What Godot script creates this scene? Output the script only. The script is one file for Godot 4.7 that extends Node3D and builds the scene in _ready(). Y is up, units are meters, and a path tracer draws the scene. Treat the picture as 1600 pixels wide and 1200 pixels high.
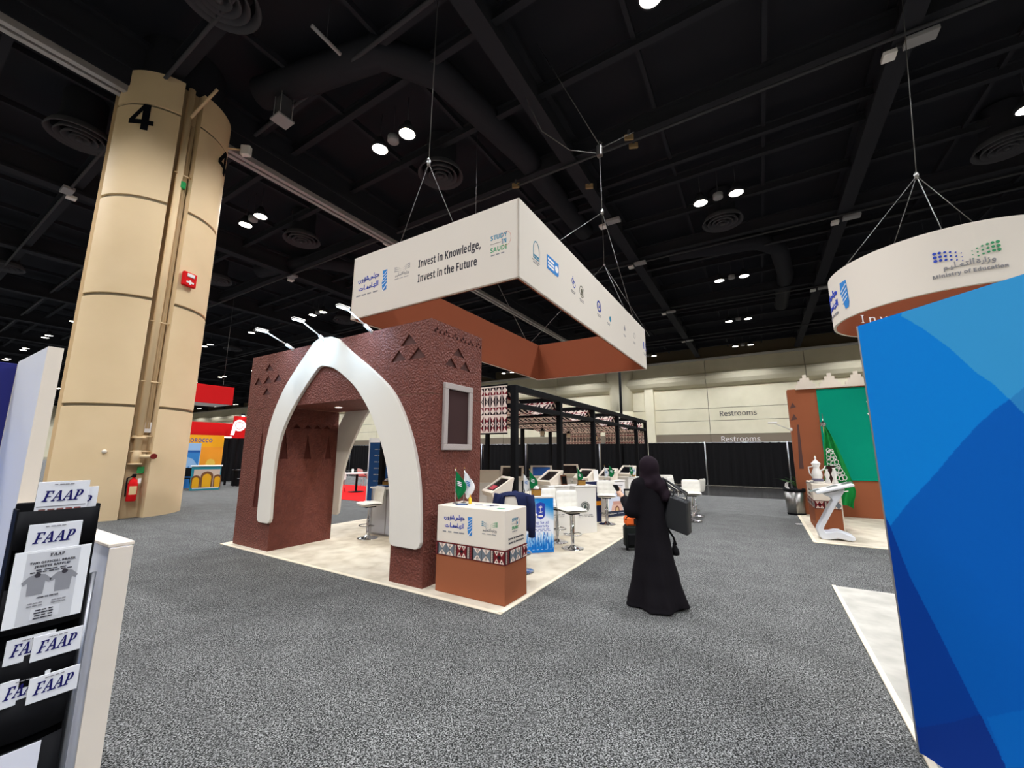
extends Node3D
# Exhibition hall with a brown portal stand; world axes follow the hall (x right along the stand front, -z into the depth).
const F := 626.94
const EYE := Vector3(0, 1.65, 0)
var cam_b := Basis()
var names := {}
var M := {}
var rng := RandomNumberGenerator.new()
var font_b: Font
var font_r: Font
var font_s: Font

func _ready():
	rng.seed = 41
	set_camera_and_light()
	make_fonts()
	make_materials()
	build_shell()
	build_ceiling()
	build_column()
	build_stand_floor()
	build_portal()
	build_header()
	build_counter()
	build_pergola()
	build_stations()
	build_stools()
	build_person()
	build_right_stand()
	build_blue_wall()
	build_left_stand()
	build_background_left()
	build_arch_view()

func set_camera_and_light():
	var cam := Camera3D.new(); cam.name = "camera"
	cam.position = EYE; cam.rotation_degrees = Vector3(9.51, 31.443, 0.142)
	cam.fov = rad_to_deg(2.0 * atan(600.0 / F)); cam.near = 0.05; cam.far = 200.0
	add_child(cam); cam.current = true
	cam_b = Basis.from_euler(Vector3(deg_to_rad(9.51), deg_to_rad(31.443), deg_to_rad(0.142)))
	var we := WorldEnvironment.new(); we.name = "environment"
	var e := Environment.new()
	e.background_mode = Environment.BG_COLOR; e.background_color = Color(0, 0, 0)
	e.tonemap_mode = Environment.TONE_MAPPER_LINEAR
	e.tonemap_exposure = 1.0
	e.sdfgi_enabled = true; e.ssao_enabled = true; e.ssil_enabled = true
	we.environment = e; add_child(we)
const HALL_LIGHT := 40.0   # energy of one ceiling fixture
const HALL_COL := Color(0.97, 0.98, 1.0)

# ---------- pixel -> place ----------
func ray(x: float, y: float) -> Vector3: return cam_b * Vector3((x - 800.0) / F, -(y - 600.0) / F, -1.0)
func py(x: float, y: float, h := 0.0) -> Vector3:
	var d := ray(x, y); return EYE + d * ((h - EYE.y) / d.y)
func pz(x: float, y: float, z: float) -> Vector3:
	var d := ray(x, y); return EYE + d * ((z - EYE.z) / d.z)
func pxx(x: float, y: float, xx: float) -> Vector3:
	var d := ray(x, y); return EYE + d * ((xx - EYE.x) / d.x)

# ---------- nodes ----------
func numbered(n: String) -> String:
	if not names.has(n):
		names[n] = 0; return n
	names[n] += 1
	return "%s_%03d" % [n, names[n]]
func thing(called: String, label: String, category: String, at := Vector3.ZERO, turn := 0.0, group := "") -> Node3D:
	var o := Node3D.new(); o.name = numbered(called); add_child(o)
	o.position = at; o.rotation.y = turn
	o.set_meta("label", label); o.set_meta("category", category)
	if group != "": o.set_meta("group", group)
	return o
func structure(called: String, at := Vector3.ZERO) -> Node3D:
	var o := Node3D.new(); o.name = numbered(called); add_child(o)
	o.position = at; o.set_meta("kind", "structure"); return o
func part(parent: Node, called: String, mesh: Mesh, m: Material, xf := Transform3D()) -> MeshInstance3D:
	var o := MeshInstance3D.new(); o.name = called; o.mesh = mesh; o.material_override = m
	parent.add_child(o, true); o.transform = xf; return o
func at(x: float, y: float, z: float, turn := 0.0) -> Transform3D: return Transform3D(Basis(Vector3.UP, turn), Vector3(x, y, z))
func atv(v: Vector3, b := Basis()) -> Transform3D: return Transform3D(b, v)
func adopt(root: Node, owner_part: Node, prefixes: Array):                                   # pieces of a part become its sub-parts
	for ch in root.get_children():
		if ch == owner_part: continue
		for p in prefixes:
			if String(ch.name).begins_with(p): ch.reparent(owner_part, true); break
func copy(o: Node3D, pos: Vector3, turn: float, label := "") -> Node3D:
	var c: Node3D = o.duplicate()
	var base: String = String(o.name).rstrip("0123456789").rstrip("_")
	c.name = numbered(base); add_child(c); c.position = pos; c.rotation.y = turn
	if label != "": c.set_meta("label", label)
	return c
const FZ := Basis()                                                                   # print faces +z
var FX := Basis(Vector3(0, 0, -1), Vector3(0, 1, 0), Vector3(1, 0, 0))                  # print faces +x
func basis_from(right: Vector3, up: Vector3) -> Basis:
	var r := right.normalized(); var n := r.cross(up).normalized(); return Basis(r, n.cross(r).normalized(), n)

# ---------- meshes ----------
func new_st() -> SurfaceTool:
	var st := SurfaceTool.new(); st.begin(Mesh.PRIMITIVE_TRIANGLES); return st
func done(st: SurfaceTool) -> ArrayMesh:
	st.generate_normals(); return st.commit()
func tri(st: SurfaceTool, a: Vector3, b: Vector3, c: Vector3):
	st.add_vertex(a); st.add_vertex(b); st.add_vertex(c)
func quad(st: SurfaceTool, a: Vector3, b: Vector3, c: Vector3, d: Vector3):   # clockwise seen from the front
	tri(st, a, b, c); tri(st, a, c, d)
var box_cache := {}
func bbox(sx: float, sy: float, sz: float, b := 0.004) -> ArrayMesh:            # base centred on the origin, chamfered edges
	var key := "%.4f %.4f %.4f %.4f" % [sx, sy, sz, b]
	if box_cache.has(key): return box_cache[key]
	var st := new_st(); st.set_smooth_group(-1)
	add_box(st, Transform3D(), sx, sy, sz, b)
	var m := done(st); box_cache[key] = m; return m
func add_box(st: SurfaceTool, xf: Transform3D, sx: float, sy: float, sz: float, b := 0.0):
	st.set_smooth_group(-1)
	var h := Vector3(sx, sy, sz) * 0.5; var c := Vector3(0, sy * 0.5, 0)
	b = min(b, min(sx, min(sy, sz)) * 0.4)
	var P := func(ax: int, s: int, u: int, v: int) -> Vector3:                        # corner of face ax, inset by the chamfer
		var p := Vector3(); var a1 := (ax + 1) % 3; var a2 := (ax + 2) % 3
		p[ax] = s * h[ax]; p[a1] = u * (h[a1] - b); p[a2] = v * (h[a2] - b)
		return xf * (c + p)
	for ax in 3:
		for s in [-1, 1]:
			var q := [P.call(ax, s, -1, -1), P.call(ax, s, -1, 1), P.call(ax, s, 1, 1), P.call(ax, s, 1, -1)]
			if s < 0: q.reverse()
			quad(st, q[0], q[1], q[2], q[3])
	if b <= 0.0: return
	for ax in 3:
		var a1 := (ax + 1) % 3; var a2 := (ax + 2) % 3
		for s1 in [-1, 1]:
			for s2 in [-1, 1]:                                                          # edge along ax between faces a1 and a2
				var A0: Vector3 = P.call(a1, s1, s2, -1); var A1: Vector3 = P.call(a1, s1, s2, 1)
				var B0: Vector3 = P.call(a2, s2, -1, s1); var B1: Vector3 = P.call(a2, s2, 1, s1)
				if s1 * s2 > 0: quad(st, A0, A1, B1, B0)
				else: quad(st, B0, B1, A1, A0)
	for sx1 in [-1, 1]:
		for sy1 in [-1, 1]:
			for sz1 in [-1, 1]:
				var a: Vector3 = P.call(0, sx1, sy1, sz1); var bb: Vector3 = P.call(1, sy1, sz1, sx1); var cc: Vector3 = P.call(2, sz1, sx1, sy1)
				if sx1 * sy1 * sz1 > 0: tri(st, a, cc, bb)
				else: tri(st, a, bb, cc)
func lathe(profile: Array, seg := 24, smooth := true, arc := TAU) -> ArrayMesh:         # profile of [r, y] from bottom to top
	var st := new_st(); add_lathe(st, Transform3D(), profile, seg, smooth, arc); return done(st)
func add_lathe(st: SurfaceTool, xf: Transform3D, profile: Array, seg := 24, smooth := true, arc := TAU):
	st.set_smooth_group(0 if smooth else -1)
	for i in profile.size() - 1:
		var r0: float = profile[i][0]; var y0: float = profile[i][1]; var r1: float = profile[i + 1][0]; var y1: float = profile[i + 1][1]
		for k in seg:
			var t0 := arc * k / seg; var t1 := arc * (k + 1) / seg
			var a := Vector3(r0 * sin(t0), y0, r0 * cos(t0)); var b := Vector3(r0 * sin(t1), y0, r0 * cos(t1))
			var c := Vector3(r1 * sin(t1), y1, r1 * cos(t1)); var d := Vector3(r1 * sin(t0), y1, r1 * cos(t0))
			if r0 > 1e-5: tri(st, xf * a, xf * c, xf * b)
			if r1 > 1e-5: tri(st, xf * a, xf * d, xf * c)
func add_tube(st: SurfaceTool, pts: Array, r: float, seg := 8, r_end := -1.0):
	st.set_smooth_group(0)
	var rings := []; var n := pts.size()
	var up := Vector3(0.123, 0.9, 0.31).normalized()
	for i in n:
		var d: Vector3 = (pts[min(i + 1, n - 1)] - pts[max(i - 1, 0)]).normalized()
		var u := up.cross(d)
		if u.length() < 0.05: u = Vector3(1, 0, 0.2).cross(d)
		u = u.normalized(); var v := d.cross(u)
		var rr := r if r_end < 0 else lerpf(r, r_end, float(i) / (n - 1))
		var ring := []
		for k in seg: ring.append(pts[i] + (u * cos(TAU * k / seg) + v * sin(TAU * k / seg)) * rr)
		rings.append(ring)
	for i in n - 1:
		for k in seg:
			var k1 := (k + 1) % seg
			quad(st, rings[i][k], rings[i][k1], rings[i + 1][k1], rings[i + 1][k])
	for k in range(1, seg - 1):
		tri(st, rings[0][0], rings[0][k + 1], rings[0][k]); tri(st, rings[n - 1][0], rings[n - 1][k], rings[n - 1][k + 1])
func tube(pts: Array, r: float, seg := 8, r_end := -1.0) -> ArrayMesh:
	var st := new_st(); add_tube(st, pts, r, seg, r_end); return done(st)
func extrude(poly: PackedVector2Array, depth: float, bev := 0.0) -> ArrayMesh:          # outline in xy, from z 0 (back) to z depth (front)
	var st := new_st(); add_extrude(st, Transform3D(), poly, depth, bev); return done(st)
func add_extrude(st: SurfaceTool, xf: Transform3D, poly: PackedVector2Array, depth: float, bev := 0.0):
	st.set_smooth_group(-1)
	var p := poly
	if Geometry2D.is_polygon_clockwise(p): p = p.duplicate(); p.reverse()                # y-up: counter-clockwise
	var n := p.size(); var inner := p
	if bev > 0.0:
		inner = PackedVector2Array()
		for i in n:
			var e0 := (p[i] - p[(i + n - 1) % n]).normalized(); var e1 := (p[(i + 1) % n] - p[i]).normalized()
			var nn := (Vector2(-e0.y, e0.x) + Vector2(-e1.y, e1.x))
			inner.append(p[i] + nn.normalized() * bev)
	var ids := Geometry2D.triangulate_polygon(inner)
	for k in range(0, ids.size(), 3):
		var a := inner[ids[k]]; var b := inner[ids[k + 1]]; var c := inner[ids[k + 2]]
		if (b - a).cross(c - a) > 0: var t := b; b = c; c = t
		tri(st, xf * Vector3(a.x, a.y, depth), xf * Vector3(b.x, b.y, depth), xf * Vector3(c.x, c.y, depth))
	var ids2 := Geometry2D.triangulate_polygon(p)
	for k in range(0, ids2.size(), 3):
		var a := p[ids2[k]]; var b := p[ids2[k + 1]]; var c := p[ids2[k + 2]]
		if (b - a).cross(c - a) < 0: var t := b; b = c; c = t
		tri(st, xf * Vector3(a.x, a.y, 0), xf * Vector3(b.x, b.y, 0), xf * Vector3(c.x, c.y, 0))
	for i in n:
		var j := (i + 1) % n
		quad(st, xf * Vector3(p[i].x, p[i].y, 0), xf * Vector3(p[i].x, p[i].y, depth - bev), xf * Vector3(p[j].x, p[j].y, depth - bev), xf * Vector3(p[j].x, p[j].y, 0))
		if bev > 0.0: quad(st, xf * Vector3(p[i].x, p[i].y, depth - bev), xf * Vector3(inner[i].x, inner[i].y, depth), xf * Vector3(inner[j].x, inner[j].y, depth), xf * Vector3(p[j].x, p[j].y, depth - bev))
func panel(w: float, h: float, t: float) -> ArrayMesh:                                  # printed board: front face +z carries the uv, base centred
	var st := new_st(); st.set_smooth_group(-1)
	var P := [Vector3(-w / 2, 0, t / 2), Vector3(-w / 2, h, t / 2), Vector3(w / 2, h, t / 2), Vector3(w / 2, 0, t / 2)]
	var U := [Vector2(0, 1), Vector2(0, 0), Vector2(1, 0), Vector2(1, 1)]
	for k in [0, 1, 2, 0, 2, 3]:
		st.set_uv(U[k]); st.add_vertex(P[k])
	var Q := []
	for v in P: Q.append(v - Vector3(0, 0, t))
	for k in [0, 2, 1, 0, 3, 2]:
		st.set_uv(U[k]); st.add_vertex(Q[k])
	for i in 4:
		var j := (i + 1) % 4
		for pr in [[P[i], U[i]], [Q[i], U[i]], [Q[j], U[j]], [P[i], U[i]], [Q[j], U[j]], [P[j], U[j]]]:
			st.set_uv(pr[1]); st.add_vertex(pr[0])
	return done(st)
func smooth_line(p: Array, per := 4) -> PackedVector2Array:                             # Catmull-Rom through the points
	var out := PackedVector2Array(); var n := p.size()
	for i in n - 1:
		var a: Vector2 = p[max(i - 1, 0)]; var b: Vector2 = p[i]; var c: Vector2 = p[i + 1]; var d: Vector2 = p[min(i + 2, n - 1)]
		for k in per: out.append(b.cubic_interpolate(c, a, d, float(k) / per))
	out.append(p[n - 1]); return out
func add_stroke(st: SurfaceTool, xf: Transform3D, pts: Array, w: float, z := 0.002):    # flat pen stroke in xy
	for i in pts.size() - 1:
		var a: Vector2 = pts[i]; var b: Vector2 = pts[i + 1]
		if a.distance_to(b) < 1e-5: continue
		var d := (b - a).normalized(); var n := Vector2(-d.y, d.x) * w * 0.5; a -= d * w * 0.3; b += d * w * 0.3
		add_extrude(st, xf, PackedVector2Array([a - n, b - n, b + n, a + n]), z)
func disc2(c: Vector2, r: float, seg := 10) -> PackedVector2Array:
	var o := PackedVector2Array()
	for k in seg: o.append(c + Vector2(cos(TAU * k / seg), sin(TAU * k / seg)) * r)
	return o
func ring_pts(c: Vector2, r: float, seg := 14, ry := -1.0) -> Array:
	var o := []
	for k in seg + 1: o.append(c + Vector2(cos(TAU * k / seg) * r, sin(TAU * k / seg) * (r if ry < 0 else ry)))
	return o

# ---------- lettering ----------
func make_fonts():
	var f := SystemFont.new(); f.font_names = PackedStringArray(["Droid Sans"]); font_r = f
	var g := SystemFont.new(); g.font_names = PackedStringArray(["Droid Sans"]); g.font_weight = 700; font_b = g
	var h := SystemFont.new(); h.font_names = PackedStringArray(["Droid Serif"]); h.font_weight = 700; font_s = h
func text_mesh(s: String, height: float, f: Font, width := 0.0, depth := 0.003) -> TextMesh:   # height of the capitals
	var t := TextMesh.new(); t.text = s; t.font = f; t.font_size = 32; t.depth = depth; t.curve_step = 2.0
	t.pixel_size = height / 23.0
	t.horizontal_alignment = HORIZONTAL_ALIGNMENT_CENTER; t.vertical_alignment = VERTICAL_ALIGNMENT_CENTER
	return t
func letters(parent: Node, called: String, s: String, height: float, m: Material, xf: Transform3D, f: Font = null, width := 0.0) -> MeshInstance3D:
	var t := text_mesh(s, height, f if f else font_r)
	var o := part(parent, called, t, m, xf)
	if width > 0.0:
		var w: float = t.get_aabb().size.x
		if w > 0.001: o.transform = Transform3D(xf.basis * Basis.from_scale(Vector3(width / w, 1, 1)), xf.origin)
	return o

# ---------- materials ----------
func mat(c: Color, rough := 0.8, metal := 0.0) -> StandardMaterial3D:
	var m := StandardMaterial3D.new(); m.albedo_color = c; m.roughness = rough; m.metallic = metal
	if rough >= 0.6 and metal == 0.0: m.metallic_specular = 0.2
	return m
func c8(r: int, g: int, b: int) -> Color: return Color8(r, g, b)
func glow(c: Color, e: float) -> StandardMaterial3D:
	var m := mat(Color(0.9, 0.9, 0.9), 0.5); m.emission_enabled = true; m.emission = c; m.emission_energy_multiplier = e; return m
func noise_tex(size: int, freq: float, lo: Color, hi: Color, oct := 3, seed_ := 1, type := FastNoiseLite.TYPE_SIMPLEX_SMOOTH, mid = null) -> ImageTexture:
	var n := FastNoiseLite.new(); n.seed = seed_; n.frequency = freq; n.noise_type = type; n.fractal_octaves = oct
	var src := n.get_seamless_image(size, size, false, false, 0.1, true)
	src.convert(Image.FORMAT_L8)
	var lut := []
	for i in 256:
		var t := i / 255.0
		if mid == null: lut.append(lo.lerp(hi, t))
		else: lut.append(lo.lerp(mid, t * 2.0) if t < 0.5 else (mid as Color).lerp(hi, t * 2.0 - 1.0))
	var d := src.get_data(); var out := PackedByteArray(); out.resize(size * size * 3)
	for i in size * size:
		var c: Color = lut[d[i]]
		out[i * 3] = int(c.r * 255.0); out[i * 3 + 1] = int(c.g * 255.0); out[i * 3 + 2] = int(c.b * 255.0)
	return ImageTexture.create_from_image(Image.create_from_data(size, size, false, Image.FORMAT_RGB8, out))
func bump_tex(size: int, freq: float, strength: float, seed_ := 3, oct := 3, type := FastNoiseLite.TYPE_SIMPLEX_SMOOTH) -> ImageTexture:
	var n := FastNoiseLite.new(); n.seed = seed_; n.frequency = freq; n.noise_type = type; n.fractal_octaves = oct
	var src := n.get_seamless_image(size, size, false, false, 0.1, true)
	src.convert(Image.FORMAT_RGBA8); src.bump_map_to_normal_map(strength)
	return ImageTexture.create_from_image(src)
func tri_mat(tex: Texture2D, metres: float, rough := 0.9, bump: Texture2D = null, bscale := 1.0) -> StandardMaterial3D:
	var m := StandardMaterial3D.new(); m.albedo_texture = tex; m.roughness = rough
	if rough >= 0.6: m.metallic_specular = 0.2
	m.uv1_triplanar = true; m.uv1_world_triplanar = true; m.uv1_scale = Vector3.ONE / metres
	if bump: m.normal_enabled = true; m.normal_texture = bump; m.normal_scale = bscale
	return m
func tex_mat(img: Image, rough := 0.8) -> StandardMaterial3D:
	var m := StandardMaterial3D.new(); m.albedo_texture = ImageTexture.create_from_image(img); m.roughness = rough; m.metallic_specular = 0.2; return m
func fill_poly(img: Image, pts: Array, col: Color):                                     # scan-line fill, pixels
	var y0 := 1e9; var y1 := -1e9
	for p in pts: y0 = min(y0, p.y); y1 = max(y1, p.y)
	for y in range(max(0, int(y0)), min(img.get_height(), int(ceil(y1)))):
		var yy := y + 0.5; var xs := []
		for i in pts.size():
			var a: Vector2 = pts[i]; var b: Vector2 = pts[(i + 1) % pts.size()]
			if (a.y <= yy) != (b.y <= yy): xs.append(a.x + (yy - a.y) / (b.y - a.y) * (b.x - a.x))
		xs.sort()
		for k in range(0, xs.size() - 1, 2):
			var xa: int = clampi(int(round(xs[k])), 0, img.get_width()); var xb: int = clampi(int(round(xs[k + 1])), 0, img.get_width())
			if xb > xa: img.fill_rect(Rect2i(xa, y, xb - xa, 1), col)

func make_materials():
	M.white = mat(c8(232, 228, 222), 0.55)
	M.cream = mat(c8(226, 214, 198), 0.7)
	M.header = mat(c8(217, 208, 196), 0.85)
	M.arch = mat(c8(222, 214, 202), 0.6)
	M.black = mat(c8(18, 18, 20), 0.65)
	M.black_gloss = mat(c8(10, 10, 12), 0.12)
	M.chrome = mat(c8(215, 216, 220), 0.12, 1.0)
	M.steel = mat(c8(150, 148, 145), 0.32, 1.0)
	M.grey = mat(c8(150, 150, 152), 0.6)
	M.alu = mat(c8(170, 172, 176), 0.35, 0.9)
	M.ink = mat(c8(62, 60, 66), 0.8)
	M.ink_blue = mat(c8(52, 74, 176), 0.8)
	M.ink_mid = mat(c8(58, 128, 196), 0.8)
	M.ink_green = mat(c8(66, 146, 100), 0.8)
	M.ink_teal = mat(c8(58, 132, 160), 0.8)
	M.ink_grey = mat(c8(140, 138, 140), 0.8)
	M.ink_white = mat(c8(240, 236, 232), 0.8)
	M.navy = mat(c8(36, 42, 74), 0.85)
	M.flag_green = mat(c8(20, 110, 62), 0.75)
	M.flag_white = mat(c8(238, 238, 240), 0.75)
	M.leather = mat(c8(236, 232, 222), 0.42)
	M.gold = mat(c8(200, 150, 60), 0.4, 0.5)
	M.basket = tri_mat(noise_tex(128, 0.08, c8(120, 78, 30), c8(214, 170, 92), 2, 8), 0.12, 0.7)
	M.wood = mat(c8(96, 60, 40), 0.6)
	M.leaf = mat(c8(58, 92, 44), 0.7)
	M.red = mat(c8(214, 30, 32), 0.8)
	M.yellow = mat(c8(236, 196, 40), 0.5)
	# hall carpet: salt-and-pepper loop pile with faint traffic patches
	var hi := FastNoiseLite.new(); hi.seed = 5; hi.frequency = 0.24; hi.fractal_octaves = 2
	var lowf := FastNoiseLite.new(); lowf.seed = 9; lowf.frequency = 0.006; lowf.fractal_octaves = 4
	var midf := FastNoiseLite.new(); midf.seed = 15; midf.frequency = 0.07; midf.fractal_octaves = 2
	var S := 1024
	var a := hi.get_seamless_image(S, S, false, false, 0.1, true); a.convert(Image.FORMAT_L8)
	var b := lowf.get_seamless_image(S, S, false, false, 0.2, true); b.convert(Image.FORMAT_L8)
	var c := midf.get_seamless_image(S, S, false, false, 0.1, true); c.convert(Image.FORMAT_L8); var dc := c.get_data()
	var da := a.get_data(); var db := b.get_data(); var out := PackedByteArray(); out.resize(S * S * 3)
	for i in S * S:
		var t := (da[i] / 255.0 - 0.5) * 2.1 + 0.5 + (dc[i] / 255.0 - 0.5) * 0.5
		var v := clampf(lerpf(22.0, 158.0, clampf(t, 0.0, 1.0)) * (0.92 + 0.16 * db[i] / 255.0), 0, 255)
		out[i * 3] = int(v); out[i * 3 + 1] = int(v); out[i * 3 + 2] = int(v * 0.985)
	var ct := ImageTexture.create_from_image(Image.create_from_data(S, S, false, Image.FORMAT_RGB8, out))
	M.carpet = tri_mat(ct, 3.1, 0.95)
	M.stand_floor = tri_mat(noise_tex(512, 0.012, c8(190, 178, 156), c8(222, 213, 194), 5, 12, FastNoiseLite.TYPE_SIMPLEX_SMOOTH, c8(211, 200, 180)), 2.4, 0.8)
	M.pale_floor = tri_mat(noise_tex(512, 0.01, c8(168, 164, 155), c8(200, 196, 186), 4, 13), 1.9, 0.85)
	M.edge = mat(c8(232, 220, 196), 0.6)
	M.concrete = tri_mat(noise_tex(256, 0.02, c8(44, 43, 42), c8(62, 60, 58), 4, 14), 3.0, 0.22)
	var plaster := bump_tex(512, 0.035, 9.0, 21, 2)
	M.brown = tri_mat(noise_tex(256, 0.02, c8(100, 54, 45), c8(116, 64, 53), 3, 22), 0.8, 0.5, plaster, 0.85); M.brown.metallic_specular = 0.35
	M.brown_flat = mat(c8(150, 88, 60), 0.8)
	M.inlay = mat(c8(92, 66, 62), 0.85)
	M.inlay_dark = mat(c8(84, 44, 37), 0.85)
	M.header_in = mat(c8(132, 72, 48), 0.85)
	M.red_carpet = tri_mat(noise_tex(256, 0.3, c8(180, 22, 24), c8(232, 40, 40), 2, 30), 0.8, 0.95)
	M.column = tri_mat(noise_tex(256, 0.01, c8(222, 195, 154), c8(232, 206, 166), 4, 31), 4.0, 0.6)
	M.column_in = mat(c8(214, 188, 148), 0.75)
	M.wall = tri_mat(noise_tex(256, 0.01, c8(224, 216, 188), c8(234, 226, 200), 4, 32), 6.0, 0.8)
	M.seam = mat(c8(116, 104, 84), 0.9)
	M.taupe = mat(c8(134, 122, 106), 0.8)
	M.ceiling = mat(c8(42, 43, 48), 0.95)
	M.beam = mat(c8(46, 47, 52), 0.9)
	M.pipe = mat(c8(72, 72, 76), 0.8)
	M.drape = tri_mat(noise_tex(128, 0.2, c8(20, 20, 21), c8(34, 33, 34), 2, 33), 0.5, 0.95)
	M.lamp = glow(Color(1.0, 0.97, 0.9), 14.0)
	M.track = mat(c8(176, 170, 168), 0.45, 0.4)
	M.wire = mat(c8(120, 120, 118), 0.4, 0.6)
	M.sadu = tex_mat(sadu_image(), 0.9)
	M.sadu.cull_mode = BaseMaterial3D.CULL_DISABLED
	M.band = tex_mat(band_image(), 0.9)

func sadu_image() -> Image:                                                              # woven cloth: two columns of maroon, black and cream triangles
	var W := 256; var img := Image.create(W, 512, false, Image.FORMAT_RGB8)
	var cr := c8(232, 214, 204); var ma := c8(116, 22, 36); var bk := c8(40, 26, 32)
	img.fill(cr)
	for col in 2:
		var a := 10.0 + col * 128.0; var b := a + 108.0; var m := (a + b) / 2
		var row := func(y0: float, y1: float, bg: Color, up: int):
			img.fill_rect(Rect2i(int(a), int(y0), 108, int(y1 - y0)), bg)
			if up > 0: fill_poly(img, [Vector2(a + 8, y1), Vector2(b - 8, y1), Vector2(m, y0 + 4)], cr)
			elif up < 0: fill_poly(img, [Vector2(a + 8, y0), Vector2(b - 8, y0), Vector2(m, y1 - 4)], cr)
		row.call(14, 52, bk, 1); row.call(56, 98, ma, -1)
		img.fill_rect(Rect2i(int(a), 102, 108, 128), bk)
		fill_poly(img, [Vector2(a + 6, 102), Vector2(b - 6, 102), Vector2(m, 172)], cr); fill_poly(img, [Vector2(a + 6, 230), Vector2(b - 6, 230), Vector2(m, 160)], cr)
		fill_poly(img, [Vector2(m, 138), Vector2(m + 28, 166), Vector2(m, 194), Vector2(m - 28, 166)], cr); fill_poly(img, [Vector2(m, 152), Vector2(m + 14, 166), Vector2(m, 180), Vector2(m - 14, 166)], bk)
		row.call(234, 276, ma, 1); row.call(280, 314, bk, -1)
		img.fill_rect(Rect2i(int(a), 336, 108, 164), ma)
		fill_poly(img, [Vector2(a, 340), Vector2(a + 44, 418), Vector2(a, 496)], bk); fill_poly(img, [Vector2(b, 340), Vector2(b - 44, 418), Vector2(b, 496)], bk)
		fill_poly(img, [Vector2(a + 8, 336), Vector2(b - 8, 336), Vector2(m, 380)], cr); fill_poly(img, [Vector2(a + 8, 500), Vector2(b - 8, 500), Vector2(m, 456)], cr)
		fill_poly(img, [Vector2(m, 384), Vector2(m + 40, 418), Vector2(m, 452), Vector2(m - 40, 418)], cr); fill_poly(img, [Vector2(m, 404), Vector2(m + 16, 418), Vector2(m, 432), Vector2(m - 16, 418)], ma)
	for k in 32: img.fill_rect(Rect2i(250, k * 16, 3, 8), ma)
	return img
func band_image() -> Image:                                                              # one repeat of the counter band, 512 x 160
	var img := Image.create(512, 160, false, Image.FORMAT_RGB8)
	var cr := c8(228, 208, 192); var ma := c8(112, 34, 38); var bk := c8(38, 28, 30); var gr := c8(112, 118, 124)
	img.fill(ma); img.fill_rect(Rect2i(0, 6, 512, 148), bk)
	img.fill_rect(Rect2i(0, 10, 230, 140), gr)
	for c in 2:
		var a := c * 115.0; var m := a + 57.0
		fill_poly(img, [Vector2(a + 4, 10), Vector2(a + 111, 10), Vector2(m, 78)], cr)
		fill_poly(img, [Vector2(a + 4, 150), Vector2(a + 111, 150), Vector2(m, 82)], cr)
		img.fill_rect(Rect2i(int(m) - 3, 14, 6, 132), bk)
		img.fill_rect(Rect2i(int(m) - 14, 14, 4, 26), bk); img.fill_rect(Rect2i(int(m) + 10, 14, 4, 26), bk); img.fill_rect(Rect2i(int(m) - 14, 38, 28, 5), bk)
		img.fill_rect(Rect2i(int(m) - 14, 120, 4, 26), bk); img.fill_rect(Rect2i(int(m) + 10, 120, 4, 26), bk); img.fill_rect(Rect2i(int(m) - 14, 117, 28, 5), bk)
		img.fill_rect(Rect2i(int(a), 10, 3, 140), bk)
	for t in [240, 430]:
		img.fill_rect(Rect2i(t, 10, 24, 140), cr)
		for k in 14: img.fill_rect(Rect2i(t + 4, 12 + k * 10, 20, 5), bk)
	img.fill_rect(Rect2i(276, 10, 140, 140), ma)
	for s in 2:
		var y0 := 10.0 if s == 0 else 150.0; var d := 1.0 if s == 0 else -1.0
		for c in 2:
			var a := 282.0 + c * 64.0
			fill_poly(img, [Vector2(a, y0), Vector2(a + 62, y0), Vector2(a + 31, y0 + d * 56)], cr)
			fill_poly(img, [Vector2(a + 31, y0 + d * 8), Vector2(a + 43, y0 + d * 20), Vector2(a + 31, y0 + d * 32), Vector2(a + 19, y0 + d * 20)], bk)
		fill_poly(img, [Vector2(318, 80), Vector2(346, 80 - d * 26), Vector2(374, 80)], bk)
	for k in 14: img.fill_rect(Rect2i(462, 12 + k * 10, 30, 5), c8(150, 60, 60))
	return img

# ---------- pen-stroke lettering for the Arabic lines ----------
func strokes_mesh(groups: Array, w: float) -> ArrayMesh:                                 # groups: polylines in units; scaled by the caller
	var st := new_st()
	for g in groups:
		if g.size() == 1: add_extrude(st, Transform3D(), disc2(g[0], w * 0.75, 6), 0.002)
		else: add_stroke(st, Transform3D(), g, w)
	return done(st)
func V(a: Array) -> Array:
	var o := []
	for i in range(0, a.size(), 2): o.append(Vector2(a[i], a[i + 1]))
	return o
func scaled(gr: Array, s: float, off: Vector2) -> Array:
	var o := []
	for g in gr:
		var l := []
		for p in g: l.append(p * s + off)
		o.append(l)
	return o
func council_line_1() -> Array:
	return [ring_pts(Vector2(9.6, .3), .3, 9), V([9.6, 0, 8.2, 0]), V([9.15, .75, 8.3, .62, 8.75, .05]), V([8.5, -.4]), V([7.75, 1.5, 7.75, 0]), V([8.4, 0, 6.9, 0]),
		V([7.2, 0, 7.2, .45]), V([6.9, 0, 6.9, .45]), V([6.55, .5, 6.5, -.2, 6.15, -.5, 5.75, -.35, 5.65, .15]),
		V([5.3, .5, 5.3, 0, 4.1, 0]), V([4.9, 0, 4.9, .45]), V([4.5, 0, 4.5, .45]), V([4.7, .85]), V([5.05, .85]), V([4.88, 1.15]),
		ring_pts(Vector2(3.8, .25), .27, 8), V([4.05, .15, 3.85, -.4, 3.35, -.55]), V([3.95, .95, 3.7, .85, 3.95, .72]),
		ring_pts(Vector2(2.75, .25), .27, 8), V([3.0, .15, 2.8, -.4, 2.3, -.55]), V([1.95, .4, 1.9, -.2, 1.4, -.5, .9, -.2, .8, .4]), V([1.4, .3])]
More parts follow.
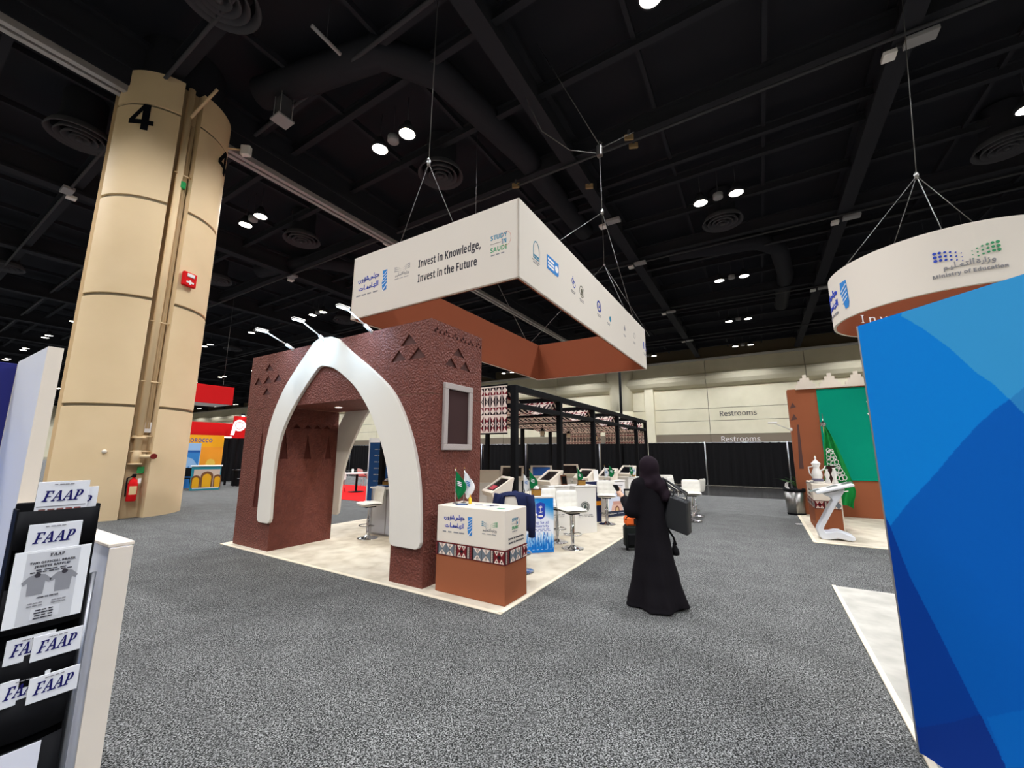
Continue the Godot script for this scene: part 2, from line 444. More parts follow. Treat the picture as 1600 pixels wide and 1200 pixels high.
func council_line_2() -> Array:
	return [V([9.7, 1.5, 9.7, 0]), V([9.1, 1.5, 9.1, 0, 7.0, 0]), V([8.7, .75, 7.9, .62, 8.3, .05]), V([8.2, -.4]), V([7.0, 0, 7.0, 1.4]),
		ring_pts(Vector2(6.3, .28), .3, 9), V([6.3, 0, 3.7, 0]), V([5.2, .05, 4.9, .4, 5.2, .65, 5.5, .4, 5.2, .05]), V([3.7, 0, 3.7, 1.4]),
		V([3.1, .5, 3.0, .02, 2.2, -.1, 1.4, .02, 1.3, .5]), V([2.0, .55]), V([2.4, .55])]
func ministry_line() -> Array:
	return [ring_pts(Vector2(9.7, .25), .24, 8), V([9.92, .15, 9.75, -.4, 9.3, -.5]), V([9.0, .4, 8.95, -.1, 8.6, -.45]), V([8.9, .75]), V([8.35, 1.2, 8.35, 0]), V([8.0, .4, 7.95, -.1, 7.6, -.45]),
		ring_pts(Vector2(7.2, .25), .26, 8), V([7.1, .8]), V([7.35, .8]), V([6.4, 1.3, 6.4, 0]), V([5.95, 1.3, 5.95, 0, 2.0, 0]), V([5.4, 0, 5.4, .4]), V([5.3, .75]), V([5.55, .75]),
		V([4.5, .05, 4.25, .35, 4.5, .55, 4.75, .35, 4.5, .05]), V([3.4, 0, 3.4, 1.3]), V([2.8, 0, 2.8, .4]), V([2.7, -.35]), V([2.95, -.35]), ring_pts(Vector2(1.8, .1), .25, 8), V([1.6, 0, 1.5, -.6])]
func fine_print(w: float, h: float, words: int) -> ArrayMesh:                              # small print too fine to read: a row of word-long dashes
	var st := new_st(); var x := -w / 2; var r2 := RandomNumberGenerator.new(); r2.seed = words * 77 + int(w * 1000)
	for k in words:
		var ww := w / words * r2.randf_range(0.6, 0.9)
		add_extrude(st, Transform3D(), PackedVector2Array([Vector2(x, -h / 2), Vector2(x + ww, -h / 2), Vector2(x + ww, h / 2), Vector2(x, h / 2)]), 0.002)
		x += w / words
	return done(st)
func council_logo(parent: Node, xf: Transform3D, w: float):                               # two blue Arabic lines, fine print, blue leaf mark at the right
	var u := w * 0.074
	part(parent, "arabic_lettering", strokes_mesh(scaled(council_line_1(), u, Vector2(-w * 0.52, u * 1.9)) + scaled(council_line_2(), u, Vector2(-w * 0.52, -u * 0.9)), u * 0.26), M.ink_blue, xf)
	part(parent, "small_print", fine_print(w * 0.74, u * 0.4, 4), M.ink_grey, xf * at(-w * 0.13, -u * 2.6, 0))
	var st := new_st(); var x0 := w * 0.31; var x1 := w * 0.47; var h := u * 3.1
	var pts := PackedVector2Array([Vector2(x0 + .02 * w, h), Vector2(x1, h * 1.02), Vector2(x1, -h * .95), Vector2(x0 + .05 * w, -h), Vector2(x0 + .01 * w, -h * .2), Vector2(x0 + .04 * w, h * .15)])
	add_extrude(st, Transform3D(), pts, 0.002); part(parent, "leaf_mark", done(st), M.ink_mid, xf)
	var s2 := new_st()
	for k in 4:
		var yy := h * (0.62 - 0.3 * k)
		add_stroke(s2, at(0, 0, 0.002), [Vector2(x0 + .03 * w, yy - h * .1), Vector2(x0 + .09 * w, yy), Vector2(x1 - .01 * w, yy + h * .22)], w * 0.012)
	add_stroke(s2, at(0, 0, 0.002), [Vector2(x0 + .05 * w, -h), Vector2(x0 + .1 * w, -h * .72), Vector2(x1, -h * .42)], w * 0.02)
	part(parent, "leaf_veins", done(s2), M.ink_white, xf)
func ministry_logo(parent: Node, xf: Transform3D, w: float, ink_a: Material, ink_b: Material, big := false):   # two wings of dots over an Arabic and a Latin line
	var d := w / 13.0
	for wing in 2:
		var st := new_st()
		for c in 6:
			for r in 3:
				var t := c / 5.0; var x := (-6.0 + c) * d if wing == 0 else (6.0 - c) * d
				var y := (2.0 - r) * d * 1.15 - (t * t) * d * 1.7 + d * 2.0
				if wing == 1: y += d * 0.2
				add_extrude(st, Transform3D(), disc2(Vector2(x, y), d * lerpf(0.42, 0.14, t), 8), 0.002)
		part(parent, "dot_wing", done(st), ink_a if wing == 0 else ink_b, xf).set_meta("kind", "stuff")
	part(parent, "arabic_lettering", strokes_mesh(scaled(ministry_line(), w * 0.1, Vector2(-w * 0.56, -w * 0.09)), w * 0.019), M.ink_grey, xf)
	if big: letters(parent, "lettering", "Ministry of Education", w * 0.075, M.ink_grey, xf * at(0, -w * 0.25, 0), font_r, w * 0.98)
	else: part(parent, "small_print", fine_print(w * 0.9, w * 0.03, 3), M.ink_grey, xf * at(0, -w * 0.24, 0))
func study_logo(parent: Node, xf: Transform3D, w: float):                                 # STUDY / IN / SAUDI with a looping line
	letters(parent, "lettering", "STUDY", w * 0.2, M.ink_teal, xf * at(-w * 0.06, w * 0.28, 0), font_b, w * 0.78)
	letters(parent, "lettering", "IN", w * 0.2, M.ink_teal, xf * at(w * 0.2, w * 0.02, 0), font_b, w * 0.22)
	letters(parent, "lettering", "SAUDI", w * 0.2, M.ink_green, xf * at(-w * 0.06, -w * 0.24, 0), font_b, w * 0.78)
	var st := new_st()
	add_stroke(st, Transform3D(), V([-w * .45, w * .02, w * .05, w * .02]), w * 0.012)
	part(parent, "arrow_line", done(st), M.ink, xf)
	var s2 := new_st(); add_stroke(s2, Transform3D(), ring_pts(Vector2(w * .3, w * .1), w * .22, 14, w * .3), w * 0.014)
	part(parent, "loop_line", done(s2), mat(c8(214, 150, 130), 0.8), xf)
	part(parent, "small_print", fine_print(w * 0.72, w * 0.05, 3), M.ink_grey, xf * at(-w * 0.06, -w * 0.46, 0))

# ================= the hall =================
const WZ := -50.0
const WK := 1.0526
func build_shell():
	var fl := structure("floor")
	part(fl, "concrete_slab", bbox(176, 0.3, 69, 0.0), M.concrete, at(-58, -0.308, -17))
	var z := 17.63 - 3.05 * 0.0
	var edges := []
	var e := -3.72 + 3.05 * 7
	while e > -17.3:
		edges.append(e); e -= 3.05
	edges.append(-17.4)
	for i in edges.size() - 1:
		var a: float = edges[i]; var b: float = edges[i + 1]
		part(fl, "carpet_roll", bbox(172, 0.008, a - b - 0.006, 0.003), M.carpet, at(-58, -0.008, (a + b) / 2))
	# back wall: panels with open joints, projecting upper fascia, taupe band
	var wb := structure("wall_back")
	part(wb, "core", bbox(176, 13.6, 0.4, 0.0), M.seam, at(-58, 0, WZ - 0.32))
	var xs := -82.0 + 0.3
	var x0 := -4.6 - 9.15 * 15
	for i in 19:
		var cx := x0 + 9.15 * (i + 0.5)
		for rw in [[0.0, 2.5, "taupe"], [2.51, 3.55, "taupe"], [3.59, 5.05, "wall"], [5.10, 6.45, "wall"], [6.5, 9.7, "wall"]]:
			part(wb, "wall_panel", bbox(9.1, rw[1] - rw[0], 0.12, 0.01), M[rw[2]], at(cx, rw[0], WZ - 0.06))
		# fascia with a rounded nose
		var pr := PackedVector2Array([Vector2(0, 8.9), Vector2(0.3, 8.95), Vector2(0.7, 9.2), Vector2(1.05, 9.6), Vector2(1.2, 10.0), Vector2(1.12, 10.25), Vector2(0.7, 10.4), Vector2(0.7, 11.85), Vector2(0, 11.85)])
		part(wb, "fascia_panel", extrude(pr, 9.1), M.wall, Transform3D(Basis(Vector3(0, 0, 1), Vector3(0, 1, 0), Vector3(-1, 0, 0)), Vector3(cx + 4.55, 0, WZ)))
	part(wb, "top_rail", bbox(174, 0.22, 0.5, 0.03), mat(c8(214, 210, 204), 0.4), at(-58, 11.87, WZ + 0.7))  # pale colour paints in the bright highlight along the wall's top edge
	var st_up := pz(1152.5, 645.5, WZ + 0.03); var st_lo := pz(1156.5, 686.0, WZ + 0.03)
	letters(wb, "restrooms_lettering", "Restrooms", 0.54, M.ink, atv(st_up), font_r, 3.5)
	letters(wb, "restrooms_lettering", "Restrooms", 0.53, M.ink_white, atv(st_lo), font_r, 3.65)
	# round pier half sunk into the back wall
	var pier := lathe([[1.42, 0.0], [1.42, 3.54], [1.39, 3.56], [1.42, 3.58], [1.42, 6.45], [1.38, 6.48], [1.42, 6.51], [1.42, 9.7], [1.6, 9.9], [1.9, 10.75], [1.9, 11.85], [0.0, 11.85]], 32)
	part(wb, "round_pier", pier, M.wall, at(-14.4, 0, WZ))
	part(wb, "square_pier", bbox(1.05, 11.8, 0.5, 0.02), M.wall, at(-10.95, 0, WZ + 0.2))
	for wd in [["wall_left", bbox(0.4, 13.6, 69, 0.0), at(-145.5, 0, -17)], ["wall_right", bbox(0.4, 13.6, 69, 0.0), at(29, 0, -17)], ["wall_front", bbox(176, 13.6, 0.4, 0.0), at(-58, 0, 17.7)]]:
		var w := structure(wd[0]); part(w, "wall_face", wd[1], M.wall, wd[2])
	var fa := thing("fire_alarm", "small red strobe alarm on the beige back wall", "alarm", pz(1013.5, 652, WZ + 0.1))
	part(fa, "housing", bbox(0.3, 0.5, 0.12, 0.02), M.red, at(0, -0.25, 0)); part(fa, "lens", bbox(0.16, 0.16, 0.08, 0.02), M.ink_white, at(0, 0.0, 0.08))
	# pipe and drape
	var DZ := -22.7
	var pole_x := []
	for px in [824.0, 939.0, 1014.0, 1104.0]: pole_x.append(pz(px, 725, DZ).x)
	var step: float = (pole_x[3] - pole_x[0]) / 3.0
	var h := 2.1
	for i in range(-9, 8):
		var a: float = pole_x[0] + step * i; var b := a + step
		if i >= 0 and i < 3: a = pole_x[i]; b = pole_x[i + 1]
		var d := thing("black_drape", "pleated black curtain hung on a rail before the back wall", "curtain", Vector3((a + b) / 2, 0, DZ), 0, "black curtains along the back aisle")
		part(d, "curtain_cloth", drape_mesh(b - a - 0.05, h, 40 + i), M.drape)
		part(d, "top_rail", tube([Vector3(-(b - a) / 2 + 0.03, h, 0), Vector3((b - a) / 2 - 0.03, h, 0)], 0.02, 6), M.alu)
		var p := thing("drape_pole", "thin silver upright pole between two black curtains", "pole", Vector3(a, 0, DZ + 0.2), 0, "silver curtain poles")
		part(p, "pole", tube([Vector3(0, 0.01, 0), Vector3(0, h + 0.04, 0)], 0.03, 8), M.alu)
		part(p, "base_plate", bbox(0.22, 0.012, 0.2, 0.003), M.steel)
func drape_mesh(w: float, h: float, sd: int) -> ArrayMesh:
	var st := new_st(); st.set_smooth_group(0)
	var r := RandomNumberGenerator.new(); r.seed = sd
	var n := 60; var off := []
	var ph := 0.0
	for i in n + 1:
		ph += r.randf_range(0.7, 1.5)
		off.append(sin(ph) * r.randf_range(0.03, 0.07))
	for i in n:
		var xa := -w / 2 + w * i / n; var xb := -w / 2 + w * (i + 1) / n
		var za: float = off[i]; var zb: float = off[i + 1]
		quad(st, Vector3(xa, 0.01, za * 1.2), Vector3(xa, h, za * 0.5), Vector3(xb, h, zb * 0.5), Vector3(xb, 0.01, zb * 1.2))
	return done(st)

func build_ceiling():
	var c := structure("ceiling")
	part(c, "roof_deck", bbox(176, 0.3, 69, 0.0), M.ceiling, at(-58, 13.6, -17))
	for k in range(-15, 4):
		part(c, "main_beam", ibeam(66, 0.5, 1.1), M.beam, Transform3D(Basis(Vector3.UP, PI / 2), Vector3(-5.1 + 9.15 * k, 12.1, -15.5)))
	for j in range(-2, 5):
		var z := -3.45 - 9.15 * j
		part(c, "cross_beam", ibeam(172, 0.3, 0.6), M.beam, at(-58, 12.35, z))
		part(c, "conduit", tube([Vector3(-144, 12.0, z + 0.25), Vector3(28, 12.0, z + 0.25)], 0.05, 6), M.pipe)
		for s in [2.65, 3.8, 6.4]:
			part(c, "joist", ibeam(172, 0.2, 0.35), M.beam, at(-58, 12.7, z - s))
	for k in range(-7, 4):
		for s in [3.0, 6.1]:
			part(c, "purlin", bbox(0.12, 0.2, 66, 0.0), M.beam, at(-5.1 + 9.15 * k - s, 12.95, -15.5))
	for zz in [-5.9, -24.0]:
		part(c, "sprinkler_pipe", tube([Vector3(-144, 12.55, zz), Vector3(28, 12.55, zz)], 0.06, 6), M.pipe)
	# round ducts
	for s in [[-7.1, -9.3], [2.0, -27.0], [-20.5, -16.0]]:
		part(c, "air_duct", tube([Vector3(s[0] - 5.5, 12.85, s[1] + 4.0), Vector3(s[0] - 1.2, 12.85, s[1] + 3.0), Vector3(s[0] - 0.2, 12.85, s[1] + 1.6), Vector3(s[0], 12.85, s[1]), Vector3(s[0] + 0.3, 12.85, s[1] - 2.5), Vector3(s[0] + 0.3, 12.85, s[1] - 9)], 0.45, 14), M.beam)
	# double track of the folding partition, in line with the columns
	for s in [-0.13, 0.13]: part(c, "partition_track", bbox(0.16, 0.2, 66, 0.01), M.track, at(-14.3 + s, 11.42, -15.5))
	part(c, "track_core", bbox(0.5, 0.5, 66, 0.0), M.ceiling, at(-14.3, 11.62, -15.5))
	# high-bay lamps in pairs with a round speaker between
	var body := lathe([[0.0, 0.45], [0.1, 0.45], [0.16, 0.3], [0.29, 0.12], [0.3, 0.0], [0.26, 0.0]], 20)
	var lens := lathe([[0.0, 0.0], [0.15, 0.004], [0.26, 0.02], [0.26, 0.06]], 20)
	var rodm := tube([Vector3(0, 0.45, 0), Vector3(0, 1.4, 0)], 0.015, 5)
	for i in range(-15, 3):
		for j in range(-2, 5):
			if i < -7 and j < -1: continue
			var cx := -0.62 + 9.15 * i; var cz := -8.2 - 9.15 * j
			for s in [-0.66, 0.66]:
				var o := thing("high_bay_lamp", "round white lamp glowing under the black ceiling, one of a pair", "ceiling lamp", Vector3(cx + s, 12.0, cz), 0, "high-bay lamps in pairs")
				part(o, "housing", body, M.beam); part(o, "lens", lens, M.lamp); part(o, "rod", rodm, M.pipe)
				var l := SpotLight3D.new(); l.name = "light"; o.add_child(l)
				l.position = Vector3(0, -0.03, 0); l.rotation.x = -PI / 2
				l.spot_angle = 74.0; l.spot_angle_attenuation = 0.5; l.spot_range = 60.0; l.spot_attenuation = 2.0
				l.light_energy = HALL_LIGHT; l.light_color = HALL_COL; l.light_size = 0.2; l.shadow_enabled = true
			if i > -5 and i < 2 and j > -1:
				var sp := thing("ceiling_speaker", "round pale grille between two glowing ceiling lamps", "speaker", Vector3(cx, 12.0, cz), 0, "ceiling speakers between the lamps")
				part(sp, "grille", lathe([[0.0, 0.0], [0.17, 0.0], [0.19, 0.02], [0.19, 0.2], [0.0, 0.22]], 18), M.grey); part(sp, "rod", tube([Vector3(0, 0.2, 0), Vector3(0, 1.4, 0)], 0.012, 5), M.pipe)
	# round air diffusers: nested cones
	var first: Node3D = null
	for q in [[-9.5, -10.3], [-18.62, -10.35], [-18.62, -2.6], [-9.8, -3.0], [8.1, -19.3], [-36.2, -3.2], [-45.8, -19.4], [-27.8, -19.5], [-18.62, -19.5], [-0.6, -19.4], [-27.8, -10.4]]:
		if first == null:
			first = thing("round_diffuser", "large dark ceiling air diffuser of concentric rings", "air vent", Vector3(q[0], 11.95, q[1]), 0, "round ceiling diffusers")
			for r in [[0.82, 0.0], [0.6, -0.02], [0.42, -0.04], [0.24, -0.06]]:
				part(first, "ring", lathe([[r[0] - 0.12, r[1] + 0.22], [r[0], r[1]], [r[0] + 0.03, r[1] + 0.03], [r[0] - 0.08, r[1] + 0.26]], 28), M.pipe)
			part(first, "centre_cap", lathe([[0.0, -0.08], [0.1, -0.06], [0.06, 0.1], [0.0, 0.1]], 16), M.pipe)
			part(first, "neck", lathe([[0.7, 0.25], [0.55, 0.6], [0.55, 1.5]], 24), M.beam)
		else: copy(first, Vector3(q[0], 11.95, q[1]), 0)
	# white power boxes clipped beside the beams
	for q in [[4.05, -12.75], [-5.1, -16.75], [-5.1, -21.6], [-5.1, -30.75], [-5.1, -39.9], [4.05, -21.9], [4.05, -31.0], [-23.2, -3.25], [-14.9, -12.6], [-23.4, -12.6]]:
		var b := thing("beam_power_box", "small white twin box clipped under a black ceiling beam", "junction box", Vector3(q[0], 11.9, q[1]), 0, "white boxes on the ceiling beams")
		part(b, "large_box", bbox(0.62, 0.12, 0.34, 0.01), M.grey, at(0.28, 0, 0.1)); part(b, "small_box", bbox(0.28, 0.12, 0.3, 0.01), M.ink_white, at(-0.28, 0, -0.12))
		part(b, "bracket", bbox(0.3, 0.12, 0.05, 0.0), M.pipe, at(0, 0.1, 0))
	# strip lamp (off), cage speaker, small clamps
	var sl := thing("strip_lamp", "unlit white strip lamp hanging below the black ceiling", "lamp", Vector3(-8.57, 11.9, -4.9))
	var a := py(487, 40, 11.9); var b2 := py(532, 85, 11.9)
	part(sl, "tube", tube([a - sl.position, b2 - sl.position], 0.05, 6), M.grey)
	part(sl, "hanger", tube([(a + b2) / 2 - sl.position, (a + b2) / 2 - sl.position + Vector3(0, 1.5, 0)], 0.01, 4), M.pipe)
	var cg := thing("caged_speaker", "grey box speaker in a cage under the black ceiling", "speaker", py(441, 190, 11.6))
	part(cg, "box", bbox(0.32, 0.7, 0.32, 0.02), M.pipe, at(0, 0.1, 0)); part(cg, "base_tray", bbox(0.5, 0.06, 0.5, 0.01), M.grey)
	for s in [[-1, -1], [1, -1], [-1, 1], [1, 1]]: part(cg, "cage_bar", tube([Vector3(s[0] * .18, 0.05, s[1] * .18), Vector3(s[0] * .18, 0.85, s[1] * .18)], 0.012, 5), M.grey)
	part(cg, "hanger", tube([Vector3(0, 0.8, 0), Vector3(0, 1.9, 0)], 0.02, 5), M.pipe)
	for q in [[983, 219], [990, 232], [806, 294], [921, 295]]:
		var k := thing("rigging_clamp", "small tan clamp plate on a ceiling pipe", "clamp", py(q[0], q[1], 11.9), 0.4, "tan rigging clamps")
		part(k, "plate", bbox(0.3, 0.22, 0.08, 0.02), mat(c8(150, 126, 92), 0.7)); part(k, "jaw", bbox(0.08, 0.2, 0.12, 0.01), M.pipe, at(0.0, 0.16, 0))
func ibeam(l: float, w: float, h: float) -> ArrayMesh:                                    # along x, base centred
	var key := "ib %.2f %.2f %.2f" % [l, w, h]
	if box_cache.has(key): return box_cache[key]
	var st := new_st(); var t := h * 0.1
	add_box(st, Transform3D(), l, t, w); add_box(st, at(0, h - t, 0), l, t, w); add_box(st, at(0, t, 0), l, h - 2 * t, w * 0.25)
	var m := done(st); box_cache[key] = m; return m

# ================= column 4 =================
const COL := Vector3(-14.57, 0, -3.89)
const CR := 1.34
func colp(deg: float, y: float, r := CR) -> Vector3: return Vector3(r * sin(deg_to_rad(deg)), y, r * cos(deg_to_rad(deg)))
func build_column():
	var c := thing("concrete_column", "huge round beige column marked 4 rising to the black ceiling", "column", COL)
	var prof := [[CR + 0.0, 0.0]]
	for y in [2.74, 5.55, 8.28, 11.04]:
		prof.append_array([[CR, y - 0.045], [CR - 0.04, y - 0.03], [CR - 0.04, y + 0.03], [CR, y + 0.045]])
	prof.append_array([[CR, 12.1], [CR - 0.26, 12.1]])
	var a0 := 98.0; var arc := deg_to_rad(70.0)
	var shell := lathe(prof, 22, false, arc)
	var groove := lathe([[CR - 0.035, 0], [CR - 0.035, 0.056]], 22, true, arc)
	for q in 4:
		var t := deg_to_rad(a0 + 90.0 * q)
		part(c, "shell_quarter", smooth_arc(prof, 22, arc), M.column, Transform3D(Basis(Vector3.UP, t), Vector3.ZERO))
		for y in [2.74, 5.55, 8.28, 11.04]: part(c, "joint_band", groove, M.seam, Transform3D(Basis(Vector3.UP, t), Vector3(0, y - 0.028, 0)))
		# recessed service chase between the quarters
		var st := new_st(); st.set_smooth_group(-1)
		var g0 := a0 + 90.0 * q - 20.0; var g1 := a0 + 90.0 * q
		quad(st, colp(g0, 0), colp(g0, 12.1), colp(g0 + 1, 12.1, CR - 0.25), colp(g0 + 1, 0, CR - 0.25))
		quad(st, colp(g0 + 1, 0, CR - 0.25), colp(g0 + 1, 12.1, CR - 0.25), colp(g1 - 1, 12.1, CR - 0.25), colp(g1 - 1, 0, CR - 0.25))
		quad(st, colp(g1 - 1, 0, CR - 0.25), colp(g1 - 1, 12.1, CR - 0.25), colp(g1, 12.1), colp(g1, 0))
		part(c, "service_chase", done(st), M.column_in)
	part(c, "head", lathe([[CR - 0.26, 12.08], [CR - 0.26, 13.6]], 30), M.ceiling)
	# pipes in the chase that faces the stand
	part(c, "riser_pipe", tube([colp(86, 1.5, 1.2), colp(86, 12.1, 1.2)], 0.085, 10), M.column)
	part(c, "riser_pipe", tube([colp(92, 2.2, 1.16), colp(92, 11.0, 1.16)], 0.035, 8), M.column)
	part(c, "riser_pipe", tube([colp(94.5, 2.2, 1.16), colp(94.5, 11.0, 1.16)], 0.03, 8), M.column)
	part(c, "bracing_arm", tube([colp(88, 11.2, 1.25), colp(97, 12.0, 2.0)], 0.04, 6), M.column)
	for y in [9.35, 5.0, 3.4, 2.0, 1.62]:
		part(c, "pipe_clamp", tube([colp(80, y, 1.26), colp(98, y, 1.26)], 0.02, 6), M.column)
	for y in [1.95, 1.3]: part(c, "pipe_flange", lathe([[0, 0], [0.14, 0], [0.14, 0.035], [0, 0.035]], 16), M.column, atv(colp(86, y, 1.2)))
	part(c, "valve_body", lathe([[0.0, 1.3], [0.1, 1.3], [0.1, 1.6], [0.085, 1.65]], 12), M.column, atv(colp(86, 0, 1.2)))
	part(c, "valve_branch", tube([colp(87, 1.5, 1.22), colp(97, 1.5, 1.4)], 0.05, 8), M.column)
	part(c, "valve_wheel", lathe([[0, 0.005], [0.03, 0.005], [0.05, 0.0], [0.07, 0.0], [0.07, 0.016], [0.05, 0.016], [0.0, 0.012]], 14), mat(c8(120, 40, 36), 0.6), Transform3D(Basis(Vector3(0, 0, 1), Vector3(1, 0, 0), Vector3(0, 1, 0)), colp(98, 1.5, 1.43)))
	part(c, "green_tag", bbox(0.14, 0.16, 0.02, 0.004), mat(c8(70, 170, 100), 0.7), Transform3D(Basis(Vector3.UP, deg_to_rad(92)), colp(93, 1.08, 1.15)))
	part(c, "green_valve_tag", bbox(0.16, 0.22, 0.1, 0.02), mat(c8(50, 160, 90), 0.7), Transform3D(Basis(Vector3.UP, deg_to_rad(90)), colp(90, 8.95, 1.22)))
	part(c, "instruction_plate", bbox(0.2, 0.26, 0.02, 0.004), M.ink_white, Transform3D(Basis(Vector3.UP, deg_to_rad(92)), colp(92, 2.1, 1.17)))
	for dg in [42.1, 139.0]: part(c, "number_4", wrapped_text("4", 0.78, CR + 0.012, dg, 10.62), mat(c8(16, 18, 24), 0.8))
	adopt(c, c.get_node("riser_pipe"), ["pipe_", "valve_"])
	var ex := thing("fire_extinguisher", "red fire extinguisher with yellow label in the column chase", "extinguisher", COL + colp(86.5, 0.42, 1.27), deg_to_rad(86.5))
	part(ex, "cylinder", lathe([[0.0, 0.0], [0.085, 0.0], [0.095, 0.02], [0.095, 0.42], [0.07, 0.5], [0.03, 0.54], [0.03, 0.58], [0, 0.58]], 18), M.red)
	part(ex, "label_sheet", lathe([[0.097, 0.16], [0.097, 0.36]], 8, true, 1.6), mat(c8(226, 200, 150), 0.7), Transform3D(Basis(Vector3.UP, -0.8), Vector3.ZERO))
	part(ex, "valve_head", bbox(0.06, 0.08, 0.12, 0.01), M.black, at(0, 0.57, 0)); part(ex, "hose", tube([Vector3(-0.03, 0.6, 0), Vector3(-0.12, 0.55, 0), Vector3(-0.125, 0.3, 0.02), Vector3(-0.12, 0.12, 0.03)], 0.016, 6), M.black)
	part(ex, "inspection_tag", bbox(0.06, 0.12, 0.005, 0.001), M.ink_white, at(0.1, 0.42, 0.05))
	part(ex, "wall_bracket", bbox(0.06, 0.2, 0.14, 0.005), M.black, at(0, 0.3, -0.13))
	var al := thing("alarm_box", "red and white fire alarm box on the beige column", "alarm", COL + colp(107.7, 6.15, CR + 0.02), deg_to_rad(107.7))
	part(al, "box", bbox(0.36, 0.4, 0.1, 0.02), M.red, at(0, 0, 0.05)); part(al, "strobe_lens", bbox(0.2, 0.1, 0.05, 0.01), M.ink_white, at(0, 0.26, 0.1))
	part(al, "marking", bbox(0.2, 0.05, 0.01, 0.002), M.ink_white, at(0, 0.09, 0.103)); part(al, "marking", bbox(0.05, 0.12, 0.01, 0.002), M.ink_white, at(0, 0.055, 0.104))
	var fl := thing("wall_floodlight", "small white flood lamp bracketed to the column top", "lamp", COL + colp(150, 11.3, CR))
	part(fl, "bracket", tube([Vector3(0, 0, 0), Vector3(0.25, 0.05, -0.3)], 0.03, 6), M.column); part(fl, "lamp_head", bbox(0.3, 0.36, 0.18, 0.03), M.ink_white, at(0.3, -0.12, -0.4, 0.7))
	var kb := Transform3D(Basis(Vector3.UP, deg_to_rad(60.5)), colp(60.5, 1.62, CR))
	part(c, "knob", lathe([[0.0, 0.0], [0.045, 0.0], [0.05, 0.03], [0.03, 0.06], [0, 0.065]], 14), M.cream, kb * Transform3D(Basis(Vector3.RIGHT, PI / 2), Vector3.ZERO))
func smooth_arc(prof: Array, seg: int, arc: float) -> ArrayMesh:                          # lathe with faceted profile but smooth round the axis
	var st := new_st()
	for i in prof.size() - 1:
		var r0: float = prof[i][0]; var y0: float = prof[i][1]; var r1: float = prof[i + 1][0]; var y1: float = prof[i + 1][1]
		var nr := y1 - y0; var ny := r0 - r1; var ln := sqrt(nr * nr + ny * ny); nr /= ln; ny /= ln
		for k in seg:
			var t0 := arc * k / seg; var t1 := arc * (k + 1) / seg
			var v := [[r0, y0, t0], [r1, y1, t1], [r0, y0, t1], [r0, y0, t0], [r1, y1, t0], [r1, y1, t1]]
			for q in v:
				st.set_normal(Vector3(nr * sin(q[2]), ny, nr * cos(q[2]))); st.add_vertex(Vector3(q[0] * sin(q[2]), q[1], q[0] * cos(q[2])))
	return st.commit()
func wrapped_text(s: String, h: float, r: float, deg: float, y: float) -> ArrayMesh:      # lettering painted round the column
	var t := text_mesh(s, h, font_b, 0.0, 0.012); var arr := t.get_mesh_arrays()
	var vs: PackedVector3Array = arr[Mesh.ARRAY_VERTEX]; var ix: PackedInt32Array = arr[Mesh.ARRAY_INDEX]
	var st := new_st(); st.set_smooth_group(-1)
	var put := func(p: Vector3):
		var a := deg_to_rad(deg) + p.x / r; st.add_vertex(Vector3(sin(a), 0, cos(a)) * (r + p.z) + Vector3(0, y + p.y, 0))
	if ix.size() == 0:
		for p in vs: put.call(p)
	else:
		for i in ix: put.call(vs[i])
	return done(st)

# ================= the brown stand =================
func build_stand_floor():
	var f := thing("stand_carpet", "beige marbled floor of the brown portal stand", "carpet", Vector3(-5.39, 0, -9.85))
	part(f, "surface", bbox(5.9, 0.014, 12.2, 0.004), M.stand_floor)
	for s in [-1, 1]: part(f, "edge_strip", bbox(0.05, 0.014, 12.26, 0.004), M.edge, at(s * 2.965, 0, 0))
	for s in [-1, 1]: part(f, "edge_strip", bbox(5.98, 0.014, 0.05, 0.004), M.edge, at(0, 0, s * 6.11))

func tri_pts(px: Array, o: Vector2, s: float, plane: String, v: float) -> Array:            # three photo points -> places on a wall plane
	var r := []
	for i in range(0, px.size(), 2):
		var x: float = o.x + px[i] / s; var y: float = o.y + px[i + 1] / s
		r.append(pz(x, y, v) if plane == "z" else pxx(x, y, v))
	return r
func cut_and_inlay(block: CSGBox3D, root: Node3D, pts: Array, b: Basis, m: Material, depth := 0.03, wall: Material = null):
	var c: Vector3 = (pts[0] + pts[1] + pts[2]) / 3.0
	var p2 := PackedVector2Array()
	for p in pts:
		var l: Vector3 = b.inverse() * (p - c); p2.append(Vector2(l.x, l.y))
	var cut := CSGPolygon3D.new(); cut.name = "cut"; cut.polygon = p2; cut.depth = depth + 0.02; cut.operation = CSGShape3D.OPERATION_SUBTRACTION
	cut.material = wall
	block.add_child(cut, true); cut.transform = Transform3D(b, (c + b.z * 0.02) - block.position)
	part(root, "triangle_inlay", extrude(p2, 0.006), m, Transform3D(b, c - b.z * depth))
func csg_box(root: Node3D, called: String, lo: Vector3, hi: Vector3, m: Material) -> CSGBox3D:
	var b := CSGBox3D.new(); b.name = called; b.size = hi - lo; b.position = (lo + hi) / 2; b.material = m
	root.add_child(b, true); return b
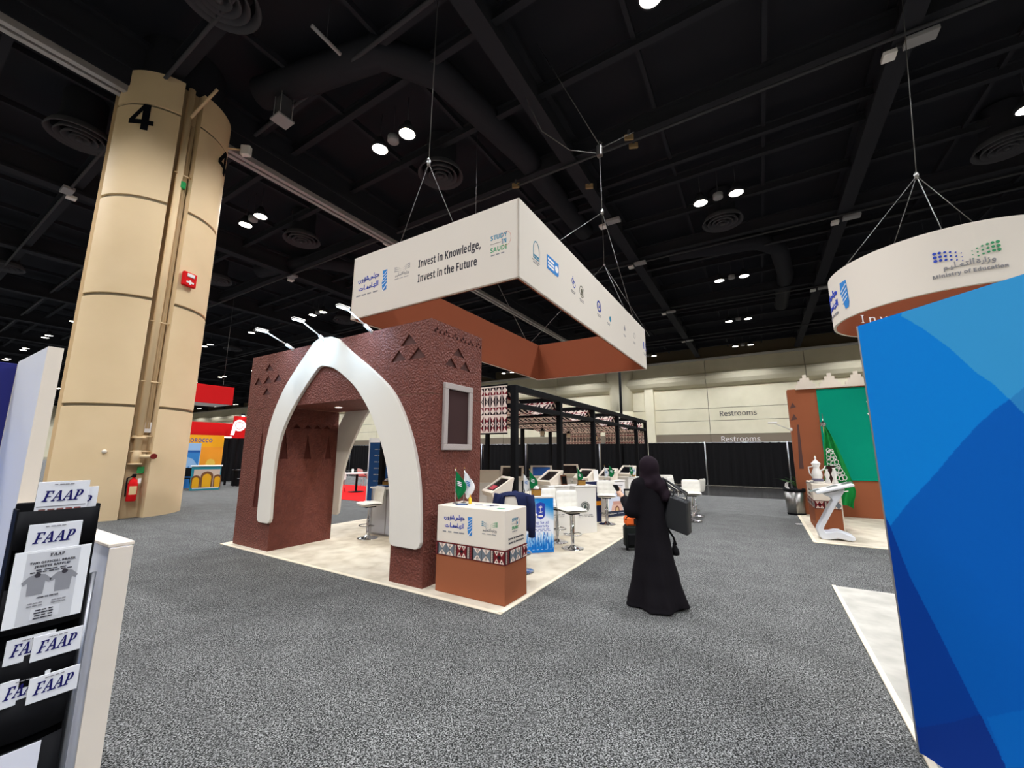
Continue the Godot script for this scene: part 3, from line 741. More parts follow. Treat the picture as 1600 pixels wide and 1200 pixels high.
func arch_outline() -> PackedVector2Array:
	var o := PackedVector2Array()
	var lo := V([-7.39, .54, -7.40, .91, -7.39, 1.42, -7.34, 1.84, -7.23, 2.22, -7.05, 2.55, -6.86, 2.80, -6.54, 3.11, -6.19, 3.42])
	var ro := V([-5.55, 3.40, -5.18, 3.13, -4.78, 2.87, -4.38, 2.58, -4.16, 2.36, -3.98, 2.09, -3.83, 1.79, -3.73, 1.49, -3.67, 1.2, -3.64, .91, -3.62, .55])
	var ri := V([-4.17, .54, -4.19, .95, -4.23, 1.23, -4.29, 1.46, -4.40, 1.72, -4.53, 1.95, -4.69, 2.2, -4.89, 2.43, -5.12, 2.64, -5.56, 2.91, -5.90, 2.995])
	var li := V([-6.0, 2.97, -6.26, 2.74, -6.56, 2.43, -6.78, 2.13, -6.93, 1.80, -7.0, 1.37, -7.0, .96, -6.98, .54])
	o.append_array(smooth_line(lo)); o.append_array(PackedVector2Array(V([-6.05, 3.47, -5.72, 3.455])))
	o.append_array(smooth_line(ro)); o.append_array(PackedVector2Array(V([-3.645, .485, -3.70, .46, -4.10, .46, -4.15, .485])))
	o.append_array(smooth_line(ri)); o.append_array(smooth_line(li))
	o.append_array(PackedVector2Array(V([-7.0, .485, -7.05, .46, -7.32, .46, -7.37, .485])))
	return o
func build_portal():
	var PZ := -3.84; var PXR := -3.61
	var r := thing("portal_wall", "dark brown textured portal with cream pointed arch and triangle motifs", "portal")
	var lin := csg_box(r, "lintel", Vector3(-8.2, 2.406, -4.99), Vector3(PXR, 3.41, PZ), M.brown)
	var pr := csg_box(r, "pier", Vector3(-4.18, 0.014, -4.99), Vector3(PXR, 2.396, PZ), M.brown)
	var pl := csg_box(r, "pier", Vector3(-8.2, 0.014, -4.99), Vector3(-7.06, 2.396, PZ), M.brown)
	for s in [[-8.19, -7.07], [-4.17, PXR - 0.01]]: part(r, "joint_strip", bbox(s[1] - s[0], 0.012, 1.13, 0.0), mat(c8(190, 150, 130), 0.8), at((s[0] + s[1]) / 2, 2.395, (PZ - 4.99) / 2))
	var o1 := Vector2(590, 490); var o2 := Vector2(390, 490)
	for t in [[290, 410, 395, 255, 488, 373], [165, 610, 265, 460, 352, 580], [392, 575, 508, 418, 603, 545]]: cut_and_inlay(lin, r, tri_pts(t, o1, 8, "z", PZ), FZ, M.inlay, 0.03, M.brown)
	for t in [[195, 720, 250, 628, 297, 710], [60, 895, 112, 800, 157, 885], [172, 878, 235, 775, 275, 868], [300, 858, 360, 757, 403, 835], [160, 1020, 217, 930, 260, 1012]]: cut_and_inlay(lin, r, tri_pts(t, o2, 8, "z", PZ), FZ, M.inlay, 0.03, M.brown)
	for t in [[945, 515, 1012, 430, 1085, 562], [840, 638, 920, 550, 997, 688], [1030, 693, 1098, 605, 1160, 737]]: cut_and_inlay(lin, r, tri_pts(t, o1, 8, "x", PXR), FX, M.inlay, 0.03, M.brown)
	var dots := [720, 205, 745, 183, 780, 228, 836, 250, 862, 225, 890, 272, 940, 293, 967, 268, 995, 313, 1045, 330, 1070, 310, 1095, 350, 1140, 375, 1165, 348, 1190, 390, 1240, 405, 1262, 383, 1283, 422]
	for i in range(0, dots.size(), 2):
		var p := pxx(590 + dots[i] / 8.0, 490 + dots[i + 1] / 8.0, PXR)
		part(r, "small_triangle", extrude(PackedVector2Array(V([-.022, -.02, .022, -.02, 0, .028])), 0.006), mat(c8(48, 24, 22), 0.9), Transform3D(FX, p - Vector3(0.003, 0, 0)))
	# niche with a speckled frame on the side
	var fr := []
	for q in [[692.5, 597.5], [736, 606.5], [733.5, 704], [688.5, 702.5]]: fr.append(pxx(q[0], q[1], PXR))
	var z0: float = -fr[0].z; var z1: float = -fr[1].z; var yt := 2.40; var yb: float = (fr[2].y + fr[3].y) / 2; yt = (fr[0].y + fr[1].y) / 2
	var fw := (z1 - z0) * 0.13; var speck := tri_mat(noise_tex(256, 0.25, c8(140, 128, 124), c8(206, 196, 190), 2, 51), 0.4, 0.85)
	for q in [[z0, z1, yt - fw, yt], [z0, z1, yb, yb + fw], [z0, z0 + fw, yb + fw, yt - fw], [z1 - fw, z1, yb + fw, yt - fw]]:
		part(r, "niche_frame", bbox(0.045, q[3] - q[2], q[1] - q[0], 0.006), speck, at(PXR + 0.02, q[2], -(q[0] + q[1]) / 2))
	part(r, "niche_panel", bbox(0.02, yt - yb - 2 * fw, z1 - z0 - 2 * fw, 0.0), mat(c8(64, 46, 45), 0.85), at(PXR + 0.004, yb + fw, -(z0 + z1) / 2))
	# motifs on the inner cheek and the tall slit on the left pier
	var o3 := Vector2(360, 620)
	for t in [[370, 468, 415, 250, 430, 465], [548, 465, 583, 285, 605, 465], [708, 465, 740, 285, 757, 465], [470, 236, 500, 200, 532, 236], [555, 238, 585, 205, 615, 238], [628, 240, 656, 208, 685, 240], [700, 242, 726, 212, 752, 242]]: cut_and_inlay(pl, r, tri_pts(t, o3, 4.8, "x", -7.06), FX, M.inlay_dark, 0.03, M.brown)
	cut_and_inlay(pl, r, tri_pts([165, 830, 250, 165, 207, 830], o3, 4.8, "z", PZ), FZ, M.inlay_dark, 0.03, M.brown)
	# cream arches, front and rear
	var am := extrude(arch_outline(), 0.05, 0.006)
	part(r, "arch", am, M.arch, at(0, 0, PZ)); part(r, "arch", am, M.arch, Transform3D(Basis(Vector3.UP, PI), Vector3(-11.05, 0, -4.99)))
	# recessed downlight in the lintel soffit
	var dl := py(529, 636.5, 2.402)
	var d := thing("recessed_downlight", "small round lit downlight in the portal soffit", "lamp", dl)
	part(d, "trim_ring", lathe([[0.05, 0.0], [0.065, -0.006], [0.075, 0.0]], 18), M.white); part(d, "lens", lathe([[0.0, -0.002], [0.052, -0.002]], 18), glow(Color(1, 0.96, 0.88), 10.0))
	var sl := SpotLight3D.new(); sl.name = "light"; d.add_child(sl); sl.position = Vector3(0, -0.02, 0); sl.rotation.x = -PI / 2
	sl.spot_angle = 50; sl.light_energy = 1.6; sl.light_color = Color(1, 0.95, 0.85); sl.light_size = 0.05; sl.spot_range = 12; sl.spot_attenuation = 2.0; sl.shadow_enabled = true
	# arm lamps on the top edge
	var words := ["over the left side of the arch", "above the arch point", "right of the arch point"]
	var k := 0
	for q in [[460, 545, 413, 517], [512, 528, 470, 500.5], [583, 512, 540, 481]]:
		var b := pz(q[0], q[1], PZ - 0.02); b.y = 3.41
		var hd := pxx(q[2], q[3], b.x)
		var a := thing("arm_lamp", "white arm lamp clamped on the portal top, " + words[k], "lamp", b, 0, "arm lamps on the portal"); k += 1
		var v := hd - b; var dir := v.normalized()
		part(a, "clamp", tube([Vector3(0, -0.02, 0) - dir * 0.02, dir * 0.16], 0.028, 8), M.white)
		part(a, "arm", tube([dir * 0.14, v - dir * 0.04], 0.011, 6), M.white)
		part(a, "lamp_head", bbox(0.09, 0.03, 0.19, 0.01), M.white, atv(v + Vector3(0, -0.01, 0.04)))
		part(a, "lens", bbox(0.07, 0.006, 0.16, 0.002), glow(Color(0.85, 0.95, 1.0), 12.0), atv(v + Vector3(0, -0.018, 0.04)))
		var l := SpotLight3D.new(); l.name = "light"; a.add_child(l); l.position = v + Vector3(0, -0.04, 0.03)
		l.basis = Basis.looking_at(Vector3(0, -0.62, -0.78), Vector3(0, 1, 0)); l.spot_angle = 52; l.spot_angle_attenuation = 1.2
		l.light_energy = 1.3; l.light_color = Color(0.68, 0.85, 1.0); l.light_size = 0.08; l.spot_range = 20; l.spot_attenuation = 2.0; l.shadow_enabled = true

func span(x1: float, y1: float, x2: float, y2: float, plane: String, v: float) -> Array:      # centre, width of a photo span on a plane
	var a := pz(x1, y1, v) if plane == "z" else pxx(x1, y1, v); var b := pz(x2, y2, v) if plane == "z" else pxx(x2, y2, v)
	return [(a + b) / 2, a.distance_to(b)]
func build_header():
	var X0 := -7.57; var X1 := -3.2; var Z0 := -5.45; var Z1 := -14.42; var Y0 := 4.53; var H := 1.46
	var h := thing("hanging_header", "large white rectangular hanging banner frame with brown inside", "hanging sign")
	var cx := (X0 + X1) / 2; var cz := (Z0 + Z1) / 2; var w := X1 - X0; var d := Z0 - Z1
	part(h, "outer_panel", bbox(w, H, 0.05, 0.008), M.header, at(cx, Y0, Z0 - 0.025)); part(h, "outer_panel", bbox(w, H, 0.05, 0.008), M.header, at(cx, Y0, Z1 + 0.025))
	part(h, "outer_panel", bbox(0.05, H, d, 0.008), M.header, at(X1 - 0.025, Y0, cz)); part(h, "outer_panel", bbox(0.05, H, d, 0.008), M.header, at(X0 + 0.025, Y0, cz))
	part(h, "inner_panel", bbox(w - 0.1, H - 0.02, 0.04, 0.004), M.header_in, at(cx, Y0 + 0.01, Z0 - 0.072)); part(h, "inner_panel", bbox(w - 0.1, H - 0.02, 0.04, 0.004), M.header_in, at(cx, Y0 + 0.01, Z1 + 0.072))
	part(h, "inner_panel", bbox(0.04, H - 0.02, d - 0.2, 0.004), M.header_in, at(X1 - 0.072, Y0 + 0.01, cz)); part(h, "inner_panel", bbox(0.04, H - 0.02, d - 0.2, 0.004), M.header_in, at(X0 + 0.072, Y0 + 0.01, cz))
	# front print
	var fz := Z0 + 0.001
	var s: Array = span(652, 413, 749, 384, "z", fz)
	var a := pz(652, 412, fz); var b := pz(749, 382, fz)
	var c1 := pz(700, 398, fz); var c2 := pz(697, 416.5, fz)
	letters(h, "slogan_lettering", "Invest in Knowledge,", 0.16, M.ink, atv(c1), font_b, abs(b.x - a.x))
	letters(h, "slogan_lettering", "Invest in the Future", 0.16, M.ink, atv(Vector3(c2.x, c1.y - 0.31, c2.z)), font_b, abs(pz(743, 402, fz).x - a.x))
	council_logo(h, atv(pz(581, 444, fz)), abs(pz(605, 437, fz).x - pz(557, 450, fz).x))
	ministry_logo(h, atv(pz(628, 426, fz)), abs(pz(640, 425, fz).x - pz(616, 425, fz).x), M.ink_grey, M.ink_grey)
	study_logo(h, atv(pz(781, 379, fz)), abs(pz(797, 378, fz).x - pz(764, 378, fz).x))
	# marks along the right side: emblem, lines of small print
	var fx := X1 + 0.001
	var logos := [[838, 391, .5, "arch"], [864, 416, .62, "plate"], [896, 442, .44, "knot"], [909, 456, .46, "ring"], [936, 479, .5, "disc"], [951, 495, .42, "seal"], [976, 514, .44, "crest"], [991, 526, .44, "ring2"], [1007, 541, .6, "pair"]]
	for q in logos: emblem(h, Transform3D(FX, pxx(q[0], q[1], fx)), q[2] * (0.85 if q[3] == "plate" else 0.66), q[3])
	for ch in h.get_children():
		var nm := String(ch.name)
		if nm.begins_with("outer") or nm.begins_with("inner"): continue
		ch.reparent(h.get_child(0) if ch.position.z > Z0 - 0.02 else h.get_child(2), true)
	# rigging
	var rig := [[[670, 255, 626, 372], [670, 255, 709, 341], [670, 255, 676, 12]], []]
	var p0 := pz(670, 255, Z0 - 0.05)
	var r1 := thing("rigging_bridle", "thin steel cable bridle above the white banner front", "cable", p0)
	for q in [[626, 371], [709, 340]]:
		var e := pz(q[0], q[1], Z0 - 0.05); e.y = Y0 + H; part(r1, "cable", tube([Vector3.ZERO, e - p0], 0.008, 5), M.wire)
	part(r1, "cable", tube([Vector3.ZERO, Vector3(0.1, 13.6 - p0.y, 0)], 0.009, 5), M.wire)
	part(r1, "shackle", lathe([[0, -0.08], [0.035, -0.06], [0.04, 0.05], [0.015, 0.12], [0, 0.12]], 8), M.steel)
	var p1 := pxx(941, 332, X1 - 0.05)
	var r2 := thing("rigging_bridle", "thin steel cable bridle above the printed banner side", "cable", p1)
	for q in [[872, 365], [990, 491]]:
		var e := pxx(q[0], q[1], X1 - 0.05); e.y = Y0 + H; part(r2, "cable", tube([Vector3.ZERO, e - p1], 0.008, 5), M.wire)
	var hoist := pxx(937, 245, X1 - 0.05) - p1
	part(r2, "cable", tube([Vector3.ZERO, hoist], 0.01, 5), M.wire)
	part(r2, "shackle", lathe([[0, -0.08], [0.04, -0.06], [0.045, 0.06], [0.015, 0.13], [0, 0.13]], 8), M.steel)
	part(r2, "hoist_body", bbox(0.16, 0.36, 0.16, 0.03), M.steel, atv(hoist)); part(r2, "hoist_hook", tube([hoist + Vector3(0, 0.3, 0), hoist + Vector3(0.08, 0.42, 0), hoist + Vector3(0, 0.5, 0)], 0.02, 6), M.steel)
	part(r2, "cable", tube([hoist + Vector3(0, 0.4, 0), Vector3(-1.4, 13.6 - p1.y, 1.2)], 0.012, 5), M.wire)
	part(r2, "slack_cable", tube([hoist + Vector3(0, 0.1, 0), hoist + Vector3(-0.8, 0.35, 0.3), hoist + Vector3(-1.5, 1.0, 0.7), hoist + Vector3(-1.9, 2.2, 1.1)], 0.014, 5), M.wire)
	part(r2, "stay_cable", tube([hoist + Vector3(0, 0.25, 0), hoist + Vector3(0.9, 0.7, -0.4)], 0.008, 5), M.wire)
	var p2 := pxx(944, 414, X1 - 1.2)
	var r3 := thing("rigging_bridle", "thin steel cables from a ring inside the banner frame", "cable", p2)
	for e in [Vector3(X1 - 0.05, Y0 + H, p2.z - 1.6), Vector3(X1 - 0.05, Y0 + H, p2.z + 1.6), Vector3(X0 + 0.05, Y0 + H, p2.z)]: part(r3, "cable", tube([Vector3.ZERO, e - p2], 0.008, 5), M.wire)
	part(r3, "cable", tube([Vector3.ZERO, Vector3(0, 13.6 - p2.y, 0)], 0.009, 5), M.wire); part(r3, "ring", lathe([[0.03, -0.02], [0.05, 0], [0.03, 0.02]], 10), M.steel)
	var p3 := Vector3(X0 + 0.05, 8.6, cz)
	var r4 := thing("rigging_bridle", "thin steel cable bridle above the far brown banner side", "cable", p3)
	for s2 in [-3.4, 3.4]: part(r4, "cable", tube([Vector3.ZERO, Vector3(0, Y0 + H - p3.y, s2)], 0.008, 5), M.wire)
	part(r4, "cable", tube([Vector3.ZERO, Vector3(0, 13.6 - p3.y, 0)], 0.009, 5), M.wire); part(r4, "shackle", lathe([[0, -0.08], [0.035, -0.06], [0.04, 0.05], [0, 0.12]], 8), M.steel)
func emblem(parent: Node, xf: Transform3D, w: float, kind: String):
	var st := new_st(); var m: Material = M.ink_grey; var I := Transform3D()
	match kind:
		"arch":
			m = M.ink_teal
			var p := []
			for k in 13: p.append(Vector2(cos(PI * k / 12.0) * w * .34, sin(PI * k / 12.0) * w * .5))
			p.push_front(Vector2(w * .34, -w * .5)); p.append(Vector2(-w * .34, -w * .5))
			add_stroke(st, I, p, w * .05); add_stroke(st, I, V([-w * .34, -w * .38, w * .34, -w * .38]), w * .1); add_stroke(st, I, V([-w * .34, -w * .52, w * .34, -w * .52]), w * .08)
		"plate":
			m = M.ink_mid
			add_extrude(st, I, PackedVector2Array(V([-w * .5, -w * .28, w * .42, -w * .28, w * .5, -w * .2, w * .5, w * .28, -w * .5, w * .28])), 0.002)
			var s2 := new_st()
			for y in [.14, 0.0, -.13]: add_extrude(s2, at(0, 0, 0.002), PackedVector2Array(V([-w * .42, y * w - w * .04, w * .1, y * w - w * .04, w * .1, y * w + w * .04, -w * .42, y * w + w * .04])), 0.001)
			add_extrude(s2, at(0, 0, 0.002), disc2(Vector2(w * .32, 0), w * .14, 12), 0.001)
			part(parent, "mark_lines", done(s2), M.ink_white, xf)
		"knot":
			m = M.ink_blue
			add_stroke(st, I, ring_pts(Vector2(-w * .1, w * .1), w * .2, 10), w * .06); add_stroke(st, I, ring_pts(Vector2(w * .12, -w * .1), w * .24, 10), w * .06); add_extrude(st, I, disc2(Vector2(-w * .1, w * .45), w * .05, 8), 0.002)
		"ring":
			m = mat(c8(110, 106, 90), 0.8)
			add_stroke(st, I, ring_pts(Vector2.ZERO, w * .44, 16), w * .05); add_extrude(st, I, disc2(Vector2(0, w * .05), w * .2, 10), 0.002); add_extrude(st, I, PackedVector2Array(V([-w * .2, -w * .3, w * .2, -w * .3, 0, w * .05])), 0.002)
		"disc":
			m = M.ink_blue
			add_stroke(st, I, ring_pts(Vector2.ZERO, w * .4, 16), w * .14); add_extrude(st, I, PackedVector2Array(V([-w * .14, -w * .18, w * .16, -w * .06, 0, w * .22])), 0.002)
		"seal":
			m = M.ink_teal; add_extrude(st, at(w * .5, -w * .1, 0), disc2(Vector2.ZERO, w * .3, 12), 0.002)
		"crest":
			add_extrude(st, I, PackedVector2Array(V([-w * .2, -w * .2, w * .2, -w * .2, w * .26, w * .05, 0, w * .45, -w * .26, w * .05])), 0.002)
		"ring2": add_stroke(st, I, ring_pts(Vector2(w * .1, w * .12), w * .3, 12), w * .04)
		"pair":
			m = M.ink_blue
			add_extrude(st, at(-w * .3, 0, 0), PackedVector2Array(V([-w * .14, -w * .3, w * .1, -w * .3, w * .14, w * .34, -w * .14, w * .34])), 0.002); add_stroke(st, at(w * .3, 0, 0), V([-w * .2, -w * .34, 0, w * .36, w * .2, -w * .34, -w * .2, -w * .34]), w * .06)
	part(parent, "emblem", done(st), m, xf)
	if kind != "plate":
		for k in 2: part(parent, "small_print", fine_print(w * (0.95 - k * 0.2), w * 0.06, 3 - k), M.ink_grey, xf * at(0, -w * (0.68 + 0.13 * k), 0))

func build_counter():
	var c := thing("reception_counter", "white and brown reception counter with woven-pattern band beside the portal", "counter", Vector3(-2.955, 0.014, -4.13))
	var w := 0.985; var d := 0.48
	part(c, "base_box", bbox(w, 0.415, d, 0.006), M.brown_flat); part(c, "top_box", bbox(w, 0.425, d, 0.008), M.cream, at(0, 0.56, 0)); part(c, "band_core", bbox(w - 0.01, 0.15, d - 0.01, 0.0), M.inlay_dark, at(0, 0.412, 0))
	part(c, "pattern_band", band_panel(w, 0.145, -0.08, w / 0.52), M.band, at(0, 0.415, d / 2 - 0.002))
	part(c, "pattern_band", band_panel(d, 0.145, w / 0.52 - 0.08, d / 0.52), M.band, Transform3D(FX, Vector3(w / 2 - 0.002, 0.415, 0)))
	var fz := d / 2 + 0.001
	council_logo(c, at(-0.17, 0.775, fz), 0.45); ministry_logo(c, at(0.285, 0.77, fz), 0.22, M.ink_teal, M.ink_green)
	var fx := Transform3D(FX, Vector3(w / 2 + 0.001, 0, 0))
	study_logo(c, fx * at(-0.02, 0.82, 0), 0.17)
	letters(c, "slogan_lettering", "Invest in Knowledge,", 0.022, M.ink, fx * at(0, 0.672, 0), font_b, 0.34); letters(c, "slogan_lettering", "Invest in the Future", 0.022, M.ink, fx * at(0, 0.628, 0), font_b, 0.33)
	adopt(c, c.get_node("top_box"), ["arabic", "small_print", "leaf", "dot_wing", "lettering", "slogan", "arrow", "loop"])
	var top := 1.001
	desk_flag(py(711, 786.5, top), "green", "small green desk flag on the reception counter", 0.42, 0.5)
	desk_flag(py(724.5, 785.5, top), "white", "small white desk flag on the reception counter", 0.42, 0.35)
	var b := thing("glue_bottle", "small yellow bottle with pointed cap on the reception counter", "bottle", py(734.5, 787, top))
	part(b, "body", lathe([[0, 0], [0.018, 0], [0.02, 0.01], [0.02, 0.06], [0.012, 0.075], [0.0, 0.075]], 12), M.yellow); part(b, "cap", lathe([[0.012, 0.075], [0.009, 0.09], [0.003, 0.115], [0, 0.116]], 10), mat(c8(232, 160, 30), 0.5))
	for q in [[748, 789, .3, "folded grey leaflet"], [765, 791, -.2, "white printed sheet"], [783, 795, .1, "green printed sheet"], [722, 788, .5, "dark printed card"]]:
		var s := thing("paper_sheet", q[3] + " lying on the reception counter", "paper", py(q[0], q[1], top), q[2])
		part(s, "sheet", bbox(0.15, 0.003, 0.1, 0.0008), M.ink_white if q[3] != "dark printed card" else M.navy); part(s, "print_block", bbox(0.1, 0.0006, 0.06, 0.0), {"folded grey leaflet": M.ink_grey, "white printed sheet": M.grey, "green printed sheet": M.ink_green, "dark printed card": M.ink_mid}[q[3]], at(0, 0.003, 0))
	var pen := thing("pen", "dark blue pen lying on papers on the counter", "pen", py(773, 790.5, top + 0.004), 0.9)
	part(pen, "barrel", tube([Vector3(-0.06, 0.005, 0), Vector3(0.05, 0.005, 0)], 0.005, 6), M.navy); part(pen, "tip", tube([Vector3(0.05, 0.005, 0), Vector3(0.068, 0.004, 0)], 0.004, 6, 0.001), M.steel)
func band_panel(w: float, h: float, u0: float, rep: float) -> ArrayMesh:
	var st := new_st(); st.set_smooth_group(-1); var t := 0.008
	var P := [Vector3(-w / 2, 0, t), Vector3(-w / 2, h, t), Vector3(w / 2, h, t), Vector3(w / 2, 0, t)]; var U := [Vector2(u0, 1), Vector2(u0, 0), Vector2(u0 + rep, 0), Vector2(u0 + rep, 1)]
	for k in [0, 1, 2, 0, 2, 3]:
		st.set_uv(U[k]); st.add_vertex(P[k])
	for i in 4:
		var j := (i + 1) % 4; var z := Vector3(0, 0, -t)
		for pr in [[P[i], U[i]], [P[i] + z, U[i]], [P[j] + z, U[j]], [P[i], U[i]], [P[j] + z, U[j]], [P[j], U[j]]]:
			st.set_uv(pr[1]); st.add_vertex(pr[0])
	return done(st)
func desk_flag(p: Vector3, colour: String, label: String, h := 0.4, turn := 0.3, group := "") -> Node3D:
	var f := thing("desk_flag", label, "flag", p, turn, group)
	part(f, "stand", lathe([[0, 0], [0.035, 0], [0.035, 0.006], [0.008, 0.014], [0, 0.014]], 14), M.chrome)
	part(f, "pole", tube([Vector3(0, 0.01, 0), Vector3(0, h, 0)], 0.004, 6), M.chrome); part(f, "finial", lathe([[0, 0], [0.007, 0.008], [0, 0.03]], 8), M.gold, at(0, h, 0))
	var st := new_st(); st.set_smooth_group(0)                                                # drooping cloth
	var n := 8; var rows := 8; var P := []
	for j in rows + 1:
		var t := float(j) / rows; var line := []
		for i in n + 1:
			var s := float(i) / n
			var wdt := h * (0.12 + 0.34 * sin(PI * clampf(t * 0.85 + 0.12, 0, 1)))
			line.append(Vector3(0.004 + s * wdt * 0.8 * (1.0 - 0.25 * t), h * (0.96 - 0.62 * t - 0.24 * s), 0.018 * sin(s * 9.0 + t * 2.0) * s))
		P.append(line)
	for side in [1, -1]:
		for j in rows:
			for i in n:
				var z := Vector3(0, 0, 0.0012 * side)
				if side > 0: quad(st, P[j][i] + z, P[j][i + 1] + z, P[j + 1][i + 1] + z, P[j + 1][i] + z)
				else: quad(st, P[j][i] + z, P[j + 1][i] + z, P[j + 1][i + 1] + z, P[j][i + 1] + z)
	part(f, "cloth", done(st), M.flag_green if colour == "green" else M.flag_white)
	var m: Material = M.flag_white if colour == "green" else M.ink_mid
	var st2 := new_st()
	for k in 3: add_extrude(st2, Transform3D(), PackedVector2Array([Vector2(0.06 * h, -k * 0.05 * h), Vector2(0.2 * h, -k * 0.05 * h - 0.05 * h), Vector2(0.2 * h, -k * 0.05 * h - 0.075 * h), Vector2(0.06 * h, -k * 0.05 * h - 0.025 * h)]), 0.002)
	part(f, "emblem", done(st2), m, at(0, h * 0.66, 0.015))
	return f

func build_pergola():
	var PXR := -3.7; var PXL := -7.06; var top := 2.83; var mid := 2.42
	var zs := [-6.14, -8.05, -10.13, -12.26, -14.45, -15.85]
	var g := thing("black_pergola", "open black steel pergola frame over the rows of desks", "pergola")
	var t := 0.11
	for z in zs:
		for x in [PXR, PXL]: part(g, "post", bbox(t, top - 0.014, t, 0.006), M.black, at(x, 0.014, z))
		part(g, "cross_beam", bbox(PXR - PXL - t, t, t * 0.9, 0.005), M.black, at((PXR + PXL) / 2, top - t, z)); part(g, "cross_beam", bbox(PXR - PXL - t, 0.08, t * 0.8, 0.005), M.black, at((PXR + PXL) / 2, mid, z))
	for i in zs.size() - 1:
		var a: float = zs[i]; var b: float = zs[i + 1]
		for x in [PXR, PXL]:
			part(g, "side_beam", bbox(t, t, a - b - t, 0.005), M.black, at(x, top - t, (a + b) / 2)); part(g, "side_beam", bbox(t * 0.8, 0.09, a - b - t, 0.005), M.black, at(x, mid, (a + b) / 2))
		# cloth sagging between the beams
		var s := thing("cloth_swag", "red, black and cream woven cloth sagging under the pergola roof", "cloth", Vector3((PXR + PXL) / 2, top - 0.1, (a + b) / 2), 0, "woven cloth swags of the pergola")
		part(s, "cloth", swag_mesh(PXR - PXL - 0.16, a - b - 0.16, 0.36), M.sadu)
		for e in [-1, 1]: part(s, "hem_rod", tube([Vector3(-(PXR - PXL) / 2 + 0.08, 0, e * (a - b - 0.16) / 2), Vector3((PXR - PXL) / 2 - 0.08, 0, e * (a - b - 0.16) / 2)], 0.012, 5), M.black)
	# flat woven panels on the front and far end
	var f := thing("pattern_cloth", "large woven-pattern cloth panel on the pergola front", "cloth", Vector3(-5.36, 1.97, zs[0] + 0.075))
	part(f, "cloth", sadu_panel(3.1, 0.86), M.sadu, at(0, 0, 0)); part(f, "top_batten", bbox(3.12, 0.03, 0.02, 0.003), M.black, at(0, 0.86, 0)); part(f, "bottom_batten", bbox(3.12, 0.025, 0.02, 0.003), M.black, at(0, -0.02, 0))
	for q in [[-4.5, "right"], [-6.2, "left"]]:
		var e := thing("pattern_cloth", "short woven-pattern cloth panel at the far pergola end, " + q[1] + " half", "cloth", Vector3(q[0], 1.95, zs[5] + 0.075))
		part(e, "cloth", sadu_panel(1.5, 0.46), M.sadu); part(e, "top_batten", bbox(1.52, 0.03, 0.02, 0.003), M.black, at(0, 0.46, 0))
	var ln: Node3D = null
	for q in [[781.5, 677], [847.5, 682], [888.5, 687], [931, 691]]:
		var p := pxx(q[0], q[1], -5.38)
		p.y = 2.07
		if ln == null:
			ln = thing("hanging_lantern", "small black lantern with cream glass hanging in the pergola", "lantern", p, 0, "lanterns hanging in the pergola")
			part(ln, "glass", lathe([[0.0, 0.02], [0.055, 0.02], [0.07, 0.09], [0.055, 0.17], [0.0, 0.17]], 12), mat(c8(220, 200, 170), 0.3)); part(ln, "base", lathe([[0, 0], [0.06, 0], [0.065, 0.02], [0, 0.03]], 12), M.black)
			part(ln, "cap", lathe([[0.065, 0.16], [0.05, 0.2], [0.02, 0.24], [0, 0.25]], 12), M.black); part(ln, "handle", tube([Vector3(-0.075, 0.08, 0), Vector3(-0.08, 0.2, 0), Vector3(0, 0.29, 0), Vector3(0.08, 0.2, 0), Vector3(0.075, 0.08, 0)], 0.006, 5), M.black); part(ln, "chain", tube([Vector3(0, 0.29, 0), Vector3(0, 0.36, 0)], 0.005, 5), M.black)
		else: copy(ln, p, 0)
		part(g, "lantern_bar", bbox(PXR - PXL - t, 0.05, 0.05, 0.004), M.black, at((PXR + PXL) / 2, mid + 0.01, p.z))
	var pole := thing("black_mast", "tall thin black mast rising behind the pergola", "mast", Vector3(pz(969.5, 615, -18.5).x, 0, -18.5))
	part(pole, "tube", tube([Vector3(0, 0.02, 0), Vector3(0, 6.2, 0)], 0.06, 10), M.black); part(pole, "foot_plate", bbox(0.6, 0.02, 0.6, 0.004), M.black)
func swag_mesh(w: float, d: float, sag: float) -> ArrayMesh:
	var st := new_st(); st.set_smooth_group(0); var n := 16
	for i in n:
		for k in 6:
			var P := []
			for q in [[i, k], [i + 1, k], [i + 1, k + 1], [i, k + 1]]:
				var t: float = float(q[0]) / n * 2.0 - 1.0; var x: float = -w / 2 + w * q[1] / 6.0
				P.append([Vector3(x, -sag * (1.0 - t * t), d / 2 * t), Vector2(x / 0.5, t * d / 2.0)])
			for o in [0, 1, 2, 0, 2, 3]:
				st.set_uv(P[o][1]); st.add_vertex(P[o][0])
	return done(st)
func sadu_panel(w: float, h: float) -> ArrayMesh:
	var st := new_st(); st.set_smooth_group(-1)
	for s in [0.004, -0.004]:
		var P := [Vector3(-w / 2, 0, s), Vector3(-w / 2, h, s), Vector3(w / 2, h, s), Vector3(w / 2, 0, s)]; var U := [Vector2(0, h / 0.86), Vector2(0, 0), Vector2(w / 0.26, 0), Vector2(w / 0.26, h / 0.86)]
		for k in ([0, 1, 2, 0, 2, 3] if s > 0 else [0, 2, 1, 0, 3, 2]):
			st.set_uv(U[k]); st.add_vertex(P[k])
	return done(st)

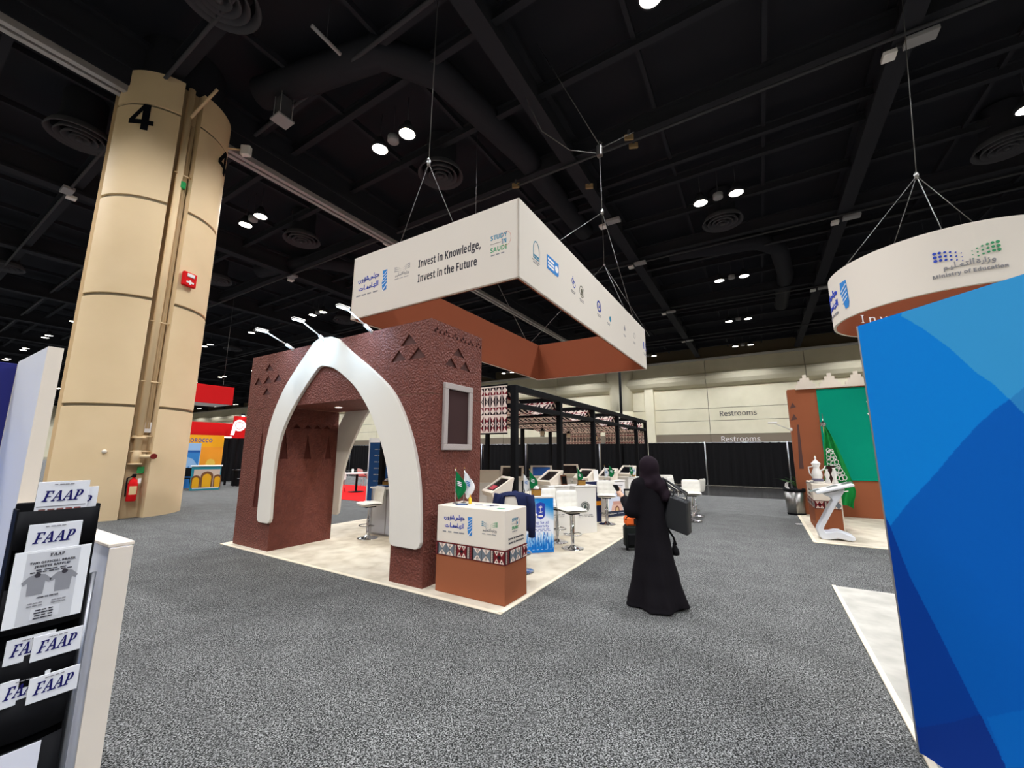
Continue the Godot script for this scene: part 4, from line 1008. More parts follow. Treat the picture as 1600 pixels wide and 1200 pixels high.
# ================= desks, kiosks, stools =================
func desk_px(xa: float, ya: float, xb: float, yb: float, h: float, depth: float, label: String, m: Material, group := "") -> Array:
	var a := py(xa, ya, 0.014); var b := py(xb, yb, 0.014); var dir := (b - a).normalized(); var w := a.distance_to(b)
	var yaw := atan2(-dir.z, dir.x); var n := Vector3(sin(yaw), 0, cos(yaw))
	var d := thing("graphic_desk", label, "desk", (a + b) / 2 - n * depth / 2, yaw, group)
	part(d, "body", bbox(w - 0.01, h - 0.03, depth - 0.01, 0.006), M.white, at(0, 0.0, -0.005)); part(d, "top_board", bbox(w + 0.01, 0.03, depth + 0.01, 0.005), M.white, at(0, h - 0.03, 0))
	part(d, "plinth", bbox(w - 0.04, 0.03, depth - 0.04, 0.0), M.grey, at(0, 0, 0))
	if m: part(d, "front_print", panel(w - 0.012, h - 0.05, 0.006), m, at(0, 0.012, depth / 2 - 0.008))
	return [d, w, depth]
func kiosk(p: Vector3, yaw: float, tilt: float, w: float, l: float, label: String, screen: Material, group: String, y := 1.08, desk_top := 0.0) -> Node3D:
	# p is the screen centre; low edge towards local +z
	if desk_top > 0.0: y = desk_top + 0.052 + l * sin(tilt) / 2
	var k := thing("touch_kiosk" if desk_top == 0.0 else "screen_console", label, "kiosk", Vector3(p.x, 0.014, p.z), yaw, group)
	var run := l * cos(tilt); var rise := l * sin(tilt); var yl := y - rise / 2 - 0.014; var yh := y + rise / 2 - 0.014
	var prof := PackedVector2Array([Vector2(-run / 2, yl), Vector2(-run / 2 + 0.02, yl - 0.05), Vector2(run / 2 - 0.06, yl - 0.05), Vector2(run / 2 - 0.02, yh - 0.07), Vector2(run / 2, yh)])
	var sideways := Basis(Vector3(0, 0, -1), Vector3(0, 1, 0), Vector3(1, 0, 0))                # outline x -> local -z
	part(k, "screen_housing", extrude(prof, w), M.cream, Transform3D(sideways, Vector3(-w / 2, 0, 0)))
	var b := basis_from(Vector3(1, 0, 0), Vector3(0, sin(tilt), -cos(tilt)))
	b = Basis(Vector3(1, 0, 0), Vector3(0, sin(tilt), -cos(tilt)), Vector3(0, cos(tilt), sin(tilt)))
	var c := Vector3(0, (yl + yh) / 2, 0)
	for q in [[0, l / 2 - 0.03, w, 0.06], [0, -l / 2 + 0.03, w, 0.06], [-w / 2 + 0.03, 0, 0.06, l - 0.12], [w / 2 - 0.03, 0, 0.06, l - 0.12]]:
		part(k, "frame_edge", frame_bar(q[2], q[3]), M.cream, Transform3D(b, c + b.x * q[0] + b.y * q[1] + b.z * 0.0))
	part(k, "screen", frame_bar(w - 0.12, l - 0.12, 0.008), screen, Transform3D(b, c + b.z * 0.001))
	adopt(k, k.get_node("screen_housing"), ["frame_edge"])
	if desk_top > 0.0:
		k.position.y = desk_top
		for c2 in k.get_children(): c2.position.y -= desk_top - 0.014
		return k
	part(k, "pedestal", bbox(w * 0.82, yl - 0.05, run * 0.7, 0.006), M.white, at(0, 0, -run * 0.02)); part(k, "plinth", bbox(w * 0.78, 0.03, run * 0.66, 0.0), M.grey, at(0, 0, -run * 0.02))
	return k
func frame_bar(w: float, h: float, t := 0.022) -> ArrayMesh:                                 # slab in xy, rising from z 0
	var st := new_st(); add_box(st, Transform3D(Basis(Vector3(1, 0, 0), Vector3(0, 0, 1), Vector3(0, -1, 0)), Vector3.ZERO), w, t, h, 0.003)
	return done(st)
func saud_print() -> Image:
	var W := 128; var H := 256; var img := Image.create(W, H, false, Image.FORMAT_RGB8)
	for y in H:
		for x in W:
			var u := x / float(W); var v := y / float(H)
			var c := c8(236, 240, 248)
			c = c.lerp(c8(24, 132, 214), clampf((u * 0.8 + 0.35 - v * 2.6) * 1.5, 0, 1))
			c = c.lerp(c8(30, 120, 206), smoothstep(0.62, 0.9, v + 0.04 * sin(x * 0.5)))
			img.set_pixel(x, y, c)
	var r := RandomNumberGenerator.new(); r.seed = 6
	for k in 60:
		var x := r.randi_range(0, 124); var y := r.randi_range(158, 225)
		img.fill_rect(Rect2i(x, y, 3, r.randi_range(8, 26)), c8(150, 200, 238) if k % 2 else c8(20, 92, 184))
	for k in 6: img.fill_rect(Rect2i(8 + k * 20, 240, 10, 2), c8(200, 225, 245))
	return img
func picture_print() -> Image:
	var W := 128; var H := 200; var img := Image.create(W, H, false, Image.FORMAT_RGB8)
	img.fill(c8(240, 236, 236)); img.fill_rect(Rect2i(6, 62, 116, 106), c8(206, 212, 228))
	fill_poly(img, V([20, 168, 30, 130, 98, 130, 108, 168]), c8(214, 176, 160)); img.fill_rect(Rect2i(36, 112, 56, 20), c8(196, 150, 136))
	fill_poly(img, V([48, 168, 50, 150, 56, 142, 64, 139, 72, 142, 78, 150, 80, 168]), c8(120, 74, 60)); fill_poly(img, V([54, 168, 56, 154, 64, 147, 72, 154, 74, 168]), c8(214, 176, 130))
	img.fill_rect(Rect2i(0, 168, 128, 32), c8(44, 50, 70)); img.fill_rect(Rect2i(20, 180, 40, 4), c8(180, 184, 196)); img.fill_rect(Rect2i(70, 180, 40, 4), c8(180, 184, 196)); img.fill_rect(Rect2i(20, 20, 90, 5), c8(150, 146, 150)); img.fill_rect(Rect2i(30, 34, 70, 4), c8(170, 166, 170))
	return img
func basket(p: Vector3, label: String, group := ""):
	var b := thing("woven_basket", label, "basket", p, 0.7, group)
	part(b, "bowl", bbox(0.15, 0.1, 0.13, 0.012), M.basket); part(b, "rim", bbox(0.16, 0.014, 0.14, 0.005), M.wood, at(0, 0.096, 0)); part(b, "tissue", lathe([[0.05, 0.0], [0.04, 0.03], [0.01, 0.05], [0, 0.05]], 8), M.ink_white, at(0, 0.11, 0))
func build_stations():
	var g := "printed desks along the aisle"
	var desks := []
	var d: Array = desk_px(822, 866.5, 866.5, 863.5, 0.9, 0.42, "bright blue university desk with palm emblem behind the reception counter", tex_mat(saud_print(), 0.6), g)
	desks.append(d[0])
	var n: Node3D = d[0]; var w: float = d[1]; var fz: float = d[2] / 2 - 0.004
	var st := new_st(); add_extrude(st, Transform3D(), PackedVector2Array(V([-.075, .12, 0, .145, .075, .12, .075, -.06, .06, -.1, 0, -.13, -.06, -.1, -.075, -.06])), 0.002)
	part(n, "shield", done(st), M.ink_blue, at(0.01, 0.66, fz))
	var s2 := new_st(); add_stroke(s2, at(0, 0, 0.002), V([0, -.02, 0, .05]), 0.012)
	for a in [-1.1, -.6, 0.0, .6, 1.1]: add_stroke(s2, at(0, 0, 0.002), [Vector2(0, .05), Vector2(sin(a) * .04, .05 + cos(a) * .035)], 0.008)
	add_stroke(s2, at(0, 0, 0.002), V([-.03, -.03, .03, -.008]), 0.006); add_stroke(s2, at(0, 0, 0.002), V([.03, -.03, -.03, -.008]), 0.006); add_extrude(s2, at(0, 0, 0.002), PackedVector2Array(V([-.04, -.09, .04, -.09, .04, -.06, -.04, -.06])), 0.001)
	part(n, "palm_and_swords", done(s2), M.ink_white, at(0.01, 0.66, fz))
	letters(n, "lettering", "King Saud", 0.038, M.ink_blue, at(0.0, 0.48, fz), font_r, 0.3); letters(n, "lettering", "University", 0.038, M.ink_blue, at(0.0, 0.425, fz), font_r, 0.3)
	part(n, "small_print", fine_print(w * .7, 0.008, 5), M.ink_blue, at(0, 0.375, fz)); part(n, "small_print", fine_print(w * .8, 0.008, 6), M.ink_blue, at(0, 0.352, fz))
	d = desk_px(858, 839, 892, 836, 0.96, 0.42, "white desk with dark brush-stroke emblem beside the blue desk", null, g)
	desks.append(d[0])
	n = d[0]; fz = d[2] / 2 + 0.001
	part(n, "emblem", strokes_mesh([V([-.06, 0, .0, .03, .05, .01]), V([-.02, .05, .03, .06]), V([-.05, -.03, .02, -.02, .06, -.05])], 0.016), mat(c8(70, 40, 60), 0.8), at(-0.02, 0.62, fz)); part(n, "small_print", fine_print(0.26, 0.016, 3), M.ink_grey, at(0, 0.4, fz)); part(n, "small_print", fine_print(0.22, 0.01, 4), M.ink_grey, at(0, 0.36, fz))
	d = desk_px(899, 835, 934, 832, 0.94, 0.45, "white desk with round dark emblem behind two white stools", null, g)
	desks.append(d[0])
	n = d[0]; fz = d[2] / 2 + 0.001
	var s3 := new_st(); add_stroke(s3, Transform3D(), ring_pts(Vector2.ZERO, .1, 18), 0.012); add_stroke(s3, Transform3D(), ring_pts(Vector2.ZERO, .07, 14), 0.02); add_extrude(s3, Transform3D(), PackedVector2Array(V([-.04, -.04, .05, -.02, 0, .06])), 0.002)
	part(n, "round_emblem", done(s3), mat(c8(74, 84, 80), 0.8), at(-0.02, 0.52, fz)); part(n, "small_print", fine_print(0.36, 0.016, 3), M.ink_grey, at(0, 0.36, fz)); part(n, "small_print", fine_print(0.36, 0.01, 5), M.ink_grey, at(0, 0.33, fz))
	d = desk_px(912, 818, 940, 815.5, 0.94, 0.4, "dark navy desk front with a small orange tag", null, g)
	desks.append(d[0])
	n = d[0]; fz = d[2] / 2
	part(n, "navy_front", bbox(d[1] + 0.01, 0.93, 0.012, 0.003), M.navy, at(0, 0.005, fz)); part(n, "orange_tag", bbox(0.14, 0.1, 0.008, 0.002), mat(c8(236, 150, 40), 0.7), at(d[1] / 2 - 0.07, 0.38, fz + 0.008))
	d = desk_px(951, 809, 979, 806, 0.9, 0.42, "white desk with a pale picture of a domed building", tex_mat(picture_print(), 0.7), g)
	desks.append(d[0])
	d = desk_px(984, 802, 1004, 800.5, 0.95, 0.45, "plain white desk next to the walking woman", null, g)
	desks.append(d[0])
	n = d[0]; part(n, "small_print", fine_print(0.2, 0.012, 3), M.ink_grey, at(0, 0.55, d[2] / 2 + 0.001))
	# kiosks with sloping screens
	var kg := "touch-screen kiosks of the stand"
	var dark := mat(c8(16, 16, 20), 0.15); var red_img := Image.create(64, 96, false, Image.FORMAT_RGB8); red_img.fill(c8(18, 20, 22)); red_img.fill_rect(Rect2i(14, 58, 36, 24), c8(176, 34, 52)); red_img.fill_rect(Rect2i(8, 12, 40, 3), c8(70, 74, 78)); red_img.fill_rect(Rect2i(8, 4, 20, 4), c8(70, 130, 60))
	var k1 := kiosk(Vector3(-3.69, 0, -5.6), deg_to_rad(-36), deg_to_rad(32), 0.5, 0.44, "cream kiosk whose sloping screen shows a red picture", dark, kg, 1.107)
	var scr := k1.get_node("screen"); part(scr, "red_picture", bbox(0.2, 0.1, 0.004, 0.0), mat(c8(176, 34, 52), 0.5), Transform3D(Basis(), Vector3(-0.02, -0.13, 0.009)))
	var over := func(dn: Node3D, back: float) -> Vector3: return dn.position - Vector3(sin(dn.rotation.y), 0, cos(dn.rotation.y)) * back
	kiosk(over.call(desks[1], 0.02) + Vector3(-0.1, 0, 0), deg_to_rad(-14.6), deg_to_rad(27), 0.4, 0.48, "cream console with blank dark screen on the brush-emblem desk", dark, kg, 1.06, 0.975)
	kiosk(over.call(desks[3], 0.08), deg_to_rad(-5), deg_to_rad(24), 0.4, 0.48, "cream console with blank dark screen on the navy desk", dark, kg, 1.05, 0.955)
	kiosk(over.call(desks[4], 0.1), -0.2, 0.5, 0.42, 0.46, "cream console with dark screen on the picture desk", dark, kg, 1.06, 0.915)
	kiosk(over.call(desks[5], 0.1), -0.2, 0.5, 0.42, 0.46, "cream console with dark screen beside the walking woman", dark, kg, 1.06, 0.965)
	for q in [[800, 738, .62, "wide cream kiosk with dark screen in the rear row by the pergola post", dark], [846, 737, .6, "cream kiosk with lit blue screen in the rear row", mat(c8(44, 96, 170), 0.3)], [890, 734, .55, "cream kiosk with dark screen and leafy plant behind", dark]]:
		var p := py(q[0], q[1], 1.1); kiosk(p, 0.5, 0.62, q[2], 0.5, q[3], q[4], kg, 1.1)
	for q in [[763, 741, "plain cream back of a kiosk beside the portal"]]:
		var p := py(q[0], q[1], 1.08); kiosk(p, 0.5 + PI, 0.5, 0.6, 0.5, q[2], dark, kg, 1.06)
	# flags, baskets and plants on the desks
	var fg := "green desk flags among the kiosks"; var wg := "white desk flags among the kiosks"
	var on := func(i: int, x: float, z: float, h: float) -> Vector3:
		var dn: Node3D = desks[i]; var pp: Vector3 = dn.transform * Vector3(x, 0, z); pp.y = 0.014 + h; return pp
	for q in [[0, -.12, .02, .9, .42], [2, -.12, .12, .94, .36], [4, -.15, .12, .9, .4], [5, -.1, .16, .95, .3]]:
		desk_flag(on.call(q[0], q[1], q[2], q[3]), "green", "small green desk flag standing among the kiosks", q[4], 0.6, fg)
	for q in [[0, -.19, -.1, .9, .36], [4, -.2, .0, .9, .36], [5, -.02, .17, .95, .3]]:
		desk_flag(on.call(q[0], q[1], q[2], q[3]), "white", "small white desk flag standing among the kiosks", q[4], 0.4, wg)
	var bg := "woven baskets among the kiosks"
	for q in [[0, -.02, .08, .9], [2, -.02, .1, .94], [5, .04, .08, .95]]: basket(on.call(q[0], q[1], q[2], q[3]), "small golden woven basket on a kiosk desk", bg)
	for q in [[886, -9.9, "tall leafy plant behind the rear kiosk"], [905, -10.9, "tall leafy plant beside the dark pergola post"]]:
		var pp := pz(q[0], 735, q[1]); pp.y = 0.014; plant(pp, 1.0, q[2])
	var m := thing("menu_holder", "tall white leaflet holder beside the dark screen kiosk", "leaflet holder", on.call(3, 0.19, 0.14, 0.94), 0.8)
	part(m, "sheet", bbox(0.12, 0.26, 0.01, 0.003), M.ink_white, Transform3D(Basis(Vector3.RIGHT, -0.15), Vector3.ZERO)); part(m, "foot", bbox(0.13, 0.01, 0.08, 0.002), M.ink_white)
	var tb := thing("tablet_stand", "brown framed tablet standing between two kiosks", "tablet", on.call(1, 0.17, 0.12, 0.96), 1.0)
	part(tb, "frame", bbox(0.14, 0.2, 0.02, 0.004), M.wood, Transform3D(Basis(Vector3.RIGHT, -0.2), Vector3.ZERO)); part(tb, "display", bbox(0.11, 0.15, 0.004, 0.001), M.black_gloss, Transform3D(Basis(Vector3.RIGHT, -0.2), Vector3(0, 0.025, 0.012)))
func plant(p: Vector3, h: float, label: String, pot: Material = null):
	var t := thing("potted_plant", label, "plant", p)
	part(t, "pot", lathe([[0, 0], [0.06, 0], [0.08, 0.12], [0.07, 0.12], [0.0, 0.11]], 14), pot if pot else M.white)
	var r := RandomNumberGenerator.new(); r.seed = int(p.x * 1000.0) + 7
	for k in 12:
		var a := TAU * k / 12.0 + r.randf() * 0.4; var ln := h * r.randf_range(0.6, 1.0); var out := r.randf_range(0.3, 0.8) * ln; var up := ln
		part(t, "leaf", leaf_mesh(out, up, 0.02 + 0.02 * r.randf()), M.leaf, at(0, 0.1, 0, a))
func leaf_mesh(out: float, up: float, w: float) -> ArrayMesh:
	var st := new_st(); st.set_smooth_group(0); var n := 5; var L := []; var R := []
	for i in n + 1:
		var t := float(i) / n; var c := Vector3(0, up * (t * 1.3 - t * t * 0.55), out * t * t); var ww := w * sin(PI * (0.08 + 0.92 * t)) + 0.001
		L.append(c + Vector3(-ww, 0.004, 0)); R.append(c + Vector3(ww, 0.004, 0))
	for i in n:
		quad(st, L[i], L[i + 1], R[i + 1], R[i]); var d := Vector3(0, -0.003, 0); quad(st, R[i] + d, R[i + 1] + d, L[i + 1] + d, L[i] + d)
	return done(st)

func cushion(w: float, h: float, t: float, cols: int, rows: int, bend := 0.0) -> ArrayMesh:     # tufted pad in xy, thickness along z, base at y 0
	var st := new_st(); st.set_smooth_group(0); var n := cols * 5; var m := rows * 5
	var P := func(i: int, j: int, s: float) -> Vector3:
		var u := float(i) / n; var v := float(j) / m
		var edge: float = pow(sin(PI * clampf(u, 0.001, 0.999)), 0.18) * pow(sin(PI * clampf(v, 0.001, 0.999)), 0.18)
		var tuft: float = 0.75 + 0.25 * pow(abs(sin(PI * u * cols)), 0.35) * pow(abs(sin(PI * v * rows)), 0.35)
		var k: float = 1.0 - 0.06 * pow(abs(u * 2 - 1), 6) - 0.0
		var kk: float = 1.0 - 0.08 * pow(abs(v * 2 - 1), 8)
		var x := (u - 0.5) * w * kk; var y := v * h
		return Vector3(x, y * 1.0, s * t * 0.5 * edge * (tuft if s > 0 else 0.92) + bend * (u * 2 - 1) * (u * 2 - 1)) + Vector3(0, (0.5 - v) * h * (1.0 - k), 0)
	for s in [1.0, -1.0]:
		for i in n:
			for j in m:
				var a: Vector3 = P.call(i, j, s); var b: Vector3 = P.call(i + 1, j, s); var c: Vector3 = P.call(i + 1, j + 1, s); var d: Vector3 = P.call(i, j + 1, s)
				if s > 0: quad(st, a, d, c, b)
				else: quad(st, a, b, c, d)
	return done(st)
var stool0: Node3D = null
func stool(base_px: Vector2, yaw: float, label: String, group := "") -> Node3D:
	var p := py(base_px.x, base_px.y, 0.014)
	if stool0 != null:
		var c := copy(stool0, p, yaw, label)
		if group != "": c.set_meta("group", group)
		return c
	var s := thing("bar_stool", label, "bar stool", p, yaw, group); stool0 = s
	part(s, "foot_disc", lathe([[0, 0], [0.19, 0], [0.195, 0.008], [0.17, 0.016], [0.07, 0.03], [0.04, 0.06], [0, 0.06]], 28), M.chrome)
	part(s, "gas_column", lathe([[0.03, 0.05], [0.03, 0.36], [0.022, 0.37], [0.022, 0.58]], 14), M.chrome)
	var ring := []
	for k in 13: ring.append(Vector3(sin(-1.9 + 3.8 * k / 12.0) * 0.15, 0.24, cos(-1.9 + 3.8 * k / 12.0) * 0.17))
	ring.push_front(Vector3(0, 0.24, 0)); ring.append(Vector3(0, 0.24, 0))
	part(s, "footrest", tube(ring, 0.01, 6), M.chrome)
	part(s, "seat_plate", bbox(0.2, 0.02, 0.2, 0.003), M.black, at(0, 0.57, 0))
	part(s, "seat", cushion(0.42, 0.4, 0.09, 3, 3), M.leather, Transform3D(Basis(Vector3(1, 0, 0), Vector3(0, 0, -1), Vector3(0, 1, 0)), Vector3(0, 0.635, 0.2)))
	part(s, "backrest", cushion(0.42, 0.33, 0.07, 3, 3, 0.03), M.leather, Transform3D(Basis(Vector3.RIGHT, -0.12), Vector3(0, 0.62, -0.2)))
	return s
func build_stools():
	var g := "white tufted bar stools"
	stool(Vector2(574, 841), -0.3, "white tufted bar stool inside the portal beside the grey desk", g)
	stool(Vector2(895, 857), 0.9, "nearer white bar stool by the round-emblem desk", g)
	stool(Vector2(871, 847), 1.3, "white bar stool squeezed beside the blue university desk", g)
	stool(Vector2(949, 819), 0.35, "white bar stool in front of the picture desk", g)
	stool(Vector2(1084, 813.5), 0.2, "white bar stool standing on the grey aisle carpet", g)
	stool(Vector2(1088, 806), -1.75, "white bar stool turned sideways on the aisle carpet", g)
	stool(Vector2(1062, 803), 1.35, "white bar stool half hidden behind the black tote bag", g)
	stool(Vector2(1047, 795), 0.5, "white bar stool behind the woman's shoulder", g)
	# stool with the jacket behind the reception counter
	var p := Vector2(815, 900)
	var s := stool(p, 0.15 + PI, "white bar stool with a navy jacket behind the counter", g); var at0 := py(813, 893, 0.014); s.position = at0
	for pn in ["seat", "backrest", "seat_plate"]: s.get_node(pn).position.y += 0.1
	s.get_node("gas_column").scale.y = 1.16
	var j := thing("navy_jacket", "dark navy jacket draped over the stool behind the counter", "jacket", at0 + Vector3(0, 0.1, 0), 0.15 + PI)
	part(j, "shoulders", jacket_mesh(), M.navy, at(0, 0.0, -0.215))
	for q in [[0.235, -0.03, 0.34, 0.0], [-0.235, -0.02, 0.42, 0.0]]:
		var x: float = q[0]
		part(j, "sleeve", tube([Vector3(x, 0.95, -0.24), Vector3(x * 1.12, 0.82, -0.25), Vector3(x * 1.15, 0.62, -0.26), Vector3(x * 1.1, q[2], -0.24)], 0.055, 10, 0.045), M.navy)
	part(j, "collar", tube([Vector3(-0.1, 0.955, -0.2), Vector3(0, 0.985, -0.19), Vector3(0.1, 0.955, -0.2)], 0.018, 8), M.navy)
	# trolley case
	var c := thing("trolley_case", "black trolley case with orange bag and raised handle at the carpet edge", "suitcase", py(990, 858.5, 0.0), 0.5)
	part(c, "case_body", bbox(0.3, 0.36, 0.2, 0.03), mat(c8(30, 34, 32), 0.7), at(0, 0.04, 0)); part(c, "front_pocket", bbox(0.24, 0.2, 0.05, 0.02), M.black, at(0, 0.08, 0.115))
	part(c, "orange_bag", bbox(0.27, 0.15, 0.17, 0.03), mat(c8(228, 104, 48), 0.7), at(0, 0.4, 0)); part(c, "bag_strap", tube([Vector3(-0.13, 0.5, 0.07), Vector3(-0.06, 0.58, 0.05), Vector3(0.06, 0.58, 0.05), Vector3(0.13, 0.5, 0.07)], 0.012, 6), M.black); part(c, "bag_tag", bbox(0.05, 0.1, 0.01, 0.002), M.black, at(0.03, 0.42, 0.09))
	for s2 in [-1, 1]:
		part(c, "handle_tube", tube([Vector3(s2 * 0.09, 0.38, -0.1), Vector3(s2 * 0.09, 0.98, -0.1)], 0.012, 6), M.black)
		part(c, "wheel", lathe([[0, -0.015], [0.04, -0.015], [0.04, 0.015], [0, 0.015]], 14), M.black, Transform3D(Basis(Vector3(0, 0, 1), PI / 2), Vector3(s2 * 0.12, 0.04, 0.06)))
	part(c, "handle_grip", tube([Vector3(-0.1, 0.98, -0.1), Vector3(0.1, 0.98, -0.1)], 0.018, 8), M.black)
func jacket_mesh() -> ArrayMesh:                                                               # cloth over the back of the stool: one bent sheet with thickness
	var st := new_st(); st.set_smooth_group(0); var n := 12
	var prof := [[-0.05, 0.52], [-0.06, 0.7], [-0.055, 0.86], [-0.03, 0.955], [0.01, 0.975], [0.05, 0.95], [0.062, 0.86], [0.065, 0.72]]
	for s in [0.0, 0.016]:
		for i in n:
			for k in prof.size() - 1:
				var P := []
				for q in [[i, k], [i + 1, k], [i + 1, k + 1], [i, k + 1]]:
					var u: float = float(q[0]) / n * 2 - 1; var pr: Array = prof[q[1]]
					var drop: float = 0.05 * u * u + (0.0 if q[1] > 2 else (pr[1] - 0.93) * clampf((0.6 - abs(u - 0.15)) * 5.0, 0.0, 1.0)); var z: float = pr[0] * (1.0 + s * 8) + 0.03 * u * u + 0.006 * sin(u * 14 + q[1])
					P.append(Vector3(u * (0.245 + s), pr[1] + s - drop, z))
				if s > 0: quad(st, P[0], P[1], P[2], P[3])
				else: quad(st, P[3], P[2], P[1], P[0])
	return done(st)

# ================= the walking woman =================
func cap(p: Vector3, a: Vector3, b: Vector3, ra: float, rb: float) -> float:                   # distance to a tapered capsule
	var ab := b - a; var t := clampf((p - a).dot(ab) / ab.dot(ab), 0.0, 1.0); return p.distance_to(a + ab * t) - lerpf(ra, rb, t)
func ell(p: Vector3, c: Vector3, r: Vector3) -> float:
	var q := (p - c) / r; return (q.length() - 1.0) * min(r.x, min(r.y, r.z))
func smin(a: float, b: float, k: float) -> float:
	var h := clampf(0.5 + 0.5 * (b - a) / k, 0.0, 1.0); return lerpf(b, a, h) - k * h * (1.0 - h)
func surface_net(st: SurfaceTool, lo: Vector3, hi: Vector3, cell: float, f: Callable):
	var nx := int(ceil((hi.x - lo.x) / cell)) + 1; var ny := int(ceil((hi.y - lo.y) / cell)) + 1; var nz := int(ceil((hi.z - lo.z) / cell)) + 1
	var B := 5; var vals := PackedFloat32Array(); vals.resize(nx * ny * nz); vals.fill(1.0)
	var near := []
	for bx in range(0, nx, B):
		for by in range(0, ny, B):
			for bz in range(0, nz, B):
				var c := lo + Vector3(bx + B * 0.5, by + B * 0.5, bz + B * 0.5) * cell
				var d: float = f.call(c)
				var x1: int = min(bx + B, nx); var y1: int = min(by + B, ny); var z1: int = min(bz + B, nz)
				if abs(d) > cell * B * 1.5:
					if d < 0:
						for x in range(bx, x1):
							for y in range(by, y1):
								for z in range(bz, z1): vals[(x * ny + y) * nz + z] = d
					continue
				near.append([bx, by, bz, x1, y1, z1])
				for x in range(bx, x1):
					for y in range(by, y1):
						for z in range(bz, z1): vals[(x * ny + y) * nz + z] = f.call(lo + Vector3(x, y, z) * cell)
	var vert := {}; var offs := [0, 1, nz, nz + 1, ny * nz, ny * nz + 1, ny * nz + nz, ny * nz + nz + 1]
	var corner := [Vector3(0, 0, 0), Vector3(0, 0, 1), Vector3(0, 1, 0), Vector3(0, 1, 1), Vector3(1, 0, 0), Vector3(1, 0, 1), Vector3(1, 1, 0), Vector3(1, 1, 1)]
	var ed := [[0, 1], [2, 3], [4, 5], [6, 7], [0, 2], [1, 3], [4, 6], [5, 7], [0, 4], [1, 5], [2, 6], [3, 7]]
	var cells := []
	for b in near:
		for x in range(max(b[0] - 1, 0), min(b[3], nx - 1)):
			for y in range(max(b[1] - 1, 0), min(b[4], ny - 1)):
				for z in range(max(b[2] - 1, 0), min(b[5], nz - 1)):
					var id: int = (x * ny + y) * nz + z
					if vert.has(id): continue
					var neg := 0
					for o in offs:
						if vals[id + o] < 0.0: neg += 1
					if neg == 0 or neg == 8: continue
					var s := Vector3.ZERO; var k := 0
					for e in ed:
						var va: float = vals[id + offs[e[0]]]; var vb: float = vals[id + offs[e[1]]]
						if (va < 0.0) != (vb < 0.0):
							s += corner[e[0]].lerp(corner[e[1]], va / (va - vb)); k += 1
					vert[id] = lo + (Vector3(x, y, z) + s / k) * cell; cells.append(id)
	st.set_smooth_group(0)
	for id in cells:
		var z: int = id % nz; var y: int = (id / nz) % ny; var x: int = id / (nz * ny)
		if y > 0 and z > 0 and (vals[id] < 0.0) != (vals[id + ny * nz] < 0.0): net_quad(st, vert, id, id - nz, id - nz - 1, id - 1, vals[id] < 0.0)
		if x > 0 and z > 0 and (vals[id] < 0.0) != (vals[id + nz] < 0.0): net_quad(st, vert, id, id - 1, id - 1 - ny * nz, id - ny * nz, vals[id] < 0.0)
		if x > 0 and y > 0 and (vals[id] < 0.0) != (vals[id + 1] < 0.0): net_quad(st, vert, id, id - ny * nz, id - ny * nz - nz, id - nz, vals[id] < 0.0)
func net_quad(st: SurfaceTool, v: Dictionary, a: int, b: int, c: int, d: int, inside: bool):
	if not (v.has(a) and v.has(b) and v.has(c) and v.has(d)): return
	if inside: quad(st, v[a], v[d], v[c], v[b])
	else: quad(st, v[a], v[b], v[c], v[d])
func prof_at(tbl: Array, y: float, col: int) -> float:
	for i in tbl.size() - 1:
		if y <= tbl[i + 1][0]:
			var t: float = clampf((y - tbl[i][0]) / (tbl[i + 1][0] - tbl[i][0]), 0, 1); t = t * t * (3 - 2 * t) * 0.5 + t * 0.5
			return lerpf(tbl[i][col], tbl[i + 1][col], t)
	return tbl[-1][col]
